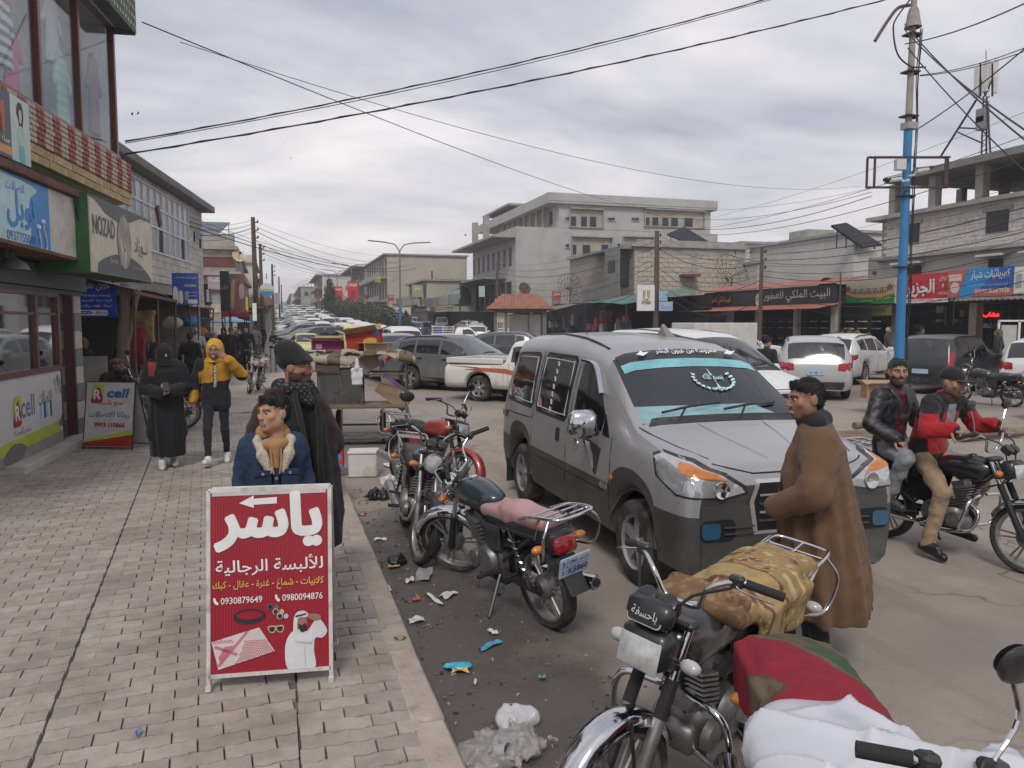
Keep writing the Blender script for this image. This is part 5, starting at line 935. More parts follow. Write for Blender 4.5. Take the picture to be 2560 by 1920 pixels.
for k in range(5):bund.append((atY(634,552+k*12,48),atY(1000,640+k*14,72+8*k),.6+.2*k))
for k in range(4):bund.append((atY(634,548+k*10,48),atY(500,560+k*14,29),.15))
for k in range(3):bund.append((atY(470,540+k*12,28),atY(1000+20*k,655+k*8,70),.8))
for k in range(4):bund.append((atY(652,615+k*8,60),atY(880,670+k*8,110),.6))
for k in range(3):bund.append((atY(1600,508+20*k,62),atY(2180,470+10*k,30),.8+.2*k))
names=['utility pole','perfume shop','market sheds','pavement']
ordn=['first','second','third','fourth','fifth','sixth','seventh','eighth','ninth','tenth']
gl=[(9,'thick wooden pole to the thin wooden pole'),(10,'thin wooden pole to the right edge'),(6,'thick wooden pole to the pole before the grey building'),(5,'thick wooden pole down to the market sheds'),(7,'stone building to the upper right'),(3,'pole before the grey building to the arched house'),(5,'tall dark pole across to the nearest street lamp'),(4,'tall dark pole back to the stone house'),(3,'stone house across the street'),(4,'second wooden pole across the street'),(3,'grey building towards the sign frame')]
i=0
for n,g in gl:
 for k in range(n):a,c,s=bund[i];i+=1;cable(a,c,.008+.005*((k*7)%3),s,f'{ordn[k]} cable down, {g}',16)
SD=thing('satellite_dish','cream satellite dish on the maroon banded stone house','satellite dish',tuple(atY(597,640,44.6)),R(20),'satellite dishes')
def dish(o,r,m,mesh=False,tilt=60):
 b=MB();T=MX.Rotation(R(tilt),4,'X');n=20
 if not mesh:b.lathe([(.02,-.16*r)]+[(r*t,-.16*r+.16*r*t*t)for t in(.25,.5,.75,1)],n,T);b.build('bowl',m,o,60)
 else:
  for k in range(16):a=2*PI*k/16;b.tube([T@V((r*t*math.cos(a),r*t*math.sin(a),-.3*r+.3*r*t*t))for t in(0,.33,.66,1)],.018,4)
  for t in(.33,.66,1):b.tube([T@V((r*t*math.cos(2*PI*k/24),r*t*math.sin(2*PI*k/24),-.3*r+.3*r*t*t))for k in range(24)],.018,4,closed=True)
  b.build('ribs',m,o)
 b=MB();b.tube([T@V((0,0,-.16*r)),T@V((0,0,r*.8))],.02,5);b.ball(T@V((0,0,r*.8)),.07);b.build('feed_arm',M_iron,o);b=MB();b.tube([(0,0,-.1),(0,.1,-r*1.1)],.04,6);b.build('stand',M_iron,o)
dish(SD,.36,plain('dish_cream',(.5,.42,.3)))
for px,py,y,r,ms,lb,m in((1426,718,66,1.35,True,'dark mesh satellite dish left of the stone building',M_iron),(1830,692,52,1.8,True,'large dark mesh satellite dish above the perfume shop',M_iron),(1312,722,70,.65,False,'brown satellite dish by the kiosk roof',M_rust),(2076,738,38,1.1,False,'dark round dish behind the perfume shop roof',M_iron)):
 o=thing('satellite_dish',lb,'satellite dish',tuple(atY(px,py,y)),R(15),'satellite dishes');dish(o,r,m,ms,75)
def ysign(label,pa,pb,y,m,txt=None,rz=0,tm=None,posts=True,nm='shop_sign'):
 a,c=atY(pa[0],pb[1],y),atY(pb[0],pa[1],y);cx=(a.x+c.x)/2;o=thing(nm,label,'sign',(cx,y,rise(y)),rz);w,h=c.x-a.x,c.z-a.z;zb=a.z-rise(y);B('sign_panel',m,o,(0,0,zb+h/2,w,.06,h))
 if txt:lettering(txt,YF(0,-.03,zb+h*.55),w=w*.7,m=tm or M_white,parent=o,depth=.006)
 if posts:B('post',M_iron,o,(-w*.4,.06,zb-.4,.04,.04,1.4),(w*.4,.06,zb-.4,.04,.04,1.4))
 return o,w,h,zb
ysign('mauve framed sign under the maroon banded house',(520,692),(558,722),36,plain('sign_mauve',(.40,.30,.33)),'مكتبة');ysign('grey empty panel below the mauve sign',(517,724),(560,755),36.2,plain('panel_grey',(.33,.31,.30)))
o,w,h,zb=ysign('tall black banner with a small green emblem beside the brown food banner',(552,678),(572,778),31,plain('banner_black',(.03,.035,.03)),'نزل',0,plain('emblem_lime',(.3,.4,.15)));o,w,h,zb=ysign('brown food banner with a round plate picture',(572,685),(612,782),31.3,plain('banner_brown',(.20,.11,.095)),None)
printed('plate',[circ(w*.28,zb+h*.55,w*.16,20,h*.2)],YF(0,-.03,0),plain('plate_rose',(.45,.33,.32)),o);printed('food',[blob2([(-w*.35,zb+h*.2),(-w*.3,zb+h*.75),(-w*.1,zb+h*.85),(-w*.15,zb+h*.4),(-w*.2,zb+h*.12)])],YF(0,-.03,0),plain('food_tan',(.45,.32,.2)),o)
ysign('red canopy board below the brown food banner',(555,778),(622,792),33,plain('canopy_red',(.36,.03,.04)));o,w,h,zb=ysign('yellow and black strip sign beside the brown food banner',(610,742),(620,780),34,plain('strip_yellow',(.62,.45,.05)),None)
RS=thing('round_sign','round white, green and blue sign hanging from a pole','sign',tuple(atY(667,725,56)));b=MB();b.T=YF(0,0,0);b.prism(circ(0,0,.48,28),.06);b.build('disc',plain('disc_white',(.6,.62,.62)),RS);printed('blue_half',[[(-.465,-.08),(.465,-.08)]+[(.47*math.cos(a),.47*math.sin(a))for a in np.linspace(-.17,-PI+.17,14)]],YF(0,0,0),plain('disc_blue',(.06,.24,.5)),RS,.065);printed('green_stripe',[[(-.465,-.05),(.465,-.05),(.46,.07),(-.46,.07)]],YF(0,0,0),plain('disc_green',(.40,.50,.15)),RS,.065);B('hanger',M_iron,RS,(0,0,.95,.05,.05,.4))
ysign('white narrow notice board on the second wooden pole',(632,758),(641,802),44,M_white);ysign('brown wooden shop board over the far stalls',(643,745),(681,762),62,plain('board_wood',(.25,.14,.09)));ysign('pale small board stack on the near side row',(686,732),(700,760),90,plain('panel_grey',(.33,.31,.30)),posts=False)
for k,(a,c,lb,cc)in enumerate((((937,688),(952,706),'yellow shop sign on the broad beige house',(.30,.28,.13)),((1030,712),(1056,742),'yellow round billboard at the market',(.30,.30,.15)),((1130,722),(1150,748),'teal board leaning at the market',(.16,.30,.28)),((1197,715),(1212,742),'pale teal signboard near the kiosk',(.40,.5,.48)),((1448,745),(1473,774),'maroon shop sign left of the green sheds',(.24,.1,.09)),((1380,728),(1402,752),'red and blue poster on the grey building foot',(.4,.12,.1)),((970,738),(985,752),'red shop sign on the far side',(.34,.05,.08)))):ysign(lb,a,c,84-k,plain(f'far_sign_{k}',cc),'محل')
M_paint=mat('car_paint',rough=.32,objcol=True,var=.04,scale=2,coat=.55,dirt=((.26,.225,.19),.56,1.05,2.2,1.0));M_paintd=mat('car_paint_dusty',rough=.42,objcol=True,var=.06,scale=2,coat=.3,dirt=((.23,.20,.17),.46,1.0,2.0,1.3))
M_vglass=mat('car_glass',(.012,.015,.018),.04,coat=.6,var=.2,scale=1.5,spec=.8,dirt=((.20,.19,.175),.58,.95,2.2,None));M_tyre=mat('tyre',(.022,.021,.02),.85,var=.3,scale=6,dirt=((.16,.135,.11),.45,.8,5,None));M_rim=mat('alloy',(.42,.42,.43),.35,metal=.7,var=.2,scale=6,dirt=((.16,.14,.12),.5,.8,5,None));M_trim=mat('black_trim',(.022,.022,.024),.55,var=.2,dirt=((.17,.15,.13),.52,.8,4,None));M_chrome=plain('chrome',(.62,.62,.64),.12,metal=1.,var=.08)
M_hl=plain('headlight_glass',(.50,.52,.54),.08,metal=.5,coat=.6,var=.10,scale=7);M_tl=plain('tail_light',(.30,.008,.012),.12,coat=.5,var=.3,scale=10);M_amber=plain('amber_lens',(.50,.17,.035),.15,coat=.4,var=.25,scale=14);M_under=plain('underbody',(.012,.012,.012),.95);M_plate=plain('plate_white',(.58,.60,.62),.5);M_plateb=plain('plate_blue',(.36,.52,.70),.5)
M_clad=mat('van_cladding',(.070,.070,.066),.5,metal=.2,var=.15,scale=3,coat=.15,dirt=((.19,.17,.145),.6,1.3,2.5,.9))
class Hull:
 dens=.16
 def __init__(s,p):
  s.p=p;L,W,H=p['L'],p['W'],p['H'];top=p['top'];belt=p['belt'];wid=p.get('wid',[(0,.80),(.06,.89),(.2,.96),(.6,1),(L-.5,1),(L-.15,.96),(L-.04,.91),(L,.85)]);base=p.get('base',.22);Rw=p['R'];Ra=p.get('Ra',Rw+.065);ax_=p['axles']
  f=lambda C,u:float(np.interp(u,[c[0]for c in C],[c[1]for c in C]));tum=p.get('tumble',.17);hf=p.get('hfull',.5)
  us=set(np.round(np.linspace(0,L,int(L/.11)),4))|{0.03,.07,.12,L-.03,L-.08}
  for a in ax_:us|={round(a+Ra*math.cos(t),4)for t in np.linspace(0,PI,17)}|{a-Ra-.01,a+Ra+.01}
  for w in p.get('side',[]):us|=set(w[:2])
  us|=set(p['wind'])|set(p['rear'])|{c[0]for c in top};us=sorted(u for u in us if-.001<u<L+.001);us=[u for i,u in enumerate(us)if i==0 or u-us[i-1]>.004];s.us=us
  sm=lambda C,u:(f(C,u-.05)+2*f(C,u)+f(C,u+.05))/4 if .12<u<L-.12 else f(C,u)
  rows=[]
  for u in us:
   w=W/2*f(wid,u);zt=sm(top,u);zb=min(sm(belt,u),zt-.015);zs=f(p['sill'],u)if 'sill' in p else base
   for a in ax_:
    if abs(u-a)<Ra:zs=max(zs,Rw+math.sqrt(Ra*Ra-(u-a)**2))
   zs=min(zs,zb-.03);h=zt-zb;q=min(1,h/hf);wr=w*(.93-tum*q);dr=.025+p.get('drop',.085)*q;mk=p.get('mid',.5);zm=max(zs+.04,min(p.get('crease',.62),zb-.1)if zs<.45 else(zs+zb)/2)
   lo=p.get('lower',1.0)
   prof=[(w*.88*lo,zs),(w*.965*lo,zs+min(.05,(zb-zs)*.15)),(w*1.0,zs+(zm-zs)*.55),(w*1.0,zm),(w*.985,zm+(zb-zm)*.6),(w*.955,zb)]
   a0=(w*.945,zb+min(.03,h*.1));a1=(wr+(w*.02)*q,zt-dr-min(.05,h*.1)*q)
   prof+=[a0,((a0[0]+a1[0])/2+.012*q,(a0[1]+a1[1])/2),a1,(wr,zt-dr*.95),(wr*.93,zt-dr*.5),(wr*.75,zt-dr*.2),(wr*.4,zt-dr*.05),(0,zt)]
   rows.append(prof)
  s.rows=rows;s.n=len(rows[0]);s.L=L
 def pts(s,i):
  y=s.us[i]-s.L/2;r=s.rows[i];return[(x,y,z)for x,z in r]+[(-x,y,z)for x,z in r[-2::-1]]
 def cell(s,i,j):
  if s.p.get('clad')and j<=2:return 'cladding'
  return s.cell0(i,j)
 def cell0(s,i,j):
  p=s.p;u=(s.us[i]+s.us[i+1])/2
  if p['wind'][0]<u<p['wind'][1]and j>=10:return 'windshield'
  if p['rear'][0]<u<p['rear'][1]and j>=10:return 'rear_window'
  for k,w in enumerate(p.get('side',[])):
   if w[0]<u<w[1]and 6<=j<=7 and s.rows[i][8][1]-s.rows[i][6][1]>.03:return 'side_window',k
  return None
 def build(s,root,m_body,col,m_glass=None,skip=()):
  n=2*s.n-1;P=[s.pts(i)for i in range(len(s.us))];groups={}
  for i in range(len(s.us)-1):
   for j in range(n-1):
    jj=j if j<s.n-1 else n-2-j;c=s.cell(i,jj)
    if isinstance(c,tuple):c=(c[0],c[1],j<s.n-1)
    groups.setdefault(c,[]).append((i,j))
  vs=[p for r in P for p in r];out={}
  for key,cells in groups.items():
   fs=[(i*n+j,i*n+j+1,(i+1)*n+j+1,(i+1)*n+j)for i,j in cells]
   if key==('cladding' if s.p.get('clad')else None):fs+=[tuple(range(n))[::-1],tuple((len(P)-1)*n+k for k in range(n))]
   used=sorted({q for f in fs for q in f});mp_={q:k for k,q in enumerate(used)};b=MB();b.add([vs[q]for q in used],[tuple(mp_[q]for q in f)[::-1]for f in fs])
   nm='body' if key is None else key if isinstance(key,str)else key[0]
   if nm in skip:continue
   o=b.build(nm,m_body if key is None else M_clad if nm=='cladding' else(m_glass or M_vglass),root,42);o.color=(*col,1);out.setdefault(nm,[]).append(o)
  full=[(i*n+j,i*n+j+1,(i+1)*n+j+1,(i+1)*n+j)for i in range(len(P)-1)for j in range(n-1)]+[tuple(range(n)),tuple((len(P)-1)*n+k for k in range(n))]
  s.bvh=BVHTree.FromPolygons([V(v)for v in vs],full);return out
 def hit(s,a,c,axis):
  o,d={'f':(V((a,-9,c)),V((0,1,0))),'b':(V((a,9,c)),V((0,-1,0))),'l':(V((-9,a,c)),V((1,0,0))),'r':(V((9,a,c)),V((-1,0,0))),'t':(V((a,c,9)),V((0,0,-1))),'fl':(V((.8*a-4.8,-.6*a-6.4,c)),V((.6,.8,0))),'fr':(V((-.8*a+4.8,-.6*a-6.4,c)),V((-.6,.8,0)))}[axis]
  h=s.bvh.ray_cast(o,d)
  return(h[0],d)if h[0]is not None else(None,d)
 def patch(s,poly,axis,name,m,root,off=.006,rings=4,col=None):
  dn=[]
  for a_,b_ in zip(poly,poly[1:]+poly[:1]):k_=max(1,int(math.dist(a_,b_)/s.dens+.5));dn+=[(a_[0]+(b_[0]-a_[0])*q/k_,a_[1]+(b_[1]-a_[1])*q/k_)for q in range(k_)]
  poly=dn
  cx_=sum(p[0]for p in poly)/len(poly);cz_=sum(p[1]for p in poly)/len(poly);R_=[];last=None
  for k in range(rings+2):
   t=1 if k<2 else 1-(k-1)/rings;r=[]
   for x,z in poly:
    h,d=s.hit(cx_+(x-cx_)*max(t,.02),cz_+(z-cz_)*max(t,.02),axis)
    if h is None:h=last if last is not None else V((0,0,.5))
    last=h;r.append(h-d*(off if k else-.012))
   R_.append(r)
  b=MB();b.ring_loft(R_,False);b.add(R_[-1],[tuple(range(len(poly)))]);o=b.build(name,m,root,50,fix=True)
  if col:o.color=(*col,1)
  return o
 def seam(s,pts,axis,root,r=.0045,name='seam',m=None):
  P=[]
  for(a,c),(e,g)in zip(pts,pts[1:]):
   for k in range(7):
    h,d=s.hit(a+(e-a)*k/6,c+(g-c)*k/6,axis)
    if h is not None and(not P or(h-P[-1]).length>.004):P.append(h)
  if len(P)>2:b=MB();b.tube(P,r,5);return b.build(name,m or M_under,root)
_WH={}
def wheel_mesh(Rw,w,spokes=5,key=''):
 k=(Rw,w,spokes)
 if k in _WH:return _WH[k]
 r=Rw*.66;b=MB();M_=MX.Rotation(PI/2,4,'Y');hw=w/2
 b.lathe([(r*.97,-hw*.9),(Rw*.86,-hw),(Rw*.97,-hw*.82),(Rw,-hw*.5),(Rw,hw*.5),(Rw*.97,hw*.82),(Rw*.86,hw),(r*.97,hw*.9),(r*.92,hw*.5),(r*.92,-hw*.5),(r*.97,-hw*.9)],32,M_);t=b.build('tyre',M_tyre,None,40)
 b=MB();b.lathe([(r,hw*.85),(r*.95,hw*.9),(r*.88,hw*.72),(r*.88,-hw*.2),(.001,-hw*.2)],32,M_);b.lathe([(r*.24,hw*.2),(r*.24,hw*.66),(r*.14,hw*.78),(.001,hw*.78)],16,M_)
 for q in range(spokes):
  a=2*PI*q/spokes;c_,s_=math.cos(a),math.sin(a);T=MX.Rotation(a,4,'X');wd=r*(.34 if spokes<=6 else .16);vs=[T@V((x,y,z))for x,y,z in((hw*.60,-wd*.5,r*.1),(hw*.60,wd*.5,r*.1),(hw*.70,wd*.62,r*.93),(hw*.70,-wd*.62,r*.93),(hw*.2,-wd*.5,r*.1),(hw*.2,wd*.5,r*.1),(hw*.3,wd*.62,r*.93),(hw*.3,-wd*.62,r*.93))]
  b.add(vs,[(0,1,2,3)[::-1],(0,4,5,1),(1,5,6,2),(3,2,6,7),(0,3,7,4)])
 m2=b.build('rim',M_rim,None,30);b=MB();b.lathe([(r*.87,-hw*.15),(.001,-hw*.15)],20,M_);d=b.build('disc_shadow',M_under,None)
 res=[t.data,m2.data,d.data]
 for o in(t,m2,d):bpy.data.objects.remove(o)
 _WH[k]=res;return res
def put_wheels(root,p,w=.21,spokes=5,track=None):
 ms=wheel_mesh(p['R'],w,spokes);tr=track or p['W']/2-w/2-.015;out=[]
 for u in p['axles']:
  for s in(-1,1):
   o=bpy.data.objects.new('wheel',ms[0]);COL.objects.link(o);o.parent=root;o.location=(s*tr,u-p['L']/2,p['R']);o.rotation_euler=(random.uniform(0,6),0,0 if s>0 else PI)
   for nm,me in(('rim',ms[1]),('wheel_shade_disc',ms[2])):c=bpy.data.objects.new(nm,me);COL.objects.link(c);c.parent=o  # black disc behind the spokes, added for the shade inside the wheel
   out.append(o)
 b=MB();b.box((0,0,p['R']+.02),(p['W']*.80,p['L']*.9,.25));
 for u in p['axles']:b.box((0,u-p['L']/2,p['R']+.15),(p['W']-2*w-.12,p['R']*2+.14,p['R']*1.1 if not p.get('flat')else .3))
 b.build('underbody',M_under,root);return out
def mirror_pair(root,u,z,w,L,col,m=None,big=1.):
 for s in(-1,1):
  b=MB();b.box((s*(w+.13),u-L/2,z+.08),(.2*big,.1,.15*big),None,.03);b.box((s*(w+.01),u-L/2,z),(.1,.05,.05));o=b.build('mirror',m or M_paint,root,40);o.color=(*col,1)
def plate(root,x,y,z,back=False,txt=None,w=.46,h=.13,m=None):
 T=frame((x,y,z),(-1 if back else 1,0,0),(0,0,1));b=MB();b.prism(rrect(-w/2,-h/2,w/2,h/2,.015,2),.012,T);o=b.build('number_plate',m or M_plateb,root)
 if txt:lettering(txt,T@MX.Translation((0,-h*.3,0)),w=w*.8,h=h*.6,m=plain('plate_ink',(.05,.12,.35)),parent=o,depth=.0135)
 return o
T_SUV=dict(L=4.7,W=1.9,H=1.7,R=.36,axles=(.93,3.65),base=.27,top=[(0,.70),(.02,.88),(.1,.97),(.5,1.04),(1.25,1.10),(2.15,1.62),(2.6,1.69),(3.6,1.67),(4.2,1.60),(4.38,1.52),(4.62,1.08),(4.68,.95),(4.7,.75)],belt=[(0,.66),(.1,.90),(.5,.98),(1.3,1.03),(4.4,1.14),(4.7,.74)],wind=(1.27,2.12),rear=(4.34,4.60),side=[(1.75,2.52),(2.60,3.42),(3.50,4.1)],tumble=.17,hfull=.5)
T_MPV=dict(L=4.75,W=1.82,H=1.72,R=.32,axles=(.9,3.8),base=.24,top=[(0,.6),(.06,.78),(.2,.86),(.95,1.04),(1.95,1.62),(2.5,1.71),(4.0,1.70),(4.42,1.62),(4.66,1.02),(4.72,.9),(4.75,.7)],belt=[(0,.58),(.5,.84),(1.0,.95),(4.45,1.06),(4.75,.69)],wind=(.97,1.92),rear=(4.40,4.64),side=[(1.55,2.35),(2.43,3.35),(3.43,4.25)],tumble=.18)
T_VAN=dict(L=4.72,W=1.82,H=1.95,R=.335,axles=(.82,3.76),base=.27,wid=[(0,.86),(.03,.92),(.10,.965),(.3,.995),(.6,1),(4.2,1),(4.57,.96),(4.68,.91),(4.72,.85)],top=[(0,.93),(.02,1.01),(.07,1.06),(.3,1.12),(.9,1.25),(1.70,1.80),(2.0,1.88),(2.6,1.93),(3.4,1.95),(4.2,1.93),(4.5,1.86),(4.62,1.6),(4.69,1.0),(4.72,.8)],belt=[(0,.90),(.07,1.0),(.3,1.05),(.95,1.11),(4.6,1.14),(4.72,.78)],wind=(.93,1.72),rear=(4.5,4.64),side=[],tumble=.14,hfull=.7,drop=.15,crease=.72)
T_SED=dict(L=4.45,W=1.74,H=1.45,R=.31,axles=(.85,3.45),base=.21,top=[(0,.5),(.05,.66),(.15,.75),(.5,.82),(1.2,.93),(1.95,1.38),(2.3,1.44),(2.9,1.43),(3.2,1.38),(3.8,1.02),(4.2,.98),(4.4,.92),(4.45,.7)],belt=[(0,.49),(.5,.78),(1.25,.87),(3.8,.95),(4.2,.93),(4.45,.69)],wind=(1.22,1.92),rear=(3.24,3.76),side=[(1.66,2.36),(2.44,3.3)],tumble=.2,hfull=.45)
T_MINI=dict(L=4.2,W=1.65,H=1.9,R=.3,axles=(.7,3.2),base=.27,top=[(0,.7),(.04,.98),(.1,1.04),(.2,1.12),(.75,1.72),(1.0,1.84),(1.6,1.9),(3.8,1.89),(4.08,1.8),(4.17,1.2),(4.2,.8)],belt=[(0,.68),(.1,.98),(.25,1.04),(4.1,1.06),(4.2,.78)],wind=(.22,.72),rear=(4.06,4.16),side=[(.6,1.35),(1.45,2.45),(2.55,3.75)],tumble=.12,hfull=.7)
def car(T,name,lab,loc,rz,col,m=M_paint,group=None,detail=1,spokes=5,sign=False,tl='mid',grille=True,skip=(),plate_txt=None,roofrack=False,cat='car',mcol=None):
 root=thing(name,lab,cat,loc,rz,group);h=Hull(T);L,W=T['L'],T['W'];h.build(root,m,col,skip=skip);put_wheels(root,T,spokes=spokes)
 f=lambda C,u:float(np.interp(u,[c[0]for c in C],[c[1]for c in C]));zn=f(T['belt'],.12);hw=W/2
 for s in(-1,1):
  h.patch([(s*hw*.92,zn-.02),(s*hw*.55,zn-.1),(s*hw*.5,zn-.02),(s*hw*.62,zn+.07),(s*hw*.88,zn+.1)],'f','headlight',M_hl,root,.008);zr=f(T['belt'],L-.25)
  xs_=h.hit(L/2-.16,zr-.1,'l' if s<0 else 'r')[0]
  if xs_ is not None and tl!='tall':h.patch([(L/2-.04,zr-.28),(L/2-.30,zr-.17),(L/2-.36,zr-.06),(L/2-.05,zr-.05)],'l' if s<0 else 'r','tail_light',M_tl,root,.008)
  if tl=='tall':h.patch([(s*hw*.93,zr-.45),(s*hw*.76,zr-.45),(s*hw*.80,zr+.28),(s*hw*.88,zr+.28)],'b','tail_light',M_tl,root,.01)
  else:h.patch([(s*hw*.90,zr-.30),(s*hw*.56,zr-.27),(s*hw*.58,zr-.10),(s*hw*.88,zr-.05)],'b','tail_light',M_tl,root,.01)
 if grille:h.patch([(-hw*.48,zn-.1),(hw*.48,zn-.1),(hw*.4,zn-.24),(-hw*.4,zn-.24)],'f','grille',M_trim,root,.008)
 h.patch([(-hw*.7,.3),(hw*.7,.3),(hw*.74,.44),(-hw*.74,.44)],'f','air_intake',M_trim,root,.006);h.patch([(-hw*.9,.3),(hw*.9,.3),(hw*.9,.5),(-hw*.9,.5)],'b','rear_bumper',M_trim if detail else m,root,.012,col=col)
 yf=h.hit(0,.5,'f')[0].y;yb=h.hit(0,zr-.3,'b')[0].y;plate(root,0,yf-.02,.48,False,plate_txt,w=.44);plate(root,0,yb+.014,max(.62,zr-.33),True,plate_txt,w=.44);mirror_pair(root,T['wind'][0]+.35,f(T['belt'],T['wind'][0])+.02,hw*.93,L,col,m)
 if detail:
  sd=T.get('side',[])
  for s in('l','r'):
   for a,c in zip(sd,sd[1:]):x=(a[1]+c[0])/2-L/2;h.seam([(x,.38),(x,f(T['belt'],x+L/2))],s,root)
   if sd:x=sd[0][0]-L/2-.05;h.seam([(x,.38),(x-.05,.9)],s,root)
   for a in sd[:2]:x=a[1]-.17-L/2;z=f(T['belt'],a[1])-.12;h.patch(rrect(x-.09,z-.018,x+.09,z+.018,.015,2),s,'door_handle',M_chrome if detail>1 else m,root,.022,2,col)
   h.patch([(-L/2+T['axles'][0]+.5,.28),(-L/2+T['axles'][1]-.5,.28),(-L/2+T['axles'][1]-.5,.4),(-L/2+T['axles'][0]+.5,.4)],s,'sill_trim',M_trim,root,.006)
  b=MB()
  for s in(-1,1):b.tube([h.hit(s*.1+s*.25,T['wind'][0]-L/2+.06,'t')[0]+V((0,0,.012)),h.hit(s*.1-s*.3+.1,T['wind'][0]-L/2+.1,'t')[0]+V((0,0,.015))],.008,5)
  b.build('wiper',M_trim,root)
  if roofrack:
   for s in(-1,1):P=[h.hit(s*hw*.72,y,'t')[0]+V((0,0,.03 if 0<k<7 else .0))for k,y in enumerate(np.linspace(T['wind'][1]-L/2+.3,T['rear'][0]-L/2-.3,8))];b=MB();b.tube(P,.016,6);b.build('roof_rail',M_trim,root)
 root['_h']=0;del root['_h'];return root,h
WHITE=(.66,.66,.655);SILV=(.40,.40,.41);GREY=(.13,.135,.15);DARK=(.018,.020,.023);NAVY=(.012,.02,.05);YELL=(.60,.55,.21);BLUE=(.06,.11,.2)
M_vanp=mat('van_paint',(.37,.37,.378),.36,metal=.42,var=.08,scale=1.5,coat=.4,dirt=((.27,.245,.215),.55,1.2,1.6,1.4));M_vanglass=glass_mat('windscreen_glass',(.70,.88,.92),.10,.6,.02)
VT=dict(T_VAN);VT['clad']=True;VL=VT['L'];VW=VT['W']
def van(name,lab,loc,rz,col,m,hero=False,mclad=None):
 root=thing(name,lab,'van',loc,rz);T=dict(VT);
 if not hero:T.pop('clad')
 h=Hull(T);h.dens=.05 if hero else .15;o=h.build(root,m,col,M_vglass,());put_wheels(root,T,.215,5);hw=VW/2;L=VL
 if hero:
  for q in o['windshield']:q.data.materials.clear();q.data.materials.append(M_vanglass)
 Y=lambda u:u-L/2
 wins=[[(Y(4.36),1.16),(Y(3.46),1.14),(Y(3.42),1.2),(Y(3.46),1.66),(Y(3.52),1.70),(Y(4.2),1.68),(Y(4.30),1.6),(Y(4.40),1.25)],[(Y(3.22),1.13),(Y(2.42),1.12),(Y(2.37),1.17),(Y(2.38),1.66),(Y(2.44),1.70),(Y(3.2),1.71),(Y(3.27),1.66),(Y(3.28),1.18)],[(Y(2.18),1.11),(Y(1.50),1.12),(Y(1.48),1.26),(Y(1.78),1.55),(Y(1.92),1.65),(Y(2.16),1.68),(Y(2.2),1.63)]]
 for s in('l','r'):
  for k,w in enumerate(wins):
   c=[sum(p[i]for p in w)/len(w)for i in(0,1)];g=[(c[0]+(p[0]-c[0])*1.06,c[1]+(p[1]-c[1])*1.1)for p in w]
   if k<2 or not hero:h.patch(g,s,'window_seal',M_trim,root,.003,5)
   h.patch(w,s,'side_window',M_vglass,root,.006,6)
   if hero and s=='l' and k<2:
    P=[h.hit(c[0]+(x-c[0])*.9,c[1]+(z-c[1])*.88,s)[0]+V((-.010,0,0))for x,z in w];b=MB();b.tube(bez(P+[P[0]],40),.005,5);b.build('window_stripe',plain('stripe_white',(.55,.57,.58)),root)
  h.patch([(Y(1.46),1.10),(Y(1.30),1.09),(Y(1.47),1.27)],s,'quarter_window',M_vglass,root,.006,3)
  for u,z0,z1 in((2.28,.33,1.72),(3.35,.33,1.74),(1.22,.5,1.1)):h.seam([(Y(u),z0),(Y(u+(.03 if u<2 else 0)),z1)],s,root)
  h.seam([(Y(3.37),1.02),(Y(4.3),1.0)],s,root,.006);h.seam([(Y(1.35),.64),(Y(3.4),.64)],s,root,.005,'side_moulding')
  for u,m_ in((2.52,M_trim),(2.02,M_chrome)):h.patch(rrect(Y(u)-.05,.89,Y(u)+.05,1.02,.03,3)if m_ is M_trim else circ(Y(u),.93,.055,12),s,'door_handle',m_,root,.008,3)
  h.patch(rrect(Y(1.2)-.04,.76,Y(1.2)+.04,.80,.015,2),s,'side_indicator',M_amber,root,.012,2)
  for a in T['axles']:b=MB();b.tube([h.hit(Y(a)+.42*math.cos(t),.335+.42*math.sin(t),s)[0]for t in np.linspace(.15,PI-.15,16)if h.hit(Y(a)+.42*math.cos(t),.335+.42*math.sin(t),s)[0]is not None],.018,6);b.build('arch_lip',M_clad if hero else m,root)
 for s in(-1,1):
  fx='fl' if s<0 else 'fr';h.patch([(.40,1.090),(.44,0.945),(.62,0.850),(.98,0.840),(1.10,0.870),(1.08,0.925),(.95,1.015),(.72,1.090),(.48,1.125)],fx,'headlight_surround',M_trim,root,.006,6);h.patch([(.42,1.080),(.46,0.950),(.63,0.865),(.97,0.855),(1.075,0.880),(1.055,0.915),(.93,1.000),(.71,1.075),(.49,1.110)],fx,'headlight',M_hl,root,.014,6);h.patch([(.62,1.040),(.66,1.010),(.82,0.985),(.96,0.967),(.90,1.010),(.72,1.065),(.63,1.075)],fx,'indicator',M_amber,root,.022,4)
  b=MB();p=h.hit(s*.62,.905,'f')[0]+V((0,-.012,0));b.lathe([(.062,-.004),(.058,-.016),(.04,-.004),(.001,.004)],16,frame(p,(1,0,0),(0,0,1))@MX.Rotation(PI,4,'Y'));b.build('lamp_reflector',M_chrome,root,40)
  h.patch(rrect(s*.64-.13,.55,s*.64+.13,.70,.04,3),'f','fog_lamp_recess',M_under,root,.020,4);h.patch(rrect(s*.70-.07,.57,s*.70+.07,.68,.03,3),'f','fog_lamp',plain('fog_blue',(.03,.10,.18),.1,coat=.5),root,.030,3)
  for k in range(2):h.patch([(s*.36,.595+k*.045),(s*.60,.595+k*.045),(s*.60,.605+k*.045),(s*.36,.605+k*.045)],'f','intake_slat',M_clad,root,.034,2)
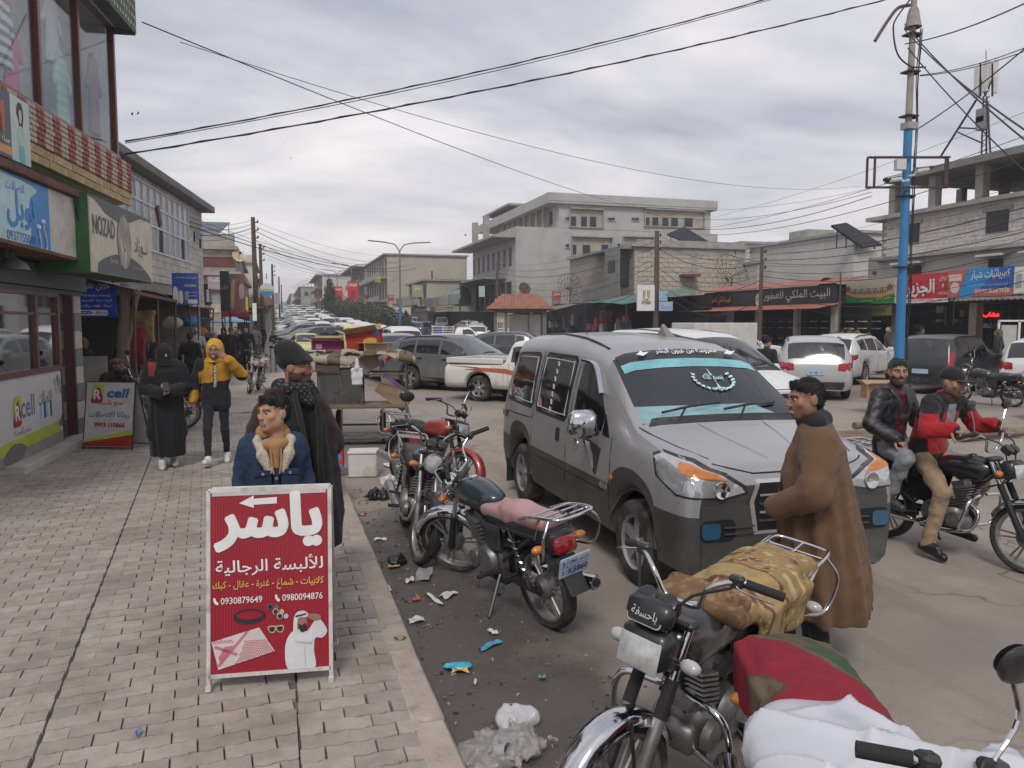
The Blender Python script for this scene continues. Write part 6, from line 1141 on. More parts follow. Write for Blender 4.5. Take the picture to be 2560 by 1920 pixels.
 h.patch([(-.84*hw,.285),(.84*hw,.285),(.845*hw,.79),(.5,.81),(.38,.78),(-.38,.78),(-.5,.81),(-.845*hw,.79)],'f','bumper',M_clad if hero else m,root,.014,10,col);h.patch([(-.36,0.580),(.36,0.580),(.40,0.810),(.34,0.970),(-.34,0.970),(-.40,0.810)],'f','grille_frame',M_chrome,root,.016,5);h.patch([(-.325,0.605),(.325,0.605),(.36,0.810),(.31,0.940),(-.31,0.940),(-.36,0.810)],'f','grille',M_under,root,.022,5)
 for k in range(4):z=.67+k*.06;h.patch([(-.325,z),(.325,z),(.33,z+.016),(-.33,z+.016)],'f','grille_slat',M_chrome if k%2 else M_clad,root,.032,3)
 h.seam([(-.62,1.065),(-.36,1.005),(.36,1.005),(.62,1.065)],'f',root,.006,'bonnet_gap')
 for s in(-1,1):P=[h.hit(s*x,Y(u),'t')[0]for u,x in((.92,.79),(.7,.76),(.45,.70),(.2,.60))];b=MB();b.tube(P,.005,5);b.build('bonnet_gap',M_under,root);P=[h.hit(s*x,Y(u),'t')[0]for u,x in((.88,.3),(.6,.26),(.35,.2),(.15,.15))];b=MB();b.tube(P,.006,5);q=b.build('bonnet_crease',m,root);q.color=(*col,1)
 for s in(-1,1):
  P=[h.hit(s*(.60-.02*k),Y(u),'t')[0]+V((0,0,.004))for k,u in enumerate(np.linspace(1.95,4.3,10))];b=MB();b.tube(P,.014,6);b.build('roof_gutter',M_trim,root)
 for s,x0,x1_ in((-1,-.55,.02),(1,.02,.55)):
  a,c=h.hit(x0,Y(1.0),'t')[0]+V((0,0,.02)),h.hit(x1_,Y(1.07),'t')[0]+V((0,0,.018));b=MB();b.tube([a,a.lerp(c,.5)+V((0,-.01,.015)),c],.011,6);b.tube([h.hit(x0+.1,Y(.92),'t')[0],a.lerp(c,.4)+V((0,-.01,.015))],.009,6);b.build('wiper',M_trim,root)
 h.patch([(-.72,Y(.89)),(.72,Y(.89)),(.66,Y(.97)),(-.66,Y(.97))],'t','cowl',M_trim,root,.006,3)
 mc=M_chrome if hero else m
 for s in(-1,1):
  b=MB();b.box((s*1.07,Y(1.42),1.20),(.26,.12,.24),None,.05);q=b.build('mirror',mc,root,50);q.color=(*col,1);B('mirror_glass',plain('mirror_glass',(.35,.37,.38),.05,metal=.9),q,(s*1.07,Y(1.485),1.20,.2,.01,.18));b=MB();b.tube([(s*.93,Y(1.45),1.12),(s*1.0,Y(1.42),1.12)],.03,8);b.build('mirror_stem',M_trim,q)
 if hero:
  for s in(-1,1):
   P=[h.hit(Y(u),z,'l' if s<0 else 'r')[0]+V((s*.02,0,0))for u,z in((2.2,1.70),(1.95,1.68),(1.80,1.59),(1.62,1.43))];b=MB();b.tube(bez(P,10),.035,6,sq=.5);b.build('rain_deflector',M_chrome,root,40)
  b=MB();b.tube([(-.4,Y(3.0),1.93),(-.4,Y(3.0),2.02)],.006,5);b.build('stub_aerial',M_trim,root)
  p=h.hit(.28,Y(2.55),'t')[0];b=MB();b.T=MX.Translation(p);b.add([(-.05,-.13,-.01),(.05,-.13,-.01),(.05,.09,-.01),(-.05,.09,-.01),(-.012,.05,.12),(.012,.05,.12)],[(0,1,5,4),(1,2,5),(2,3,4,5),(3,0,4)]);b.build('fin_aerial',plain('fin_grey',(.22,.21,.2)),root)
  B('cabin_floor',M_under,root,(0,Y(3.0),.62,1.5,3.2,.08),(0,Y(4.45),1.1,1.5,.06,1.2));b=MB();b.box((0,Y(1.42),1.02),(1.48,.5,.2),None,.06);b.build('dashboard',plain('dash_dark',(.03,.03,.032)),root)
  b=MB();b.add([(-.70,Y(1.08),1.23),(.70,Y(1.08),1.23),(.66,Y(1.58),1.31),(-.66,Y(1.58),1.31),(-.66,Y(1.60),1.15),(.66,Y(1.60),1.15)],[(0,1,2,3),(3,2,5,4)]);b.build('dash_reflection_panel',plain('reflection_pale',(.70,.78,.80),.7,var=.25,scale=3),root)  # pale panel added over the dash, standing in for the windscreen's lower reflection
  for x in(-.42,.42):b=MB();b.box((x,Y(2.35),1.15),(.48,.16,.6),MX.Rotation(R(-12),3,'X'),.06);b.box((x,Y(2.42),1.55),(.26,.1,.2),None,.05);b.box((x,Y(2.1),.86),(.5,.5,.14),None,.05);b.build('seat',plain('seat_grey',(.06,.06,.065),.9),root,50)
  for x in(-.5,0,.5):b=MB();b.box((x,Y(3.3),1.15),(.44,.14,.6),None,.06);b.build('rear_seat',MATS['seat_grey'],root,50)
  b=MB();T_=MX.Translation((.40,Y(1.76),1.24))@MX.Rotation(R(65),4,'X');b.tube([T_@V((.19*math.cos(t),.19*math.sin(t),0))for t in np.linspace(0,2*PI,25)[:-1]],.014,6,closed=True);b.tube([T_@V((-.18,0,0)),T_@V((.18,0,0))],.02,6);b.build('steering_wheel',M_trim,root,60)
  lo,hi=h.hit(0,Y(1.03),'t')[0],h.hit(0,Y(1.74),'t')[0];up=(hi-lo).normalized();WF=frame(lo,(1,0,0),up);wl_=(hi-lo).length
  def on_glass(nm,pts,mm,off=.012):b=MB();P=[h.hit(x,Y(1.1)+(Y(1.78)-Y(1.1))*t,'t')[0]+WF.col[2].to_3d()*off for x,t in pts];n=len(P);b.add(P,[tuple(range(n))]);return b.build(nm,mm,root)
  b=MB();n_=14
  for t0,t1,nm,mm in((.80,1.0,'dark_strip',plain('strip_dark',(.025,.028,.032),.2)),(.66,.80,'tint_reflection_strip',plain('strip_cyan',(.17,.42,.47),.12,coat=.5,var=.3,scale=4))):  # cyan strip: tinted glass with a sky reflection painted into its colour
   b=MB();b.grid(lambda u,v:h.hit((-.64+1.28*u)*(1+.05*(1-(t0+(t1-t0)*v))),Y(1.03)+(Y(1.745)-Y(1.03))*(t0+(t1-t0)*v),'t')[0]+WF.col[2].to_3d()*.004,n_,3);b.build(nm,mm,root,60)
  c=h.hit(0,Y(1.03)+(Y(1.745)-Y(1.03))*.86,'t')[0];lettering('محروسة من عيون البشر',frame(c,(1,0,0),up)@MX.Translation((.03,0,.012)),w=.62,h=.09,m=plain('sticker_white',(.72,.76,.78)),parent=root,bold=.02);
  for sx in(-.42,.46):printed('bird_sticker',[[(sx-.06,.0),(sx-.02,.03),(sx,.06),(sx+.02,.03),(sx+.08,.04),(sx+.03,.0),(sx+.0,-.02)]],frame(c,(1,0,0),up),MATS['sticker_white'],root,.012)
  c=h.hit(.12,Y(1.03)+(Y(1.745)-Y(1.03))*.44,'t')[0];EF=frame(c,(1,0,0),up);M_st=plain('sticker_aqua',(.45,.68,.70));leaves=[]
  for s in(-1,1):
   for k in range(9):a=R(250+17*k)if s>0 else R(290-17*k);x,y=.17*math.cos(a),.15*math.sin(a);leaves.append(blob2([(x-.012,y-.012),(x+.03*s,y+.0),(x+.035*s,y+.025),(x+.0,y+.012)],8))
  for q in leaves:printed('wreath_leaf',[q],EF,M_st,root,.012)
  lettering('بسم الله',EF@MX.Translation((0,-.05,0)),w=.19,h=.13,m=M_st,parent=root,bold=.02,depth=.013);printed('emblem_tail',[[(-.02,-.15),(.0,-.05),(.02,-.15),(0,-.17)],[(-.01,.05),(.0,.16),(.01,.05)]],EF,M_st,root,.012)
  p=h.hit(Y(3.95),1.22,'l')[0];SFm=frame(p+V((-.012,0,0)),(0,-1,0),(0,.03,1));lettering('RACING',SFm@MX.Translation((.02,.0,0)),w=.34,h=.085,m=MATS['sticker_white'],parent=root,bold=.02);lettering('7S',SFm@MX.Translation((-.22,-.02,0)),w=.13,h=.13,m=plain('sticker_pink',(.62,.2,.26)),parent=root,bold=.04);lettering('RECYCLE RACING',SFm@MX.Translation((.02,-.045,0)),w=.3,m=MATS['sticker_white'],parent=root)
  p=h.hit(Y(3.15),1.21,'l')[0];printed('round_sticker',[circ(0,0,.055)],frame(p+V((-.012,0,0)),(0,-1,0),(0,0,1)),MATS['sticker_pink'],root);b=MB()
  for k in range(7):q=h.hit(Y(2.83),1.17+k*.077,'l')[0];b.box(q+V((-.012,0,0)),(.006,.03,.05))
  b.build('chain_sticker',MATS['sticker_white'],root);p=h.hit(Y(4.38),.92,'l')[0];lettering('VIP',frame(p+V((-.012,0,0)),(0,-1,0),(0,0,1)),w=.26,h=.08,m=M_trim,parent=root,bold=.03)
  h.patch([(Y(1.92),1.05),(Y(1.44),.98),(Y(1.52),.74),(Y(1.56),.745)],'l','falcon_sticker',plain('falcon_dark',(.03,.028,.034),.4),root,.004,5);h.patch([(Y(1.80),1.0),(Y(1.70),1.0),(Y(1.60),.9),(Y(1.58),.78),(Y(1.68),.86)],'l','falcon_white',plain('falcon_pale',(.45,.43,.42),.4),root,.008,3);p=h.hit(Y(1.86),1.01,'l')[0];lettering('SVX',frame(p+V((-.012,0,0)),(0,-1,0),(0,0,1)),w=.09,m=plain('sticker_grey',(.4,.4,.4)),parent=root);p=h.hit(Y(1.32),.66,'l')[0];lettering('4X4',frame(p+V((-.012,0,0)),(0,-1,0),(0,0,1)),w=.16,h=.06,m=MATS['sticker_grey'],parent=root,bold=.02)
  b=MB();b.add([(-.06,0,0),(.06,0,0),(.05,0,-.3),(-.05,0,-.3)],[(0,1,2,3)]);
  for sx in(-.8,.8):B('mud_flap',M_trim,root,(sx,Y(4.28),.28,.22,.02,.28))
 return root,h
van('minivan','dusty grey minivan with stickers on its windscreen, parked in the middle of the street',(3.53,6.91,0),R(-.5),(.2,.2,.2),M_vanp,True)
van('minivan','white minivan parked right behind the dusty grey minivan',(7.35,12.6,0),R(8),WHITE,M_paint)
def G3(px,py):p=atG(px,py);return(p.x,p.y,0)
car(T_SUV,'suv','silver grey SUV seen from behind beside the white minivan',(14.9,18.9,0),R(145),SILV,spokes=5,roofrack=True,plate_txt='25 48 17',tl='mid',group=None)
car(T_SUV,'suv','white SUV with dark roof rails seen from behind left of the blue pole',(19.4,22.4,0),R(119),WHITE,spokes=10,roofrack=True,plate_txt='81 25 04')
car(T_MPV,'people_carrier','dark green black people carrier with tall red tail lights behind the blue pole',(19.8,18.6,0),R(114),DARK,spokes=6,tl='tall',roofrack=True)
car(T_SUV,'suv','white car tail cut off by the right edge behind the headscarfed man',(21.3,16.3,0),R(114),WHITE,tl='mid');car(T_SED,'sedan','white saloon car nose with alloy wheel at the right edge',(17.3,11.4,0),R(-98),WHITE,spokes=6)
car(T_SUV,'suv','dusty grey SUV in profile behind the handcart',(5.45,23.2,0),R(44),(.11,.118,.135),M_paintd,detail=2,spokes=5,roofrack=True)
car(T_SED,'taxi','pale yellow taxi facing down the street',(1.7,47.5,0),R(6),YELL,cat='taxi');car(T_MPV,'minivan','long dark blue minivan turned across behind the yellow taxi',(2.7,58.5,rise(58)),R(-62),NAVY,spokes=6,cat='van')
car(T_SUV,'jeep','silver jeep partly hidden behind the handcart',(4.1,27.5,0),R(8),(.24,.25,.26),spokes=6);car(T_MINI,'minivan','white minivan behind the red cardboard box on the cart',(5.6,36.5,0),R(4),WHITE,cat='van')
car(T_SUV,'suv','dark estate car roof glimpsed between the grey SUV and kiosk',(10.2,31.5,0),R(60),(.05,.06,.075));
def pickup(name,lab,loc,rz,col,m=M_paintd,cage=False,box=False,load=None,double=False,flat=False,detail=True,stripe=False,group=None):
 L,W=4.9,1.7;T=dict(L=L,W=W,H=1.62,R=.34,axles=(.95,3.85),base=.34,Ra=.42,top=[(0,.72),(.02,.9),(.1,.98),(.5,1.03),(1.15,1.08),(1.75,1.56),(2.0,1.62),(2.75,1.61),(2.93,1.56),(3.04,1.05),(3.1,1.0),(4.86,1.0),(4.9,.9)],belt=[(0,.7),(.1,.92),(.5,.97),(1.2,1.0),(2.9,1.02),(3.05,.985),(3.1,.98),(4.9,.88)],wind=(1.17,1.72),rear=(2.95,3.02),side=[(1.5,2.14),(2.24,2.86)]if double or stripe else[(1.5,2.4)],tumble=.16,hfull=.5,wid=[(0,.9),(.06,.95),(.3,1),(4.86,1),(4.9,.99)])
 root=thing(name,lab,'pickup',loc,rz,group);h=Hull(T);h.build(root,m,col);put_wheels(root,T,.22,6);hw=W/2;Y=lambda u:u-L/2
 o=B('cargo_bed',M_trim,root,(0,Y(3.98),1.004,W-.16,1.66,.012));b=MB()
 for s in(-1,1):b.box((s*(hw-.05),Y(3.98),1.06),(.06,1.76,.14),None,.015)
 b.box((0,Y(4.84),1.06),(W-.16,.06,.14),None,.015);q=b.build('bed_rail',m,root,40);q.color=(*col,1)
 for s in(-1,1):h.patch([(s*.8,.74),(s*.5,.74),(s*.5,.9),(s*.78,.92)],'f','headlight',M_hl,root,.01);h.patch(rrect(s*.74-.07,.62,s*.74+.07,.88,.02,2),'b','tail_light',M_tl,root,.012)
 h.patch([(-.46,.74),(.46,.74),(.46,.9),(-.46,.9)],'f','grille',M_trim,root,.008);h.patch([(-.8,.38),(.8,.38),(.8,.58),(-.8,.58)],'f','bumper',M_trim,root,.04);h.patch([(-.8,.4),(.8,.4),(.8,.56),(-.8,.56)],'b','rear_bumper',M_trim,root,.05);mirror_pair(root,1.5,1.06,hw*.95,L,col,m);plate(root,0,L/2+.06,.5,True)
 for s in('l','r'):
  for u in(1.45,2.46 if not stripe else 2.92,3.07):h.seam([(Y(u),.45),(Y(u),1.0)],s,root)
  h.patch(rrect(Y(2.22),.84,Y(2.36),.91,.02,2),s,'door_handle',M_trim,root,.012,2)
  if stripe:h.patch([(Y(4.3),.83),(Y(3.2),.78),(Y(2.4),.66),(Y(1.6),.52),(Y(1.9),.66),(Y(2.4),.76),(Y(3.0),.88),(Y(3.6),.89)],s,'flame_decal',plain('decal_orange',(.45,.12,.05),.5),root,.004,6);h.patch([(Y(4.8),.92),(Y(3.9),.9),(Y(3.3),.84),(Y(4.0),.87)],s,'thin_decal',M_rust,root,.004,3)
 if cage:
  b=MB()
  for z in(1.25,1.45,1.65):
   b.tube([(-hw+.06,Y(3.12),z),(-hw+.06,Y(4.82),z),(hw-.06,Y(4.82),z),(hw-.06,Y(3.12),z)],.018,5)
  for x,y in((-hw+.06,Y(3.15)),(-hw+.06,Y(4.0)),(-hw+.06,Y(4.8)),(0,Y(4.82)),(hw-.06,Y(4.8)),(hw-.06,Y(4.0)),(hw-.06,Y(3.15))):b.tube([(x,y,1.0),(x,y,1.7)],.018,5)
  b.build('cage',M_white,root)
 if box:B('box_body',plain('box_white',(.56,.55,.53),.6),root,(0,Y(3.98),1.95,W+.1,1.9,1.9),ch=.03)
 if load=='tarp':g=SDF((-1,Y(3.0),.9),(1,Y(4.95),2.1),.05);g.ell((0,Y(3.95),1.2),(.75,.9,.6));g.folds(.06,9,3);g.build('tarpaulin',plain('tarp_grey',(.36,.35,.33),.9),root)
 if load=='blue':B('blue_crate',plain('crate_blue',(.03,.11,.34)),root,(-.1,Y(4.3),1.35,.8,.6,.6),ch=.03)
 return root
pickup('pickup','old white pickup with an orange flame decal and rust, left of the grey van',(6.55,18.9,0),R(42),(.70,.69,.66),stripe=True,m=M_paint)
pickup('pickup','white pickup with a rail cage and blue crate beside the kiosk',(14.2,60,rise(60)),R(75),WHITE,cage=True,load='blue');pickup('pickup','white pickup with a grey tarpaulin load near the kiosk',(19.5,76,rise(76)),R(160),WHITE,load='tarp');pickup('pickup','white flatbed pickup in profile in the far lane',(14.3,86,rise(86)),R(-80),WHITE);pickup('pickup','white pickup with rail cage waiting behind the kiosk',(17.2,52,0),R(85),WHITE,cage=True)
pickup('truck','white box truck on the far carriageway by the blue lamp post',(14.5,95,rise(95)),R(185),WHITE,box=True);pickup('pickup','white pickup seen from behind left of the blue lamp post',(11.9,92,rise(92)),R(178),WHITE)
car(T_SUV,'suv','slate blue SUV on the far carriageway',(14.6,80,rise(80)),R(150),BLUE);car(T_SED,'car','black saloon with lit red tail lamps by the blue lamp post',(12.9,84,rise(84)),R(182),DARK);car(T_SUV,'suv','white hatchback seen from behind near the kiosk',(17.0,66,rise(66)),R(165),WHITE);car(T_MINI,'minivan','white minibus among the far pickups',(13.8,110,rise(110)),R(182),WHITE,cat='van');car(T_MPV,'minivan','white van beside the tarpaulin pickup',(16.6,98,rise(98)),R(-20),WHITE,cat='van')
BT=pickup('truck','long white box truck parked across behind the white SUV',(20.0,31,0),R(95),WHITE);B('box_body',MATS['box_white'],BT,(0,.9,1.3,1.8,3.4,1.5),ch=.03)
protos=[car(T_SED,'car','x',(0,-60,0),0,WHITE,detail=0)[0],car(T_SUV,'car','x',(4,-60,0),0,WHITE,detail=0)[0],car(T_MINI,'car','x',(8,-60,0),0,WHITE,detail=0)[0],car(T_MPV,'car','x',(12,-60,0),0,WHITE,detail=0)[0]]
cols=[('white',WHITE),('silver',SILV),('grey',GREY),('white',WHITE),('dark',DARK),('yellow',YELL),('white',WHITE),('pale blue',(.3,.36,.42)),('silver',SILV),('red',(.22,.03,.03))]
kinds=['saloon','SUV','minibus','people carrier'];used=[False]*4;rg=random.Random(5);n_used={}
ordn2=' first second third fourth fifth sixth seventh eighth ninth tenth eleventh twelfth thirteenth fourteenth fifteenth sixteenth seventeenth eighteenth'.split(' ')
def place(x,y,rz,k,ci,where):
 cn,c=cols[ci];p=protos[k];o=p if not used[k]else copy_tree(p);used[k]=True;o.location=(x,y,rise(y));o.rotation_euler=(0,0,rz);key=(cn,kinds[k],where);n_used[key]=n_used.get(key,0)+1;n=n_used[key]
 o['label']=f'{cn} {kinds[k]} {where}';o['label']=(o['label']if n==1 else f'{ordn2[n]} '+o['label']+', counted from near');o['group']='cars in the street traffic'
 for ch in o.children:
  if ch.name.split('.')[0]in('body','mirror','rear_bumper'):ch.color=(*c,1)
lane1=[(4.9,53,2,5),(5.6,58,2,0),(6.6,54,2,3),(6.9,62,2,6),(5.2,66,2,0),(7.2,70,2,3),(5.6,74,1,7),(7.4,78,2,0),(5.4,82,0,0),(7.4,87,2,0),(5.6,91,2,0),(7.5,96,1,1),(5.8,100,2,3),(7.6,106,0,0),(5.7,110,2,0),(7.5,116,1,0),(5.8,121,0,1),(7.6,128,2,3),(5.8,134,1,0),(7.6,141,0,8),(5.9,148,2,0),(7.7,156,1,3),(5.9,164,0,0),(7.7,174,2,0),(5.9,184,1,1),(7.7,196,0,0),(5.9,210,2,0),(7.7,226,1,3),(5.9,244,0,1),(7.7,262,2,0)]
for x,y,k,ci in lane1:place(x,y,R(rg.uniform(-5,5)),k,ci,'in the oncoming queue by the median')
lane2=[(2.0,64.5,0,4),(1.8,68,3,4),(2.0,71.5,1,2),(1.9,75,0,7),(2.1,78.5,3,1),(2.0,82,0,8),(1.9,85.5,1,0),(2.1,89,0,0),(2.0,93,3,1),(1.8,97,0,7),(2.0,101,1,0),(2.1,106,0,0),(1.9,111,3,2),(2.0,117,0,0),(2.0,124,1,1),(2.1,131,0,0),(1.9,139,3,0),(2.0,148,0,8),(2.0,158,1,0),(2.1,170,0,2),(2.0,184,3,0),(2.0,200,0,0)]
for x,y,k,ci in lane2:place(x,y,R(-62+rg.uniform(-4,4)),k,ci,'parked at an angle by the near pavement')
lane3=[(13.5,122,1,0),(15.8,128,2,0),(13.6,136,0,1),(15.6,146,2,0),(13.4,158,1,2),(15.4,104,0,0),(16.3,88,0,0),(19.2,90,2,0),(20.2,84,1,1),(12.6,99,1,4),(18.6,60,0,0),(20.6,66,0,1),(16.8,44,0,2),(20.8,46,0,0),(21,40,0,1),(13.5,180,2,0),(15.2,200,1,0)]
for x,y,k,ci in lane3:place(x,y,R(180+rg.uniform(-25,25)),k,ci,'on the far carriageway')
lane4=[(3.9,72,2,0),(4.0,79,0,1),(3.8,86,2,3),(4.0,93,1,2),(3.9,101,2,0),(4.0,109,0,0),(3.9,118,1,7),(4.0,127,2,0),(3.9,137,0,8),(4.0,148,2,3),(3.9,160,1,0),(4.0,173,2,0),(3.9,190,0,1),(4.0,208,2,0)]
for x,y,k,ci in lane4:place(x,y,R(rg.uniform(-6,6)),k,ci,'in the middle lane of the street')
M_mtyre=mat('moto_tyre',(.03,.029,.028),.8,var=.25,scale=9,bump=.6,bscale=60,dirt=((.18,.155,.13),.50,.85,5,None));M_eng=mat('engine_alloy',(.26,.26,.255),.42,metal=.7,var=.3,scale=8,dirt=((.10,.085,.07),.45,.75,7,None));M_mblk=mat('moto_black',(.016,.016,.018),.4,var=.2,coat=.3,dirt=((.13,.11,.095),.55,.9,6,None));M_rubber=plain('rubber',(.018,.018,.018),.85);M_spoke=mat('moto_rim',(.38,.375,.36),.38,metal=.7,var=.2,scale=8,dirt=((.17,.15,.125),.48,.8,6,None));M_lens=plain('lamp_lens',(.42,.43,.43),.08,coat=.6,var=.3,scale=16)
def moto(name,lab,loc,rz,lean=R(-8),steer=R(25),tank=(.02,.03,.05),seat=(.03,.03,.03),style='round',rack=True,chrome_fender=True,mirrors='both',dirty=0.,crash=True,pl=None,screen=False,group='motorcycles',tank_txt=None,seatpad=None,rider=False,fender=None,ind=None,mx=.30,hbw=1.,cowl=None):
 root=thing(name,lab,'motorcycle',loc,rz,group);root.rotation_euler=(0,lean,rz);Rw=.295;yf,yr=-.64,.64;HX=V((0,-.36,.86));fv=V((0,yf,Rw))-HX;ax=(HX-V((0,yf,Rw))).normalized()
 ST=MX.Translation(HX)@MX.Rotation(steer,4,ax)@MX.Translation(-HX);m_ch=M_spoke if dirty>.5 else M_chrome;m_t=mat(f'tank_{tank}',tank,.3,var=.1,scale=4,coat=.6,dirt=((.17,.145,.12),.62-.14*dirty,.95,4,None));m_s=mat(f'seat_{seat}',seat,.6,var=.15,scale=7,bump=.15,bscale=30)
 def wheel(T,w,nm,sp=6):
  b=MB();b.T=T;Mx=MX.Rotation(PI/2,4,'Y');hw=w/2;r0=Rw-w*.62;b.lathe([(r0,-hw*.7),(Rw-w*.28,-hw),(Rw-w*.06,-hw*.7),(Rw,0),(Rw-w*.06,hw*.7),(Rw-w*.28,hw),(r0,hw*.7)],36,Mx);t=b.build(nm,M_mtyre,root,50)
  b=MB();b.T=T;b.lathe([(r0+.004,-hw*.72),(r0-.012,-hw*.66),(r0-.024,0),(r0-.012,hw*.66),(r0+.004,hw*.72)],36,Mx);b.build('rim',M_spoke,t,50);b=MB();b.T=T
  for k in range(sp):
   a=2*PI*k/sp;c,s=math.cos(a),math.sin(a)
   for off in(-.018,.018):o=V((0,-s*off,c*off));b.tube([V((0,c*.05,s*.05))+o*.6,V((0,c*(r0-.02),s*(r0-.02)))+o*1.4],.011,6,sq=.8)
  b.build('spokes',M_spoke,t,40);b=MB();b.T=T;b.lathe([(.001,-.07),(.055,-.065),(.085,-.03),(.085,.03),(.055,.065),(.001,.07)],20,Mx);b.build('hub',M_eng,t,40);return t
 TF=ST@MX.Translation((0,yf,Rw));TR=MX.Translation((0,yr,Rw));wheel(TF,.085,'front_wheel');wheel(TR,.1,'rear_wheel')
 for s in(-1,1):
  a=V((s*.075,yf+.01,Rw));top=HX+V((s*.075,0,0))+ax*.06;mid=a.lerp(top,.46);b=MB();b.T=ST;b.tube([a-V((0,0,.02)),a,mid],[.02,.03,.027],10);o=b.build('fork_leg',M_eng if dirty>.3 else M_mblk,root,50);b=MB();b.T=ST;b.tube([mid,top],.018,10);b.build('fork_tube',m_ch,o,50)
  if style!='round':
   b=MB();b.T=ST;b.tube([mid,mid.lerp(top,.4)],.026,10);b.build('fork_boot',M_rubber,o)
 b=MB();b.T=ST;b.box(HX+ax*.05,(.2,.07,.035),None,.012);b.box(HX-ax*.1,(.2,.07,.04),None,.012);b.build('fork_clamp',M_mblk,root)
 def fend(T,a0,a1,rr,w,nm,m):
  b=MB();b.T=T;n=18;rows=[]
  for k in range(n+1):
   a=a0+(a1-a0)*k/n;c,s=math.cos(a),math.sin(a);ww=w*(1-.25*(2*k/n-1)**4);rows.append([V((x*ww,c*(rr-dz),s*(rr-dz)))for x,dz in((-1,.05),(-.85,.012),(-.4,0),(.4,0),(.85,.012),(1,.05))])
  vs=[p for r in rows for p in r];b.add(vs,[(i*6+j,(i+1)*6+j,(i+1)*6+j+1,i*6+j+1)for i in range(n)for j in range(5)]);return b.build(nm,m,root,60)
 fend(TF,R(25),R(205),Rw+.035,.062,'front_fender',fender or(m_ch if chrome_fender else m_t));fend(TR,R(28),R(150),Rw+.05,.075,'rear_fender',M_mblk)
 b=MB();b.T=ST
 for s in(-1,1):b.tube([V((s*.075,yf+.02,Rw+.12)),V((s*.06,yf-.0,Rw+.32))],.008,5);
 b.build('fender_stay',M_mblk,root)
 b=MB();b.tube([HX-ax*.05,(0,-.18,.62),(0,-.05,.32),(0,.22,.28),(0,.26,.5),(0,.22,.68)],.025,8);b.tube([HX+V((0,.04,0)),(0,.0,.74),(0,.25,.70)],.03,8)
 for s in(-1,1):b.tube([(s*.05,.1,.70),(s*.12,.35,.68),(s*.12,.78,.70),(s*.09,.86,.72)],.015,8);b.tube([(s*.12,.72,.69),(s*.1,.3,.42)],.014,8);b.tube([(s*.09,.26,.32),(s*.09,yr+.06,Rw)],.022,8)
 b.build('frame',M_mblk,root,50)
 b=MB();b.box((0,.06,.36),(.2,.34,.2),None,.04);b.box((0,-.04,.30),(.16,.22,.14),None,.03);e=b.build('engine',M_eng,root,50);b=MB()
 for k in range(7):b.box((0,-.06-.012*k,.47+k*.027),(.19,.18,.011),MX.Rotation(R(-18),3,'X'))
 b.box((0,-.10,.56),(.11,.11,.24),MX.Rotation(R(-18),3,'X'));b.build('cylinder_fins',M_eng,e)
 for s in(-1,1):
  b=MB();T=MX.Translation((s*.1,.1,.37))@MX.Rotation(PI/2*s,4,'Y');b.lathe([(.12,0),(.115,.02),(.095,.045),(.04,.052),(.001,.052)],20,T);b.lathe([(.07,0),(.065,.035),(.001,.045)],16,MX.Translation((s*.1,-.08,.34))@MX.Rotation(PI/2*s,4,'Y'));b.build('engine_cover',M_eng,e,40)
 b=MB();b.box((0,.2,.52),(.1,.14,.12),None,.03);b.build('carburettor',M_eng,e)
 b=MB();b.tube(bez([(-.04,-.17,.5),(-.06,-.26,.42),(-.09,-.2,.27),(-.12,.05,.24),(-.14,.3,.27)],20),.019,8);b.build('exhaust_pipe',m_ch,root,50);b=MB();b.tube([(-.14,.28,.27),(-.15,.4,.285),(-.175,.95,.35),(-.176,.97,.352)],[.025,.045,.052,.045],14);b.build('silencer',m_ch,root,50);b=MB();b.tube([(-.1755,.965,.352),(-.176,.975,.3535)],.03,12);b.build('silencer_bore',M_under,root)
 g=SDF((-.2,-.42,.66),(.2,.22,1.02),.012);g.ell((0,-.16,.815),(.135,.22,.10),.03).ell((0,-.02,.80),(.11,.2,.085),.05).box((0,-.1,.77),(.11,.22,.06),.05,.03).cone((0,-.1,.66),(0,.1,.66),.045,.045,.0,'sub');g.build('fuel_tank',m_t,root);b=MB();b.lathe([(.035,0),(.035,.012),(.001,.016)],14,MX.Translation((0,-.16,.912)));b.build('fuel_cap',m_ch,root,40)
 if tank_txt:
  for s in(-1,1):lettering(tank_txt,frame((s*.133,-.12,.79),(0,s,0),(0,0,1)),w=.16,m=plain('tank_gold',(.38,.28,.1)),parent=root,depth=.004)
 g=SDF((-.2,.02,.64),(.2,.88,.92),.013);g.box((0,.26,.745),(.115,.2,.05),.04,.03).box((0,.6,.775),(.105,.22,.05),.04,.05).ell((0,.42,.80),(.11,.16,.045),.03);g.build('seat',m_s,root)
 if style=='round':g=SDF((-.2,.02,.60),(.2,.88,.80),.015);g.box((0,.5,.70),(.118,.36,.05),.03);g.build('seat_base',M_rubber,root)
 for s in(-1,1):
  b=MB();b.add([(s*.13,.08,.68),(s*.135,.36,.69),(s*.13,.33,.50),(s*.12,.14,.46)],[(0,1,2,3)if s>0 else(3,2,1,0)]);b.add([(s*.11,.08,.68),(s*.115,.36,.69),(s*.11,.33,.50),(s*.10,.14,.46)],[(3,2,1,0)if s>0 else(0,1,2,3)]);b.build('side_cover',m_t,root)
  b=MB();b.tube([(s*.125,.45,.70),(s*.125,yr+.0,Rw+.02)],.012,6);c=b.build('shock_absorber',M_mblk,root);b=MB();P=[V((s*.125+.024*math.cos(t),.47+(yr-.47)*t/44+.024*math.sin(t),.67-.30*t/44))for t in np.linspace(2,42,90)];b.tube(P,.005,5);b.build('spring',m_ch,c)
  b=MB();b.tube([(s*.1,.16,.3),(s*.24,.16,.3)],.012,6);b.tube([(s*.15,.16,.3),(s*.25,.16,.3)],.017,8);b.build('footpeg',M_rubber,root)
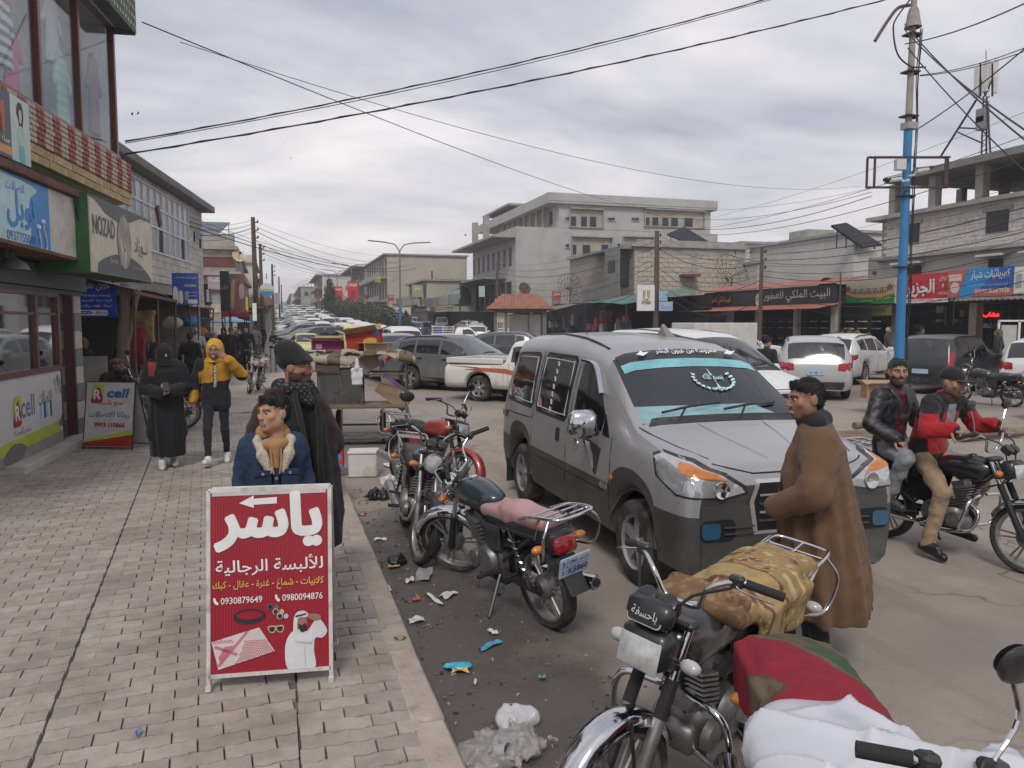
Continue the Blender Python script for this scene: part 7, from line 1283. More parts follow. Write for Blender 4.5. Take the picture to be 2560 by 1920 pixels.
  b=MB();b.tube([(s*.1,.45,.36),(s*.22,.47,.37)],.013,8);b.build('passenger_peg',M_rubber,root)
 b=MB();b.box((.12,.48,Rw+.03),(.02,.42,.07),None,.01);b.build('chain_case',M_mblk,root);b=MB();b.box((0,.1,.22),(.18,.3,.03),None,.01);b.build('skid_plate',M_mblk,root)
 b=MB();b.tube([(.09,.2,.28),(.27,.28,.03 if lean<0 else .05),(.29,.27,.02)],.012,6);b.build('side_stand',M_mblk,root)
 T=ST;hb=HX+ax*.12;P=[hb+V((x*hbw,y,z))for x,y,z in((-.36,.10,.12),(-.24,.03,.15),(-.13,-.02,.10),(-.08,0,.01),(0,0,0),(.08,0,.01),(.13,-.02,.10),(.24,.03,.15),(.36,.10,.12))];b=MB();b.T=T;b.tube(bez(P,40),.011,8);o=b.build('handlebar',m_ch,root,50)
 for s in(-1,1):
  a,c=hb+V((s*.25*hbw,.035,.148)),hb+V((s*.37*hbw,.105,.119));b=MB();b.T=T;b.tube([a,c],.018,10);b.build('grip',M_rubber,o,50);b=MB();b.T=T;b.box(a-V((s*.03,.01,0)),(.06,.04,.05),None,.01);b.build('switch',M_mblk,o);b=MB();b.T=T;q=a+V((0,-.06,.0));b.tube(bez([a+V((-s*.02,-.02,0)),q+V((s*.03,-.02,.0)),c+V((s*.0,-.07,-.01))],8),.006,6,sq=.6);b.build('lever',m_ch,o)
  if mirrors=='both' or(mirrors=='right' and s>0)or(mirrors=='left' and s<0):
   b=MB();b.T=T;mp=hb+V((s*mx,.04,.36));b.tube(bez([a+V((-s*.03,0,.02)),a+V((-s*.0,.0,.12)),mp],8),.006,6);k=b.build('mirror_stem',m_ch,o);b=MB();b.T=T@MX.Translation(mp)@MX.Rotation(R(12),4,'X');b.ball((0,-.0,.03),(.07,.018,.05),14,8);b.build('mirror',M_mblk,k,60);b=MB();b.T=T@MX.Translation(mp)@MX.Rotation(R(12),4,'X');b.lathe([(.06,.0),(.001,.001)],16,MX.Translation((0,.02,.03))@MX.Rotation(-PI/2,4,'X')@MX.Diagonal((1,.68,1,1)));b.build('mirror_face',MATS.get('mirror_glass')or plain('mirror_glass',(.35,.37,.38),.05,metal=.9),k)
 b=MB();b.T=T
 for s,q in((-1,0),(1,0)):b.tube(bez([hb+V((s*.22,.0,.13)),hb+V((s*.1,-.14,.06)),HX+V((s*.05,-.1,-.1)),HX+V((s*.02,.05,-.2))],12),.006,5)
 b.build('control_cable',M_rubber,root)
 hp=HX+V((0,-.13,-.02));b=MB()
 b.T=T
 if style=='round':b.lathe([(.03,.10),(.07,.07),(.088,.02),(.09,-.01),(.08,-.02)],20,MX.Translation(hp)@MX.Rotation(-PI/2,4,'X'));o2=b.build('headlamp',m_ch,root,50);b=MB();b.T=T;b.lathe([(.082,-.012),(.05,-.026),(.001,-.03)],20,MX.Translation(hp)@MX.Rotation(-PI/2,4,'X'));b.build('lens',M_lens,o2,60)
 else:b.box(hp+V((0,-.0,0)),(.22,.12,.15),MX.Rotation(R(-12),3,'X'),.03);o2=b.build('headlamp',M_mblk,root,50);b=MB();b.T=T;b.box(hp+V((0,-.062,-.013)),(.19,.012,.12),MX.Rotation(R(-12),3,'X'),.005);b.build('lens',M_lens,o2,50)
 b=MB();b.T=T
 for s in(-1,1):b.lathe([(.045,0),(.045,.05),(.038,.055),(.001,.056)],16,MX.Translation(HX+V((s*.05,-.08,.12)))@MX.Rotation(R(40),4,'X'))
 b.build('dials',M_mblk,root,40)
 if screen:b=MB();b.T=T;b.box(HX+V((0,-.12,.06)),(.13,.05,.2),MX.Rotation(R(-20),3,'X'),.02);s_=b.build('display_case',M_mblk,root);b=MB();b.T=T;b.box(HX+V((0,-.147,.07)),(.10,.01,.15),MX.Rotation(R(-20),3,'X'));b.build('display',plain('lcd_grey',(.28,.30,.32),.15),s_)
 if cowl:
  b=MB();b.T=T;b.box(HX+V((0,-.135,.115)),(.21,.07,.10),MX.Rotation(R(-18),3,'X'),.025);q=b.build('cowl',M_mblk,root,50);CF=T@frame(HX+V((0,-.176,.085)),(1,0,0),(0,.3,.95));printed('cowl_rim',[rrect(-.08,-.012,.08,.062,.02,3)],CF,plain('cowl_white',(.5,.5,.48)),q,.001);printed('cowl_field',[rrect(-.076,-.008,.076,.058,.018,3)],CF,M_black,q,.003);lettering(cowl,CF@MX.Translation((0,.006,0)),w=.12,h=.042,m=plain('cowl_white',(.5,.5,.48)),parent=q,depth=.006,bold=.02)
 for s in(-1,1):
  for T2,p in((T,HX+V((s*.14,-.1,-.05))),(MX.Identity(4),V((s*.14,.86,.66)))):b=MB();b.T=T2;b.tube([p,p-V((s*.07,0,0))],.01,6);st=b.build('indicator_stalk',m_ch,root);b=MB();b.T=T2;b.ball(p+V((s*.03,0,0)),(.045,.03,.028),12,8);b.build('indicator',ind or M_amber,st,60)
 b=MB();b.box((0,.92,.66),(.17,.06,.11),MX.Rotation(R(15),3,'X'),.02);b.build('tail_light',M_tl,root,50);b=MB();b.box((0,.86,.67),(.19,.1,.14),None,.02);b.build('tail_unit',M_mblk,root,50);b=MB();b.add([(-.08,.9,.58),(.08,.9,.58),(.07,1.03,.36),(-.07,1.03,.36)],[(0,1,2,3)]);b.add([(-.08,.89,.58),(.08,.89,.58),(.07,1.02,.36),(-.07,1.02,.36)],[(3,2,1,0)]);b.build('mud_guard',M_mblk,root)
 if pl:
  T2=frame((0,1.0,.55),(-1,0,0),(0,.35,.94));b=MB();b.prism(rrect(-.12,-.075,.12,.075,.012,3),.006,T2);q=b.build('number_plate',M_plateb,root);printed('plate_field',[rrect(-.113,-.068,.113,.068,.01,3)],T2,plain('plate_pale',(.55,.62,.68)),q,.0065);ink=plain('plate_ink',(.03,.14,.42));printed('plate_lines',[[(-.113,.004),(.113,.004),(.113,.008),(-.113,.008)],[(-.066,-.068),(-.062,-.068),(-.062,.068),(-.066,.068)]],T2,ink,q,.0075)
  lettering('QMS',T2@MX.Translation((-.02,.018,0)),w=.07,h=.036,m=ink,parent=q,depth=.009,bold=.02);lettering('قامشلو',T2@MX.Translation((.065,.018,0)),w=.075,h=.04,m=ink,parent=q,depth=.009,bold=.02);lettering(pl,T2@MX.Translation((.025,-.05,0)),w=.155,h=.045,m=ink,parent=q,depth=.009,bold=.03);lettering('S',T2@MX.Translation((-.09,-.05,0)),h=.04,m=ink,parent=q,depth=.009);lettering('B',T2@MX.Translation((-.09,.02,0)),h=.034,m=ink,parent=q,depth=.009)
 if rack:
  b=MB();P=[(-.13,.62,.80),(-.15,.8,.86),(-.15,1.02,.89),(-.1,1.08,.89),(.1,1.08,.89),(.15,1.02,.89),(.15,.8,.86),(.13,.62,.80)];b.tube(bez(P,36),.011,8)
  for y_ in(.82,.9,.98):b.tube([(-.15,y_,.872),(.15,y_,.872)],.007,6)
  b.tube([(0,.8,.868),(0,1.08,.89)],.007,6)
  for s in(-1,1):b.tube([(s*.15,.9,.875),(s*.13,.78,.70)],.009,6);b.tube(bez([(s*.15,1.0,.88),(s*.22,1.02,.78),(s*.2,.95,.62),(s*.13,.8,.62)],14),.009,6)
  b.build('rack',m_ch,root,60)
 if crash:
  b=MB()
  for s in(-1,1):b.tube(bez([(s*.05,-.26,.58),(s*.22,-.28,.56),(s*.27,-.25,.42),(s*.24,-.2,.30),(s*.08,-.12,.27)],20),.015,8)
  b.build('crash_bar',m_ch,root,60)
 return root
moto('motorcycle','black motorcycle with pink seat and blue number plate parked by the kerb',(1.56,5.38,0),R(196),R(9),R(36),(.018,.03,.04),(.40,.24,.235),'round',pl='K5860',screen=True,tank_txt='MONGRY',mirrors='none',crash=False)
moto('motorcycle','dusty black motorcycle with torn seat behind the pink seated one',(1.17,7.02,0),R(-3),R(8),R(12),(.02,.012,.014),(.05,.048,.05),'round',dirty=1.,mirrors='left',chrome_fender=False,crash=False,fender=M_mblk)
moto('motorcycle','red and black motorcycle with square headlamp beside the handcart',(1.72,9.1,0),R(22),R(8),R(15),(.30,.035,.025),(.03,.03,.03),'square',dirty=.6,mirrors='right',crash=False,chrome_fender=False)
moto('motorcycle','chromed old motorcycle in front with a patterned carpet over its seat',(1.68,2.90,0),R(-57),R(8),R(-10),(.03,.03,.032),(.05,.04,.03),'square',dirty=.4,mirrors='none',ind=M_lens,cowl='باحسفة')
moto('motorcycle','motorcycle at the bottom edge covered by red camouflage cloth and white bag',(1.37,1.52,0),R(-23),R(5),R(34),(.02,.02,.02),(.03,.03,.03),'round',mirrors='right',crash=False,rack=False,mx=.08,hbw=.62)
moto('motorcycle','black motorcycle with chrome crash bars ridden by two men',(5.70,5.28,0),R(12),R(0),R(4),(.014,.014,.016),(.015,.015,.015),'square',mirrors='both')
moto('motorcycle','parked motorcycle with saddle bags in front of the headscarfed man',(17.0,14.9,0),R(195),R(8),R(20),(.03,.03,.03),(.06,.05,.04),'round',pl='K1177')
moto('motorcycle','motorcycle with a pink cloth on its seat by the crowd',(-.62,22.6,.13),R(-8),R(8),R(20),(.2,.05,.05),(.40,.2,.22),'round',dirty=.6)
moto('motorcycle','red motorcycle half hidden behind the standing phone shop board',(-2.15,14.7,.13),R(-55),R(8),R(15),(.30,.02,.03),(.03,.03,.03),'round')
M_skin=mat('skin',rough=.55,attr='Col',var=.06,scale=18,bump=.08,bscale=90);M_cloth=mat('cloth',rough=.92,attr='Col',var=.12,scale=14,bump=.25,bscale=160,sheen=.15);M_leather=mat('leather',rough=.42,attr='Col',var=.15,scale=9,bump=.25,bscale=50);M_hair=mat('hair',rough=.65,attr='Col',var=.35,scale=40,bump=.5,bscale=110)
JD=dict(head=(0,-.02,1.605),neck=(0,.01,1.46),chest=(0,.015,1.28),belly=(0,.0,1.10),pelvis=(0,.01,.95),shL=(.185,.015,1.405),elL=(.262,.05,1.13),wrL=(.275,-.04,.89),hipL=(.09,.01,.92),knL=(.10,-.02,.50),anL=(.105,.03,.085),toeL=(.125,-.14,.035))
def joints(ov=None,s=1.):
 J={k:np.array(v,float)for k,v in JD.items()}
 for k in list(J):
  if k.endswith('L'):J[k[:-1]+'R']=J[k]*np.array([-1,1,1])
 for k,v in(ov or{}).items():J[k]=np.array(v,float)
 return{k:v*s for k,v in J.items()}
def unit(v):v=np.array(v,float);return v/(np.linalg.norm(v)+1e-9)
def const(c):return lambda P:np.tile(np.array(c,float),(len(P),1))
def hand_sdf(wr,d,nrm,thumb,curl=.35,h=.0042,s=1.):
 """wr wrist, d finger direction, nrm palm normal (fingers curl towards it), thumb +1/-1 along d x nrm"""
 d=unit(d);nrm=unit(np.array(nrm)-d*np.dot(nrm,d));w=np.cross(d,nrm)*thumb;c=wr+d*.09*s;g=SDF(c-.125,c+.125,h);P=lambda a,b_,e:wr+(d*a+w*b_+nrm*e)*s
 g.cone(P(-.03,0,0),P(.03,0,0),.027*s,.027*s,.02)
 for q in(-.028,-.009,.010,.029):g.cone(P(.02,q*.7,0),P(.088,q,0),.015*s,.0135*s,.014)
 for q,l,o in((.030,.072,0),(.010,.082,.003),(-.010,.076,.0),(-.029,.060,-.006)):
  p=P(.088+o,q,0);a=curl*.5
  for k,f in enumerate((.42,.32,.26)):a+=curl;n_=p+(d*math.cos(a)+nrm*math.sin(a)+w*q*2.2*(1-curl))*l*f*s;g.cone(p,n_,(.0095-.0008*k)*s,(.0088-.0008*k)*s,.004);p=n_
 p=P(.022,.034,.006)
 for k,(l,a1)in enumerate(((.042,.75),(.032,.35+curl*.4),(.026,.2+curl*.6))):n_=p+(d*math.cos(a1)+w*math.sin(a1)*(1 if k<1 else .5)+nrm*(.25+curl*.5))*l*s;g.cone(p,n_,(.0125-.0015*k)*s,(.011-.0015*k)*s,.008);p=n_
 return g.mesh()
def head_mesh(Rm,c,skin,beard=0.,bcol=(.02,.015,.012),smile=0.,s=1.,h=.0055,lips=(.27,.125,.10),browc=None,eyes=True,nose=1.,cut=None):
 g=SDF((-.115,-.15,-.20),(.115,.135,.15),h)
 g.ell((0,.018,.035),(.074,.094,.086),.03).ell((0,-.028,-.035),(.060,.068,.085),.04).ell((0,-.062,-.094),(.026,.024,.020),.03)
 for x in(-1,1):g.ell((x*.044,-.062,-.016),(.024,.020,.020),.025).ell((x*.052,-.01,-.06),(.022,.035,.035),.03).ell((x*.077,.012,-.004),(.010,.025,.032),.008).cone((x*.015,-.090,.030),(x*.05,-.078,.032),.011,.008,.016)
 for x in(-1,1):g.ell((x*.031,-.100,.010),(.017,.014,.011),.012,'sub')
 g.cone((0,-.092,.018),(0,-.108-.008*nose,-.022),.008,.0125,.012).ell((-.011,-.104,-.028),(.009,.009,.007),.006).ell((.011,-.104,-.028),(.009,.009,.007),.006)
 g.cone((-.019,-.092+.003*smile,-.058+.006*smile),(.019,-.092+.003*smile,-.058+.006*smile),.0065,.0065,.008).cone((-.016,-.092,-.071),(.016,-.092,-.071),.007,.007,.008);g.cone((-.021,-.104,-.064+.004*smile),(.021,-.104,-.064+.004*smile),.0032,.0032,.004,'sub')
 g.cone((0,.012,-.06),(0,.034,-.20),.050,.056,.03)
 if beard>.6:g.ell((0,-.052,-.095),(.046,.038,.034),.025).cone((-.022,-.100,-.046),(.022,-.100,-.046),.007,.007,.006)
 P,Q=g.mesh();rg=np.random.default_rng(3);x,y,z=P[:,0],P[:,1],P[:,2];C=np.tile(np.array(skin),(len(P),1));nz=.5+.5*np.sin(x*140+3*np.sin(z*120))*np.sin(z*160+y*90)
 C*=(1-.12*np.exp(-((z-.01)/.016)**2)*(y<-.06))[:,None];red=np.exp(-((z+.02)/.03)**2-((np.abs(x)-.04)/.02)**2);C[:,0]+=.06*red;m=(np.abs(x)<.024)&(y<-.085)&(z>-.079)&(z<-.052);C[m]=lips
 if smile:m=(np.abs(x)<.02)&(y<-.088)&(np.abs(z+.064)<.0045);C[m]=(.6,.57,.52)
 bw=(y<-.072)&(z>.022)&(z<.039)&(np.abs(x)>.012)&(np.abs(x)<.056);C[bw]=C[bw]*.35+np.array(browc or bcol)*.65
 if beard:t=np.clip((-.018-z-.25*np.maximum(0,-y-.03)+.10*(np.abs(x)>.045))/.022,0,1)*(y<.03)*(z>-.135);t*=1-((np.abs(x)<.022)&(z>-.08)&(z<-.052))*.95;mu=((np.abs(x)<.032)&(z<-.038)&(z>-.054)&(y<-.08));t=np.maximum(t*(z<-.035-.12*np.maximum(0,.055-np.abs(x))*4),mu*1.)*min(1,beard)*(.75+.25*nz);C=C*(1-t[:,None])+np.array(bcol)*t[:,None]
 return(P*s)@np.array(Rm).T+c,Q,C
def rot_head(yaw,pitch=0.,roll=0.):return MX.Rotation(R(yaw),3,'Z')@MX.Rotation(R(roll),3,'Y')@MX.Rotation(R(pitch),3,'X')
def hair_part(root,Rm,c,col,s=1.,style='short',h=.006,name='hair'):
 g=SDF((-.13,-.15,-.16),(.13,.16,.19),h)
 if style=='short':g.ell((0,.022,.043),(.0765,.095,.085),.02).cone((-.04,-.045,.090),(.04,-.045,.092),.021,.021,.03).ell((0,.05,-.01),(.072,.065,.07),.02).ell((0,-.115,-.045),(.10,.085,.105),.012,'sub').box((0,-.03,-.14),(.2,.085,.10),.01,.01,'sub')
 elif style=='quiff':g.ell((0,.022,.045),(.0765,.094,.085),.02).cone((-.04,-.05,.093),(.04,-.054,.098),.023,.021,.035).ell((0,.055,-.005),(.070,.06,.07),.02).ell((0,-.118,-.045),(.10,.085,.108),.012,'sub').box((0,-.03,-.14),(.2,.085,.105),.01,.01,'sub')
 elif style=='beanie':g.ell((0,.018,.050),(.094,.112,.088),.02).ell((.0,.055,.115),(.082,.085,.062),.04).cone((-.06,-.07,.035),(.06,-.07,.035),.036,.036,.03);g.plane((0,0,.008),(0,-.32,-1)).plane((0,.0,-.045),(0,0,-1))
 elif style=='cap':g.ell((0,.018,.05),(.088,.108,.086),.02);g.plane((0,0,.028),(0,-.05,-1));g.box((0,-.135,.032),(.068,.055,.008),.008,.01)
 elif style=='scarf':g.ell((0,.03,.025),(.098,.115,.11),.03).cone((0,.06,-.02),(0,.10,-.26),.08,.10,.05).ell((0,-.12,-.02),(.065,.07,.085),.01,'sub')
 elif style=='niqab':g.ell((0,.012,.025),(.100,.118,.112),.03).cone((0,-.03,-.05),(0,-.05,-.30),.088,.12,.05).cone((0,.06,-.02),(0,.08,-.32),.09,.14,.06).box((0,-.128,.008),(.052,.03,.0085),.008,.003,'sub')
 elif style=='turban':g.ell((0,.02,.05),(.092,.11,.075),.02).cone((-.07,-.04,.045),(.07,-.045,.05),.045,.045,.04).cone((-.08,.05,.03),(.08,.05,.02),.045,.045,.04);g.plane((0,0,.018),(0,-.22,-1))
 elif style=='hood':g.ell((0,.035,.03),(.112,.128,.135),.03).cone((0,.06,-.06),(0,.06,-.17),.10,.13,.05).ell((0,-.125,-.015),(.070,.11,.105),.015,'sub')
 amp={'short':.005,'quiff':.006,'beanie':.004,'cap':.001}.get(style,.008);g.folds(amp,150 if style in('short','quiff')else 60,5,(1,1,.5));P,Q=g.mesh();cf=col if callable(col)else const(col);C=cf(P);P=(P*s)@np.array(Rm).T+c
 o=mesh_np(name,[(P,Q)],M_hair if style in('short','quiff')else M_cloth,root,lambda _:C)
 if style in('short','quiff')and h<.008:
  rg=np.random.default_rng(8);i=rg.integers(0,len(P),4200);p=P[i];n=p-c;n/=np.linalg.norm(n,axis=1)[:,None];t=rg.normal(size=n.shape);t=t-n*(t*n).sum(1)[:,None];t/=np.linalg.norm(t,axis=1)[:,None];d=n*.45+t*.55+np.array((0,0,-.25));d/=np.linalg.norm(d,axis=1)[:,None];w=np.cross(d,n);w/=np.linalg.norm(w,axis=1)[:,None]+1e-9;l=s*rg.uniform(.008,.018,len(p))[:,None];Vt=np.stack([p-w*.0012,p+w*.0012,p+d*l+w*.0004,p+d*l-w*.0004],1).reshape(-1,3);k=np.repeat(C[i]*rg.uniform(.6,2.2,len(p))[:,None],4,0);mesh_np('strands',[(Vt,np.arange(len(Vt)).reshape(-1,4))],M_hair,o,lambda _:k)
 return o
def spine(J,t):
 pts=[J['pelvis'],J['belly'],J['chest'],J['neck']];q=t*3;i=min(2,max(0,int(math.floor(q))));return pts[i]+(pts[i+1]-pts[i])*(q-i)
def top_sdf(J,t=.012,hem=.12,h=.012,sleeves='LR',flare=0.,loose=1.,k=.035,sleeve_t=0.,arm_end=1.):
 A=np.array([J[q]for q in('pelvis','belly','chest','neck','shL','shR','elL','elR','wrL','wrR')]);lo=A.min(0)-.24;hi=A.max(0)+.22;lo[2]=min(lo[2],J['pelvis'][2]-hem-.1);g=SDF(lo,hi,h);lat=unit(J['shL']-J['shR']);lath=unit(J['hipL']-J['hipR'])
 for u,a,r in((.0,.075,.080),(.18,.07,.078),(.33,.068,.078),(.5,.078,.084),(.66,.092,.088),(.8,.105,.074)):c=spine(J,u);l=unit(lath*(1-u)+lat*u);g.cone(c-l*a,c+l*a,(r+t)*loose,(r+t)*loose,k)
 c=spine(J,.92);g.cone(J['shR']*.8+c*.2,J['shL']*.8+c*.2,.045+t,.045+t,k);g.cone(c,J['neck']+(J['neck']-c)*.1,.062+t,.050+t,k)
 if hem>0:
  p=J['pelvis'];q=p-np.array([0,0,hem]);g.cone(p-lath*.08,q-lath*(.085+flare),.082+t,.082+t+flare,k);g.cone(p+lath*.08,q+lath*(.085+flare),.082+t,.082+t+flare,k);g.cone(q-lath*.05,q+lath*.05,.082+t+flare,.082+t+flare,k)
 for s in sleeves:sh,el,wr=J['sh'+s],J['el'+s],J['wr'+s];e2=el+(wr-el)*arm_end;g.cone(sh,el,.050+t+sleeve_t*.3,.042+t+sleeve_t*.6,.02);g.cone(el,e2,.042+t+sleeve_t*.6,.033+t+sleeve_t,.015)
 return g
def legs_part(root,J,col,t=.01,h=.013,name='trousers',fold=.006,end=1.,m=None):
 A=np.array([J[q]for q in('pelvis','hipL','hipR','knL','knR','anL','anR')]);g=SDF(A.min(0)-.2,A.max(0)+.2,h);lath=unit(J['hipL']-J['hipR']);g.cone(J['pelvis']-lath*.075,J['pelvis']+lath*.075,.088+t,.088+t,.03)
 for s in 'LR':g.cone(J['hip'+s],J['kn'+s],.076+t,.056+t,.02);e=J['kn'+s]+(J['an'+s]-J['kn'+s])*end;g.cone(J['kn'+s],e,.054+t,.040+t,.015)
 g.folds(fold,34,11,(1,1,1.6)).folds(fold*.5,75,12);return mesh_np(name,[g.mesh()],m or M_cloth,root,col if callable(col)else const(col))
def shoes_part(root,J,col,sole=(.5,.5,.5),h=.008,m=None,big=1.):
 for s in 'LR':
  a,t=J['an'+s],J['toe'+s];d=unit((t-a)*np.array([1,1,0]));pit=(t[2]-a[2]+.05);he=a-d*.045+np.array([0,0,-.045]);g=SDF(np.minimum(he,t)-.1,np.maximum(he,t)+.13,h);up=np.array([0,0,1.]);g.cone(he,t+up*.0,.040*big,.036*big,.02).cone(a+up*.03,a-up*.03+d*.02,.046,.042,.03).cone(a-up*.035,a-up*.035+d*.1,.042*big,.036*big,.03);n=unit(np.cross(np.cross(d,up),t-he));b0=min(he[2],t[2])-.036
  g.plane(he-np.array([0,0,.03]),-n if n[2]>0 else n)
  def cf(P,z0=he,nn=(n if n[2]>0 else-n)):c=np.tile(np.array(col),(len(P),1));c[((P-z0)@nn)<-.016]=sole;return c
  mesh_np('shoe',[g.mesh()],m or M_leather,root,cf)
def person(lab,loc,rz,H=1.72,ov=None,yaw=0.,pitch=0.,roll=0.,skin=(.36,.21,.14),hair='short',hcol=(.014,.011,.010),beard=0.,bcol=(.018,.014,.012),smile=0,hands=None,hs=1.,hd=.0055,face=True,headk=1.,tilt=0,group=None,head_s=None,neckskin=True,name='person',nose=1.):
 root=thing(name,lab,'person',loc,rz,group);s=H/1.72;J=joints(ov,s);Rm=rot_head(yaw,pitch,roll);hsz=(head_s or(.55+.45*s))*headk;hc=J['head'];parts=[];cols=[]
 P,Q,C=head_mesh(Rm,hc,skin,beard,bcol,smile,hsz,hd,nose=nose);parts.append((P,Q));cols.append(C)
 g=SDF(np.array([J[k]for k in J]).min(0)-.15,np.array([J[k]for k in J]).max(0)+.1,.02);lat=unit(J['shL']-J['shR'])
 for u,a,r in((0,.07,.075),(.33,.06,.075),(.66,.08,.08),(.85,.1,.06)):c=spine(J,u);g.cone(c-lat*a*s,c+lat*a*s,r*s,r*s,.05)
 g.cone(spine(J,.8),hc,.045*s,.045*s,.03)
 for q in 'LR':g.cone(J['sh'+q],J['el'+q],.038*s,.032*s).cone(J['el'+q],J['wr'+q],.03*s,.024*s).cone(J['hip'+q],J['kn'+q],.06*s,.045*s).cone(J['kn'+q],J['an'+q],.042*s,.03*s).cone(J['an'+q],J['toe'+q],.026*s,.02*s)
 P,Q=g.mesh();parts.append((P,Q));cols.append(np.tile(np.array(skin),(len(P),1)))
 for q,spec in(hands or{}).items():d,n,curl=spec;P,Q=hand_sdf(J['wr'+q],d,n,spec_th(q,d,n),curl,.0042 if hd<.008 else .008,hs*(.6+.4*s));parts.append((P,Q));cols.append(np.tile(np.array(skin)*.95,(len(P),1)))
 CC=np.concatenate(cols);mesh_np('body',parts,M_skin,root,lambda _:CC)
 if face:
  for x in(-1,1):
   b=MB();b.c=(.55,.52,.5);b.ball((0,0,0),.0108*hsz,12,8);v=b.v;b.cols=[(.02,.012,.01)if p[1]<-.0072*hsz else(.38,.34,.32)for p in v];e=b.build('eye',M_skin,root,60);T=MX(Rm).to_4x4();e.matrix_local=MX.Translation(V(hc)+V(Rm@V((x*.031*hsz,-.0825*hsz,.009*hsz))))@T
 if hair:hair_part(root,Rm,hc,hcol,hsz,hair,max(.006,hd))
 return root,J,Rm,hc,hsz
def spec_th(q,d,n):
 return 1 if q=='L' else-1
def simple_person(lab,loc,rz,H=1.7,top=(.03,.03,.035),bot=(.03,.03,.04),hair='short',hcol=(.014,.011,.010),ov=None,skin=(.34,.20,.14),long=False,yaw=0,group='people on the street',topfn=None):
 o=dict(anL=(.10,-.10,.085),knL=(.09,-.12,.50),toeL=(.11,-.26,.04),anR=(-.10,.16,.10),knR=(-.09,.0,.49),toeR=(-.11,0.02,.03));o.update(ov or{})
 root,J,Rm,hc,hz_=person(lab,loc,rz,H,o,yaw,skin=skin,hair=hair,hcol=hcol,hd=.011,face=False,hands={'L':((0,-.1,-1),(-1,0,0),.4),'R':((0,-.1,-1),(1,0,0),.4)},group=group)
 g=top_sdf(J,.016,.16 if not long else .75,.022,flare=0 if not long else .05);g.folds(.008,24,3);mesh_np('robe' if long else 'jacket',[g.mesh()],M_cloth,root,topfn or const(top));legs_part(root,J,bot,.01,.022);shoes_part(root,J,(.03,.03,.03),(.1,.1,.1),.016);return root
def sstep(a,b_,x):t=np.clip((x-a)/(b_-a),0,1);return t*t*(3-2*t)
def tube_part(root,pts,r,name,col,m=None,n=8,sq=1.):
 b=MB();b.c=col;b.tube(bez(pts,24)if len(pts)>2 else pts,r,n,sq=sq);return b.build(name,m or M_cloth,root,60)
def robe(J,levels,h=.014,front=0.,sleeves=None,lo=None,hi=None,k=.05,amp=.0,nf=9,seed=1,cx=0.,cy=0.):
 """draped garment: levels (z, half width, half depth, dx, dy)"""
 zs=[l[0]for l in levels];W_=max(l[1]for l in levels)+.2;D_=max(l[2]for l in levels)+.2;g=SDF((cx-W_-.15,cy-D_-.15,min(zs)-.08),(cx+W_+.15,cy+D_+.15,max(zs)+.15),h);X,Y,Z=np.meshgrid(*g.ax,indexing='ij',sparse=True);zz=Z.ravel();o=np.argsort(zs);L=np.array(levels)[o]
 w,d,dx_,dy_=(np.interp(zz,L[:,0],L[:,i]).reshape(1,1,-1)for i in(1,2,3,4));x=(X-cx-dx_)/w;y=(Y-cy-dy_)/d;r=np.sqrt(x*x+y*y+1e-9);th=np.arctan2(y,x);t=np.interp(zz,L[:,0],np.linspace(1,0,len(L))**1.3).reshape(1,1,-1)
 f=(np.sin(nf*th+seed+1.5*np.sin(3*th+Z*2.2))*.6+np.sin((nf*1.7)*th+seed*2+Z*1.5)*.4)*amp*t;sd=(r-1)*np.minimum(w,d)*.9-f;top=Z-max(zs);bot=min(zs)-Z
 g.d=np.maximum(np.maximum(sd,top),bot).astype(np.float32);return g
CLk=person('man in a long brown wool cloak beside the grey van, face in profile',(3.05,3.80,0),R(-118),1.72,dict(head=(0,-.07,1.60),neck=(0,-.015,1.46),wrL=(.20,-.22,.98),elL=(.30,-.02,1.12),anL=(.1,.05,.085),toeL=(.11,-.12,.035)),yaw=22,pitch=6,skin=(.27,.145,.095),beard=.35,smile=1,hcol=(.010,.009,.009),hands={})
root,J,Rm,hc,hz_=CLk
g=robe(J,[(.33,.30,.27,0,.06),(.6,.285,.255,0,.05),(.9,.265,.225,0,.03),(1.15,.26,.19,0,.01),(1.32,.235,.155,0,.01),(1.40,.17,.12,0,.0),(1.455,.09,.09,0,-.005)],.012,amp=.030,nf=8,seed=2)
g.cone((.16,.0,1.36),(.33,-.06,1.10),.085,.085,.06).cone((.33,-.06,1.10),(.20,-.24,.99),.085,.075,.04).cone((-.16,.0,1.36),(-.33,.0,1.08),.085,.09,.06).cone((-.33,.0,1.08),(-.30,-.1,.86),.09,.08,.04);g.box((0,-.34,.6),(.055,.2,.5),.02,.01,'sub');g.folds(.012,16,8,(1,1,.35)).folds(.005,50,9)
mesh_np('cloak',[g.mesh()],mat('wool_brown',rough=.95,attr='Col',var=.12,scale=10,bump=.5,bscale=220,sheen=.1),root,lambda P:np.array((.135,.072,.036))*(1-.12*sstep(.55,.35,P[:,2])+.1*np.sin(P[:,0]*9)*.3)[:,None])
g=SDF((-.14,-.16,1.36),(.14,.14,1.56),.008);g.cone((-.055,-.01,1.47),(.055,-.01,1.47),.062,.062,.03).cone((0,-.06,1.47),(0,.03,1.48),.058,.06,.03);g.build('collar',M_cloth,root,const((.016,.016,.022)))
legs_part(root,J,(.018,.018,.022),.012);shoes_part(root,J,(.03,.03,.032),(.04,.04,.04))
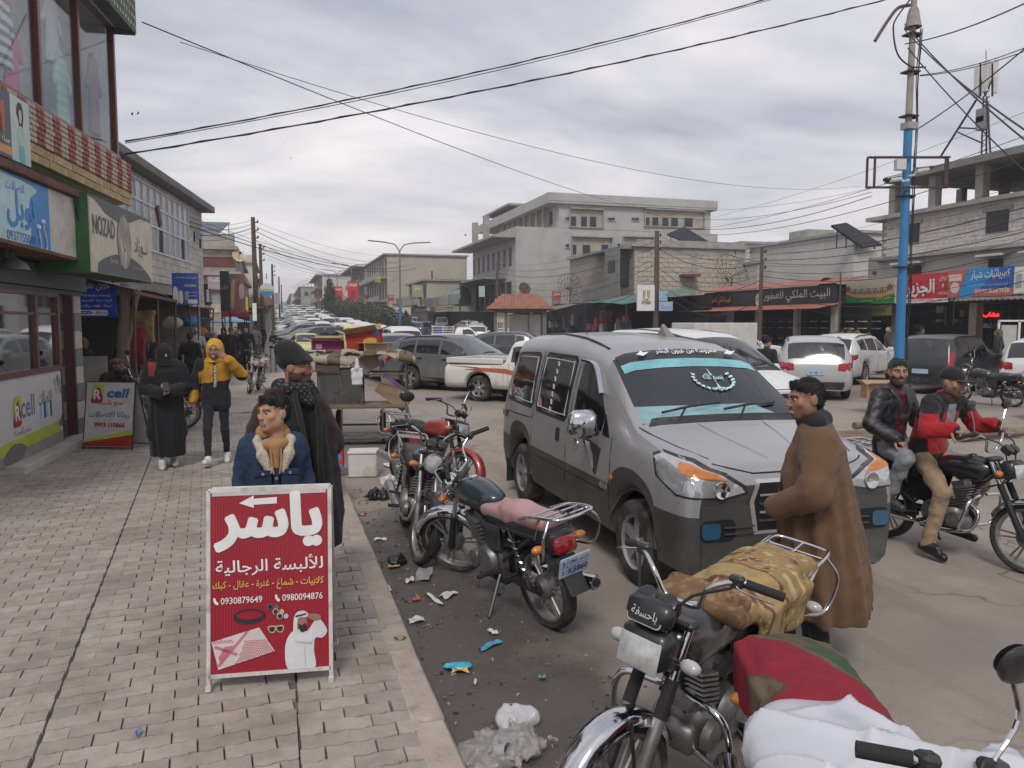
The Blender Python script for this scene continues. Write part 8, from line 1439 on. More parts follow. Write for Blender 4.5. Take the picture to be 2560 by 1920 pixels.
BOY=person('boy in a blue denim jacket with fleece collar standing behind the red board',(-.03,4.70,SWZ),R(5),1.50,dict(head=(.0,-.03,1.60),shL=(.152,.015,1.40),shR=(-.152,.015,1.40),elL=(.215,.05,1.13),elR=(-.215,.05,1.13),wrL=(.225,-.03,.90),wrR=(-.225,-.03,.90)),yaw=-52,pitch=0,skin=(.43,.235,.15),hair='quiff',hcol=(.012,.010,.010),hands={'L':((0,-.1,-1),(-1,0,0),.4),'R':((0,-.1,-1),(1,0,0),.4)},head_s=.90,nose=0.)
root,J,Rm,hc,hz_=BOY;S=1.5/1.72
g=top_sdf(J,.006,.06,.009,sleeve_t=.004);g.folds(.010,34,4,(1,1,1.4)).folds(.004,80,14);g.cone((0,-.10,1.47*S),(0,-.16,1.22*S),.03,.015,.02,'sub')
def denim(P):
 c=np.tile(np.array((.014,.034,.075)),(len(P),1));c*=(1+.35*np.sin(P[:,0]*60)*np.sin(P[:,2]*47)*.25+.25*sstep(.02,.0,np.abs(np.abs(P[:,0])-.11)))[:,None];return c
mesh_np('denim_jacket',[g.mesh()],mat('denim',rough=.9,attr='Col',var=.22,scale=16,bump=.35,bscale=240),root,denim)
fz=lambda x,z:-.135+.35*abs(x)**2
for x in(-1,1):
 g=SDF((-.19,-.2,.98),(.19,.12,1.36),.007);g.cone((x*.035,-.13,1.07),(x*.075,-.115,1.17),.020,.034,.01).cone((x*.072,-.110,1.17),(x*.095,-.05,1.24),.026,.024,.015).cone((x*.095,-.05,1.24),(x*.065,.06,1.275),.024,.026,.015);g.folds(.004,130,2);g.build('fleece_collar',mat('fleece',rough=1,attr='Col',var=.2,scale=60,bump=.8,bscale=120),root,const((.56,.47,.37)))
 B('chest_pocket',plain('denim_dark',(.012,.029,.062),.9,bump=.2,bscale=200),root,(x*.075,-.140,1.02,.10,.012,.11,MX.Rotation(R(-7*x),3,'Z')),(x*.075,-.147,1.065,.105,.012,.035,MX.Rotation(R(-7*x),3,'Z')),ch=.004);b=MB();b.lathe([(.009,0),(.009,.004),(.001,.005)],10,frame((x*.075,-.154,1.062),(1,0,0),(0,0,1)));b.build('button',M_spoke,root)
for z_ in(.86,.95,1.03):b=MB();b.lathe([(.010,0),(.010,.004),(.001,.005)],10,frame((.0,-.142,z_),(1,0,0),(0,0,1)));b.build('button',M_spoke,root)
B('placket',MATS['denim_dark'],root,(0,-.132,.96,.03,.012,.26),ch=.003)
g=SDF((-.17,-.2,1.0),(.17,.13,1.40),.008);g.cone((-.045,-.075,1.22),(.045,-.075,1.22),.034,.034,.03).cone((0,-.085,1.2),(0,-.115,1.07),.042,.018,.02).cone((-.062,.0,1.275),(.062,.0,1.275),.038,.038,.03).cone((-.05,.07,1.275),(.05,.07,1.275),.045,.045,.03).cone((0,.02,1.36),(0,0,1.44),.05,.05,.01,'sub');g.folds(.005,50,6);g.build('hood',M_cloth,root,const((.34,.185,.075)));
for x in(-1,1):tube_part(root,[(x*.03,-.135,1.2),(x*.025,-.155,1.12),(x*.015,-.16,1.06)],.004,'drawstring',(.38,.22,.1))
legs_part(root,J,(.03,.03,.04),.01);shoes_part(root,J,(.2,.2,.2))
BN=person('bearded man in black beanie and dark maroon cloak standing behind the boy',(.10,5.34,SWZ),R(35),1.75,dict(head=(0,-.03,1.60)),yaw=38,pitch=2,skin=(.29,.15,.10),hair='beanie',hcol=(.012,.012,.014),beard=1.,bcol=(.016,.012,.011))
root,J,Rm,hc,hz_=BN
g=robe(J,[(.42,.36,.30,0,.03),(.7,.345,.28,0,.03),(1.0,.32,.23,0,.02),(1.25,.30,.19,0,.02),(1.36,.26,.155,0,.02),(1.44,.17,.115,0,.01),(1.49,.09,.085,0,0)],.013,amp=.028,nf=7,seed=4);g.cone((.16,.0,1.36),(.33,.0,1.08),.085,.08,.05).cone((-.16,.0,1.36),(-.33,.0,1.08),.085,.08,.05);g.box((0,-.3,.95),(.045,.2,.6),.02,.02,'sub');g.folds(.012,16,9,(1,1,.4)).folds(.005,50,7)
mesh_np('cloak',[g.mesh()],MATS['wool_brown'],root,lambda P:np.where((P[:,1]<-.06-.3*np.abs(P[:,0]-.02))[:,None],np.array((.014,.014,.016)),np.array((.030,.012,.013))))
g=top_sdf(J,.02,.1,.016,sleeves='');g.build('sweater',M_cloth,root,const((.03,.012,.010)))
g=SDF((-.2,-.2,1.36),(.2,.2,1.62),.008);g.cone((-.075,-.05,1.49),(.075,-.06,1.49),.048,.048,.03).cone((-.08,.04,1.50),(.08,.04,1.50),.05,.05,.03).cone((0,-.09,1.47),(.03,-.12,1.40),.05,.04,.03);g.folds(.010,55,3);g.build('scarf',M_cloth,root,lambda P:np.where((np.sin(P[:,0]*160)*np.sin(P[:,2]*150)>.55)[:,None],np.array((.10,.10,.11)),np.array((.012,.013,.016))))
for x in(-1,1):tube_part(root,[(x*.07,-.10,1.47),(x*.075,-.17,1.30),(x*.05,-.21,1.0),(x*.05,-.25,.6)],.03,'cloak_lapel',(.016,.016,.018),sq=.4)
legs_part(root,J,(.02,.02,.025));shoes_part(root,J,(.03,.03,.03))
YM=person('smiling man in a yellow and black hooded jacket walking towards the viewer',(-.80,11.1,SWZ),R(-3),1.68,dict(head=(.0,-.06,1.585),elL=(.36,-.06,1.24),wrL=(.20,-.22,1.46),wrR=(-.30,-.02,.90),elR=(-.27,.04,1.13),anR=(-.10,-.22,.10),knR=(-.10,-.19,.50),toeR=(-.12,-.38,.09),anL=(.10,.22,.12),knL=(.10,.02,.49),toeL=(.11,.07,.03)),pitch=4,skin=(.30,.16,.11),hair='hood',beard=.3,smile=1,hcol=lambda P:np.where((P[:,1]<-.075+.0*P[:,2])[:,None],np.array((.52,.44,.33)),np.array((.58,.33,.035))),hands={'L':((-.6,-.1,.6),(.1,.6,-.4),.25),'R':((0,-.1,-1),(1,0,0),.45)})
root,J,Rm,hc,hz_=YM
def hood(P):
 c=np.tile(np.array((.42,.215,.02)),(len(P),1));x,y,z=P[:,0],P[:,1],P[:,2];blk=(z<1.12+.12*(x+.1))&(np.abs(x)<.21);c[blk]=(.012,.012,.016);sh=(np.abs(x)>.13)&(z>1.30-(np.abs(x)-.13)*.7)&(x<0);c[sh]=(.012,.012,.016);c[(x<-.21)&(z>1.02)]=(.012,.012,.016);c[(x>.21)&(y>-.0)]=(.012,.012,.016);c[(x>.24)&(z<1.19)]=(.012,.012,.016);zp_=(np.abs(x)<.022)&(y<0)&(z>1.0);c[zp_]=(.014,.014,.016);return c
g=top_sdf(J,.026,.10,.012,sleeve_t=.01);g.folds(.009,30,12).folds(.004,70,13);mesh_np('hooded_jacket',[g.mesh()],M_cloth,root,hood);lettering('ANCARVELL',frame((.0,-.158,1.21),(0,0,-1),(1,0,0)),w=.30,h=.03,m=M_white,parent=root,bold=.02,depth=.012);legs_part(root,J,(.014,.016,.021),.002);shoes_part(root,J,(.62,.61,.6),(.55,.55,.55),big=1.1)
NQ=person('woman in black niqab and long coat looking at her phone',(-1.42,11.05,SWZ),R(8),1.63,dict(elL=(.27,.0,1.12),wrL=(.06,-.26,1.10),elR=(-.27,.0,1.12),wrR=(-.05,-.28,1.06),anL=(.08,.1,.085),toeL=(.09,-.06,.04),anR=(-.08,-.12,.085),toeR=(-.08,-.28,.035)),pitch=8,yaw=10,skin=(.42,.27,.2),hair='niqab',hcol=(.010,.010,.011),hands={'L':((-.8,-.3,.2),(0,0,1),.5),'R':((.8,-.3,.15),(0,0,1),.5)})
root,J,Rm,hc,hz_=NQ
g=robe(J,[(.16,.20,.20,0,.0),(.5,.215,.20,0,0),(.9,.20,.17,0,0),(1.1,.19,.15,0,0),(1.28,.19,.14,0,0),(1.36,.13,.11,0,0)],.013,amp=.022,nf=9,seed=7);g.folds(.006,26,4,(1,1,.4));mesh_np('abaya',[g.mesh()],M_cloth,root,const((.010,.010,.012)))
g=top_sdf(J,.034,.42,.013,flare=.03,sleeve_t=.012);g.folds(.008,26,5);g.box((0,-.25,.7),(.035,.2,.6),.01,.01,'sub');mesh_np('coat',[g.mesh()],M_cloth,root,lambda P:np.where(((P[:,2]>1.22)&(P[:,0]<-.10)&(P[:,0]>-.2)&(P[:,1]<-.02))[:,None],np.array((.22,.035,.03)),np.array((.011,.011,.014))))
shoes_part(root,J,(.6,.58,.52),(.5,.5,.5));B('phone',M_black,root,(.0,-.33,1.10,.07,.012,.14,MX.Rotation(R(-40),3,'X')))
def rider(lab,hip,**k):return person(lab,(5.70,5.28,0),R(12),1.74,hip,**k)
DR=rider('motorcycle driver in a red and black jacket, black cap and beige trousers',dict(pelvis=(0,.26,.87),belly=(0,.24,1.02),chest=(0,.17,1.20),neck=(0,.10,1.37),head=(0,.045,1.51),shL=(.19,.12,1.32),shR=(-.19,.12,1.32),elL=(.35,.02,1.12),wrL=(.315,-.15,1.135),elR=(-.36,.03,1.11),wrR=(-.315,-.15,1.135),hipL=(.10,.24,.84),hipR=(-.10,.24,.84),knL=(.24,-.10,.62),anL=(.22,.12,.20),toeL=(.24,-.06,.12),knR=(-.25,-.06,.58),anR=(-.31,.02,.14),toeR=(-.33,-.14,.05)),yaw=-4,pitch=10,skin=(.33,.18,.12),hair='cap',hcol=(.012,.012,.014),beard=.6,hands={'L':((0,-1,-.12),(0,-.15,-1),.85),'R':((0,-1,-.12),(0,-.15,-1),.85)})
root,J,Rm,hc,hz_=DR
g=top_sdf(J,.030,.12,.012,sleeve_t=.006);g.folds(.010,28,21).folds(.005,70,22);g.cone((0,.0,1.36),(0,-.08,1.05),.03,.03,.02,'sub')
def redj(P):
 x,y,z=P[:,0],P[:,1],P[:,2];c=np.tile(np.array((.33,.010,.018)),(len(P),1));b_=((z>1.27)&(np.abs(x)>.06))|((np.abs(x)>.12)&(z>1.20)&(np.abs(x)<.30)&(y>.02))|((z<.88))|((np.abs(x)>.09)&(z<1.02)&(y>.16)&(np.abs(x)<.24))|((y<-.20));c[b_]=(.012,.012,.014);ins=(np.abs(x)<.065)&(y<.1)&(z<1.34)&(z>.92)&(y>-.15);c[ins]=(.24,.26,.30);return c
mesh_np('red_jacket',[g.mesh()],M_cloth,root,redj);legs_part(root,J,(.30,.21,.135),.016,fold=.009);shoes_part(root,J,(.014,.014,.015),(.03,.03,.03));g=SDF((-.16,-.02,1.28),(.16,.28,1.48),.009);g.cone((-.07,.06,1.37),(.07,.06,1.37),.04,.04,.03).cone((-.08,.15,1.38),(.08,.15,1.38),.05,.05,.03);g.build('collar',M_cloth,root,const((.02,.012,.014)))
PR=rider('motorcycle passenger with grey beard in black leather jacket and grey trousers',dict(pelvis=(0,.62,.90),belly=(0,.63,1.06),chest=(0,.62,1.25),neck=(0,.60,1.42),head=(-.01,.56,1.57),shL=(.19,.61,1.36),shR=(-.19,.61,1.36),elL=(.28,.55,1.10),wrL=(.22,.32,1.0),elR=(-.32,.60,1.10),wrR=(-.27,.38,.98),hipL=(.11,.58,.87),hipR=(-.11,.58,.87),knL=(.30,.22,.80),anL=(.26,.46,.44),toeL=(.28,.30,.38),knR=(-.32,.24,.84),anR=(-.27,.44,.44),toeR=(-.29,.28,.38)),yaw=-38,pitch=2,skin=(.34,.19,.135),hair='short',hcol=lambda P:np.where((np.abs(P[:,0])>.06)[:,None],np.array((.09,.085,.08)),np.array((.03,.027,.025))),beard=1.,bcol=(.035,.032,.03),hands={'L':((.0,-.9,-.3),(0,0,-1),.4),'R':((.05,-.9,-.35),(0,0,-1),.4)})
root,J,Rm,hc,hz_=PR
g=top_sdf(J,.026,.14,.012,sleeve_t=.006);g.folds(.010,26,31).folds(.005,70,32)
mesh_np('leather_jacket',[g.mesh()],M_leather,root,lambda P:np.where(((P[:,1]<.60-.35)&(P[:,2]<0))[:,None],0,np.where(((np.abs(P[:,0]+.02)<.055+.1*(P[:,2]-1.1))&(P[:,1]<.56)&(P[:,2]>1.0))[:,None],np.array((.085,.008,.014)),np.array((.018,.019,.022)))));legs_part(root,J,(.24,.25,.275),.016,fold=.010);shoes_part(root,J,(.05,.055,.065),(.1,.1,.1))
for x in(-1,1):tube_part(root,[(x*.05,.64,1.44),(x*.10,.56,1.43),(x*.075,.50,1.33),(x*.06,.49,1.2)],.022,'lapel',(.02,.021,.024),M_leather,sq=.5)
SM=person('seated man in brown coat and flat wrapped cap drawing on a cigarette',(-2.78,15.4,SWZ-.05),R(28),1.72,dict(pelvis=(0,.05,.52),belly=(0,.04,.68),chest=(0,.03,.88),neck=(0,0,1.06),head=(0,-.03,1.21),shL=(.19,.01,1.0),shR=(-.19,.01,1.0),elL=(.27,-.10,.80),wrL=(.09,-.26,1.08),elR=(-.26,-.05,.76),wrR=(-.1,-.28,.72),hipL=(.1,.02,.5),hipR=(-.1,.02,.5),knL=(.14,-.4,.5),knR=(-.14,-.4,.5),anL=(.13,-.38,.13),anR=(-.13,-.38,.13),toeL=(.14,-.54,.08),toeR=(-.14,-.54,.08)),yaw=25,skin=(.30,.16,.11),hair='turban',hcol=(.10,.075,.045),beard=.4,hands={'L':((-.2,-.2,.9),(-.3,.9,0),.6),'R':((.3,-.9,0),(0,0,1),.5)},group='people on the pavement')
root,J,Rm,hc,hz_=SM;g=top_sdf(J,.034,.08,.014,sleeve_t=.015);g.folds(.01,24,6);mesh_np('coat',[g.mesh()],M_cloth,root,const((.045,.022,.018)));legs_part(root,J,(.03,.028,.03));shoes_part(root,J,(.03,.03,.03));B('stool_seat',M_rust,root,(0,.05,.43,.36,.34,.03));b=MB()
for x in(-.14,.14):
 for y_ in(-.08,.18):b.tube([(x,y_,.05),(x,y_,.42)],.014,5)
b.build('stool_legs',M_rust,root);tube_part(root,[(.055,-.18,1.15),(.02,-.23,1.16)],.004,'cigarette',(.6,.58,.55))
simple_person('man in black coat with olive headscarf standing with his back turned at the far shops',(23.1,19.9,.12),R(200),1.72,(.022,.021,.023),(.02,.02,.022),'scarf',(.10,.10,.06),long=False);simple_person('man in black beanie and jacket between the white minivan and silver SUV',(10.55,14.9,0),R(120),1.72,(.014,.015,.02),(.02,.02,.025),'beanie',(.012,.012,.013),yaw=-30);simple_person('pedestrian in black crossing beside the yellow taxi',(2.75,46.8,0),R(185),1.75,(.016,.017,.022),(.02,.022,.03),'short',(.2,.16,.14));simple_person('grey haired man at the far pavement by the shrub',(27.6,29.6,.12),R(60),1.7,(.05,.045,.04),(.03,.03,.03),'short',(.35,.34,.33));simple_person('dark haired man at the far pavement beside the grey haired one',(27.9,27.9,.12),R(80),1.7,(.06,.055,.05),(.03,.03,.03))
gp=lambda px,py,y:(atY(px,py,y).x,y,SWZ)
crowd=[((478,900),20.0,'man in dark jacket and red checked shirt with blue jeans on the pavement',160,(.018,.018,.02),(.10,.16,.24),'short',(.014,.011,.01),1.7,False),((492,880),27.5,'man in white shirt and dark trousers with his back turned',185,(.42,.43,.46),(.014,.015,.02),'turban',(.3,.29,.28),1.74,False),((537,880),25.0,'woman in bright red jacket and rose headscarf',170,(.40,.035,.03),(.02,.02,.022),'scarf',(.25,.15,.15),1.62,False),((578,870),30.0,'man in dark hooded coat among the crowd',10,(.016,.017,.022),(.015,.016,.02),'beanie',(.05,.05,.055),1.72,False),((560,870),33.0,'hooded figure in black at the back of the crowd',-10,(.013,.013,.015),(.014,.014,.016),'hood',(.02,.018,.018),1.7,False),((617,880),30.5,'bearded man in black jacket at the right of the crowd',-12,(.012,.013,.017),(.013,.014,.018),'short',(.016,.013,.012),1.78,False),((600,865),36.0,'woman in black cloak deep in the crowd',5,(.012,.012,.014),(.012,.012,.014),'scarf',(.014,.014,.016),1.62,True),((640,860),44.0,'distant man in grey jacket beyond the crowd',185,(.08,.085,.09),(.03,.03,.035),'short',(.016,.013,.012),1.74,False),((655,860),52.0,'distant figure in a dark coat near the wooden pole',170,(.02,.02,.025),(.02,.02,.022),'short',(.016,.013,.012),1.74,False),((340,900),20.5,'man with a yellow scarf standing in the dark stall',-60,(.02,.025,.04),(.02,.03,.05),'scarf',(.30,.19,.06),1.7,False),((318,900),18.8,'man in maroon jacket looking down by the tree trunk',40,(.06,.02,.022),(.03,.03,.03),'short',(.02,.012,.01),1.68,False),((372,900),24.0,'woman in dark robe inside the market stall',30,(.018,.02,.025),(.02,.02,.02),'scarf',(.05,.06,.08),1.6,True),((590,868),40.0,'man in olive coat at the back of the crowd',0,(.05,.05,.04),(.02,.02,.02),'short',(.016,.013,.012),1.72,False),((212,960),18.2,'woman in black top and white patterned skirt beside the tiled pillar',60,(.014,.014,.016),(.3,.3,.3),'scarf',(.30,.2,.09),1.6,False)]
for(px,py),y,lab,rz,tp,bt,hr,hcl,H,lg in crowd:
 l=gp(px,py,y);l=(max(l[0],-4.2),l[1],l[2]);fn=None
 if 'checked' in lab:fn=lambda P:np.where(((np.abs(P[:,0])<.08)&(P[:,1]<0))[:,None],np.array((.22,.02,.03)),np.array((.018,.018,.02)))
 simple_person(lab,l,R(rz),H,tp,bt,hr,hcl,long=lg,group='people on the pavement',topfn=fn)
fc=[((1680,800),40,(.03,.03,.035)),((1300,810),70,(.06,.03,.03)),((1205,800),78,(.05,.05,.06)),((1170,795),88,(.03,.03,.04)),((1188,795),86,(.1,.09,.08)),((1010,800),74,(.05,.05,.07))]
fl=['figure before the perfume shop, dark clothes','figure in maroon walking by the market sheds','figure in slate coat near the kiosk pole','dark figure before the arched house','figure in tan coat before the arched house','man in slate jacket standing between pickups by the cone bush']
for((px,py),y,c),lb in zip(fc,fl):q=atY(px,py,y);simple_person(lb,(q.x,y,rise(y)+.1),R(random.uniform(0,360)),1.72,c,(.03,.03,.035))
RB=thing('standing_sign','tall red folding board with white Arabic lettering standing on the pavement','sign',(-.07,4.14,SWZ),R(-7));BW_,BH=.625,.965;tl=R(8);M_bred=mat('board_red',(.36,.012,.03),.32,var=.06,scale=2,coat=.2)
FT=frame((-BW_/2,0,.075),(1,0,0),(0,math.sin(tl),math.cos(tl)));M_bfr=mat('board_frame_white',(.56,.54,.52),.5,var=.15,scale=8,dirt=((.25,.22,.2),.5,.75,9,None))
for side,M0 in((0,FT),(1,frame((BW_/2,.46,.075),(-1,0,0),(0,-math.sin(tl)*1.6,math.cos(tl))))):
 b=MB();b.T=M0;b.box((BW_/2,BH/2,-.012),(BW_,BH,.02));p=b.build('panel',M_bred if side==0 else plain('board_back',(.4,.3,.3)),RB);b=MB();b.T=M0
 for c_,d_ in(((0,BH/2-.035,-.012),(.02,BH+.07,.03)),((BW_,BH/2-.035,-.012),(.02,BH+.07,.03)),((BW_/2,BH,-.012),(BW_,.022,.03)),((BW_/2,0,-.012),(BW_,.02,.03))):b.box(c_,d_)
 b.build('edge_frame',M_bfr,RB);b=MB();b.T=M0
 for x in(.0,BW_):b=MB();b.T=M0;b.box((x,-.06,-.01),(.03,.035,.05),None,.005);b.build('foot',M_bfr,RB)
PT=lambda u,v:FT@MX.Translation((u*BW_,(1-v)*BH,0))
def bprint(nm,polys,m,z=.0015):return printed(nm,[[(u*BW_,(1-v)*BH)for u,v in p]for p in polys],FT,m,RB,z)
b=MB();b.T=FT
for k in range(46):b.box(((k+.6)/47*BW_,BH/2,.0009),(.0022,BH-.03,.0006))
b.build('print_lines',plain('board_dark_red',(.17,.006,.014),.35),RB);M_bw=plain('print_white',(.72,.72,.71),.35)
bprint('top_strip',[[(.03,.012),(.97,.012),(.97,.03),(.03,.03)]],plain('print_offwhite',(.5,.46,.46)));bprint('arrow',[[(.25,.072),(.37,.032),(.37,.05),(.56,.045),(.56,.08),(.37,.083),(.37,.10)]],M_bw,.003)
lettering('ياسر',PT(.49,.325),w=.86*BW_,h=.30*BH,m=M_bw,parent=RB,bold=.05,depth=.003);lettering('للألبسة الرجالية',PT(.5,.468),w=.88*BW_,h=.10*BH,m=M_bw,parent=RB,bold=.025,depth=.003);lettering('كلابيات - شماغ - غترة - عقال - كبك',PT(.49,.55),w=.91*BW_,h=.058*BH,m=plain('print_gold',(.62,.42,.10),.35),parent=RB,bold=.018,depth=.003)
for x0,num in((.10,'0930879649'),(.60,'0980094876')):
 lettering(num,PT(x0,.617),w=.335*BW_,h=.036*BH,m=M_bw,parent=RB,bold=.005,depth=.003,align='l');bprint('phone_icon',[blob2([(x0-.06,.583),(x0-.045,.58),(x0-.04,.592),(x0-.03,.603),(x0-.02,.606),(x0-.022,.618),(x0-.04,.616),(x0-.055,.603)],20)],M_bw,.003)
M_bb=plain('print_black',(.02,.02,.024),.4);ro,ri=circ(.33,.69,.13,40,.042),circ(.33,.682,.105,40,.024);b=MB();b.T=FT
vs=[(u*BW_,(1-v)*BH,.003)for u,v in ro+ri];b.add(vs,[(i,40+i,40+(i+1)%40,(i+1)%40)for i in range(40)]);b.build('agal_print',M_bb,RB)
for k,(u,v)in enumerate(((.50,.645),(.545,.672),(.58,.698))):bprint('glasses_rim',[circ(u,v,.026,18,.017),circ(u+.05,v+.002,.02,18,.014)],plain(f'rim_{k}',((.12,.11,.12),(.5,.38,.2),(.48,.44,.44))[k]),.003+.001*k);bprint('glasses_lens',[circ(u,v,.018,16,.012)],M_bb,.006+.001*k)
for u in(.515,.58):bprint('glasses_rim',[blob2([(u-.035,.752),(u+.03,.75),(u+.02,.785),(u-.02,.782)])],plain('rim_1',(.5,.38,.2)),.003);bprint('glasses_lens',[blob2([(u-.024,.757),(u+.02,.756),(u+.012,.778),(u-.015,.777)])],M_bb,.005)
bprint('headscarf_print',[[(.025,.815),(.41,.752),(.535,.885),(.08,.965)]],plain('print_cloth',(.58,.52,.52)),.003);b=MB();b.T=FT
rg=random.Random(4)
def inq(u,v):return 0<(u-.03)and v>.815-(u-.025)*.163 and v<.962-(u-.08)*.175 and v<.965 and v>.76+(u-.41)*1.02 and u<.03+(v-.8)*20
for i in range(26):
 for j in range(24):
  u=.03+i*.0195+(j%2)*.0097;v=.76+j*.0088
  if inq(u,v)and(u>.27+(v-.86)*-.6 or v<.83+.1*math.sin(i*2.5)*0 and u<.2):b.box((u*BW_,(1-v)*BH,.0045),(.0075,.0055,.0006),MX.Rotation(R(40),3,'Z'))
b.build('houndstooth_print',plain('print_rose',(.45,.05,.08),.4),RB);bprint('stripe_print',[[(.04,.845),(.06,.835),(.24,.885),(.22,.895)],[(.07,.94),(.09,.95),(.33,.765),(.30,.77)],[(.13,.845),(.2,.84),(.1,.93),(.08,.9)]],plain('print_pale_rose',(.50,.16,.2),.4),.0055)
bprint('robe_print',[blob2([(.64,.985),(.62,.87),(.66,.80),(.73,.775),(.80,.79),(.86,.74),(.90,.72),(.97,.79),(.93,.83),(.87,.83),(.86,.90),(.87,.985),(.76,.988)],48)],plain('print_robe',(.60,.61,.62),.4),.003);bprint('face_print',[blob2([(.72,.755),(.725,.71),(.79,.705),(.80,.75),(.77,.785),(.74,.78)])],plain('print_face',(.30,.16,.11),.4),.0045);bprint('beard_print',[blob2([(.73,.745),(.76,.755),(.79,.745),(.79,.785),(.75,.79)])],M_bb,.0055);bprint('ghutra_print',[blob2([(.69,.80),(.70,.70),(.76,.675),(.81,.69),(.80,.712),(.73,.715),(.72,.79)])],plain('print_robe',(.60,.61,.62)),.0065);bprint('agal_band_print',[[(.705,.70),(.80,.69),(.80,.698),(.71,.71)]],M_bb,.0075);bprint('hand_print',[blob2([(.80,.695),(.90,.70),(.92,.725),(.87,.735),(.80,.712)])],plain('print_face',(.30,.16,.11)),.0045)
bprint('robe_folds',[[(.70,.84),(.84,.85),(.86,.83),(.84,.862),(.72,.85)],[(.78,.87),(.785,.87),(.79,.98),(.785,.98)]],plain('print_fold',(.40,.41,.42)),.0045)
PB=thing('standing_sign','white folding board with red and lime logo by the phone shop step','sign',(-2.5,12.88,SWZ),R(-24));w_,h_=.80,1.0;tl=R(9)
for side,M0 in((0,frame((-w_/2,0,.03),(1,0,0),(0,math.sin(tl),math.cos(tl)))),(1,frame((w_/2,.5,.03),(-1,0,0),(0,-math.sin(tl)*1.8,math.cos(tl))))):
 b=MB();b.T=M0;b.box((w_/2,h_/2,-.01),(w_,h_,.016));b.build('panel',plain('board_white',(.57,.56,.54),.4),PB);b=MB();b.T=M0
 for c_,d_ in(((0,h_/2-.015,-.012),(.015,h_+.03,.026)),((w_,h_/2-.015,-.012),(.015,h_+.03,.026)),((w_/2,h_,-.012),(w_,.016,.026)),((w_/2,0,-.012),(w_,.016,.026))):b.box(c_,d_)
 b.build('edge_frame',M_iron,PB);pr=lambda nm,polys,m,z=.0015,M0=M0:printed(nm,[[(u*w_,(1-v)*h_)for u,v in p]for p in polys],M0,m,PB,z);pr('red_wedge',[[(0,.93),(1,.80),(1,.985),(0,.985)]],M_pred);pr('lime_wedge',[[(0,.90),(0,.93),(1,.80),(1,.72)]],M_lime,.003)
 if side==0:logo_r(M0@MX.Translation((.25*w_,.82*h_,0)),PB,.72);lettering('cell',M0@MX.Translation((.64*w_,.765*h_,0)),w=.42*w_,h=.13*h_,m=M_pblue,parent=PB,bold=.04,slant=.15);lettering('تمتع بالسرعة',M0@MX.Translation((.5*w_,.62*h_,0)),w=.56*w_,m=M_pred,parent=PB,bold=.02);lettering('روتانا للاتصالات',M0@MX.Translation((.5*w_,.44*h_,0)),w=.84*w_,h=.11*h_,m=M_pblue,parent=PB,bold=.02);lettering('0993 110666',M0@MX.Translation((.52*w_,.31*h_,0)),w=.62*w_,m=M_pred,parent=PB,bold=.03)
HC=thing('handcart','rusty steel street vendor handcart with glass case and rag canopy','handcart',(1.42,13.3,0),R(-12));HC.scale=(.84,.84,1.03);M_cart=mat('cart_steel',(.16,.13,.11),.65,metal=.5,var=.3,scale=7,dirt=((.2,.16,.12),.5,.75,6,None));b=MB()
for x in(-.86,.86):
 for y_ in(-.42,.42):b.tube([(x,y_,.0 if y_<0 else .62),(x,y_,1.5+.06*math.sin(x*3+y_))],.018,6)
for z in(.62,1.16):
 b.tube([(-.86,-.42,z),(.86,-.42,z),(.86,.42,z),(-.86,.42,z)],.016,6,closed=True)
b.tube([(-.86,-.42,.12),(.86,-.42,.12)],.02,6);b.tube([(-.86,.3,.12),(.86,.3,.12)],.02,6);b.tube([(-.4,-.42,.0),(-.4,-.42,.62)],.016,6);b.tube([(.4,-.42,.12),(.4,-.42,.62)],.016,6);b.tube([(-.86,.3,.12),(-.86,.42,.62)],.016,6);b.tube([(.86,.3,.12),(.86,.42,.62)],.016,6);b.tube([(-.2,-.42,1.16),(.86,-.42,.9)],.012,6)
b.build('frame',M_cart,HC,50);B('deck',mat('deck_board',(.22,.16,.11),.85,var=.3,scale=4),HC,(0,0,.645,1.7,.82,.03));B('lower_shelf',M_cart,HC,(0,-.06,.135,1.7,.7,.015),(-.2,-.1,.15,.5,.4,.01))
for x,y_ in((-.62,.35),(.10,.35),(-.62,-.1)):pass
for x in(-.55,.35):
 b=MB();T=MX.Translation((x,.25,.27))@MX.Rotation(PI/2,4,'Y');b.lathe([(.20,-.04),(.25,-.045),(.27,0),(.25,.045),(.20,.04)],26,T);t=b.build('wheel',M_mtyre,HC,50);b=MB();b.lathe([(.205,-.03),(.18,-.02),(.18,.02),(.205,.03)],26,T);b.lathe([(.04,-.06),(.04,.06)],10,T,True)
 for k in range(10):a=2*PI*k/10;b.tube([T@V((.03*math.cos(a),.03*math.sin(a),0)),T@V((.19*math.cos(a),.19*math.sin(a),0))],.006,5)
 b.build('rim',M_cart,t,50)
b=MB();b.tube([(-.6,.25,.27),(.4,.25,.27)],.018,6);b.build('axle',M_cart,HC)
for c_,d_ in(((-.42,-.38,.95),(.84,.008,.56)),((-.42,.02,.95),(.84,.008,.56)),((-.83,-.18,.95),(.008,.4,.56)),((-.01,-.18,.95),(.008,.4,.56))):B('case_glass',glass_mat('case_glass',(.45,.5,.46),.14,.6,.12),HC,(*c_,*d_))
b=MB()
for x in(-.83,-.01):
 for y_ in(-.38,.02):b.box((x,y_,.95),(.025,.025,.6))
for z in(.67,1.24):b.box((-.42,-.38,z),(.84,.025,.025));b.box((-.42,.02,z),(.84,.025,.025));b.box((-.83,-.18,z),(.025,.38,.025));b.box((-.01,-.18,z),(.025,.38,.025))
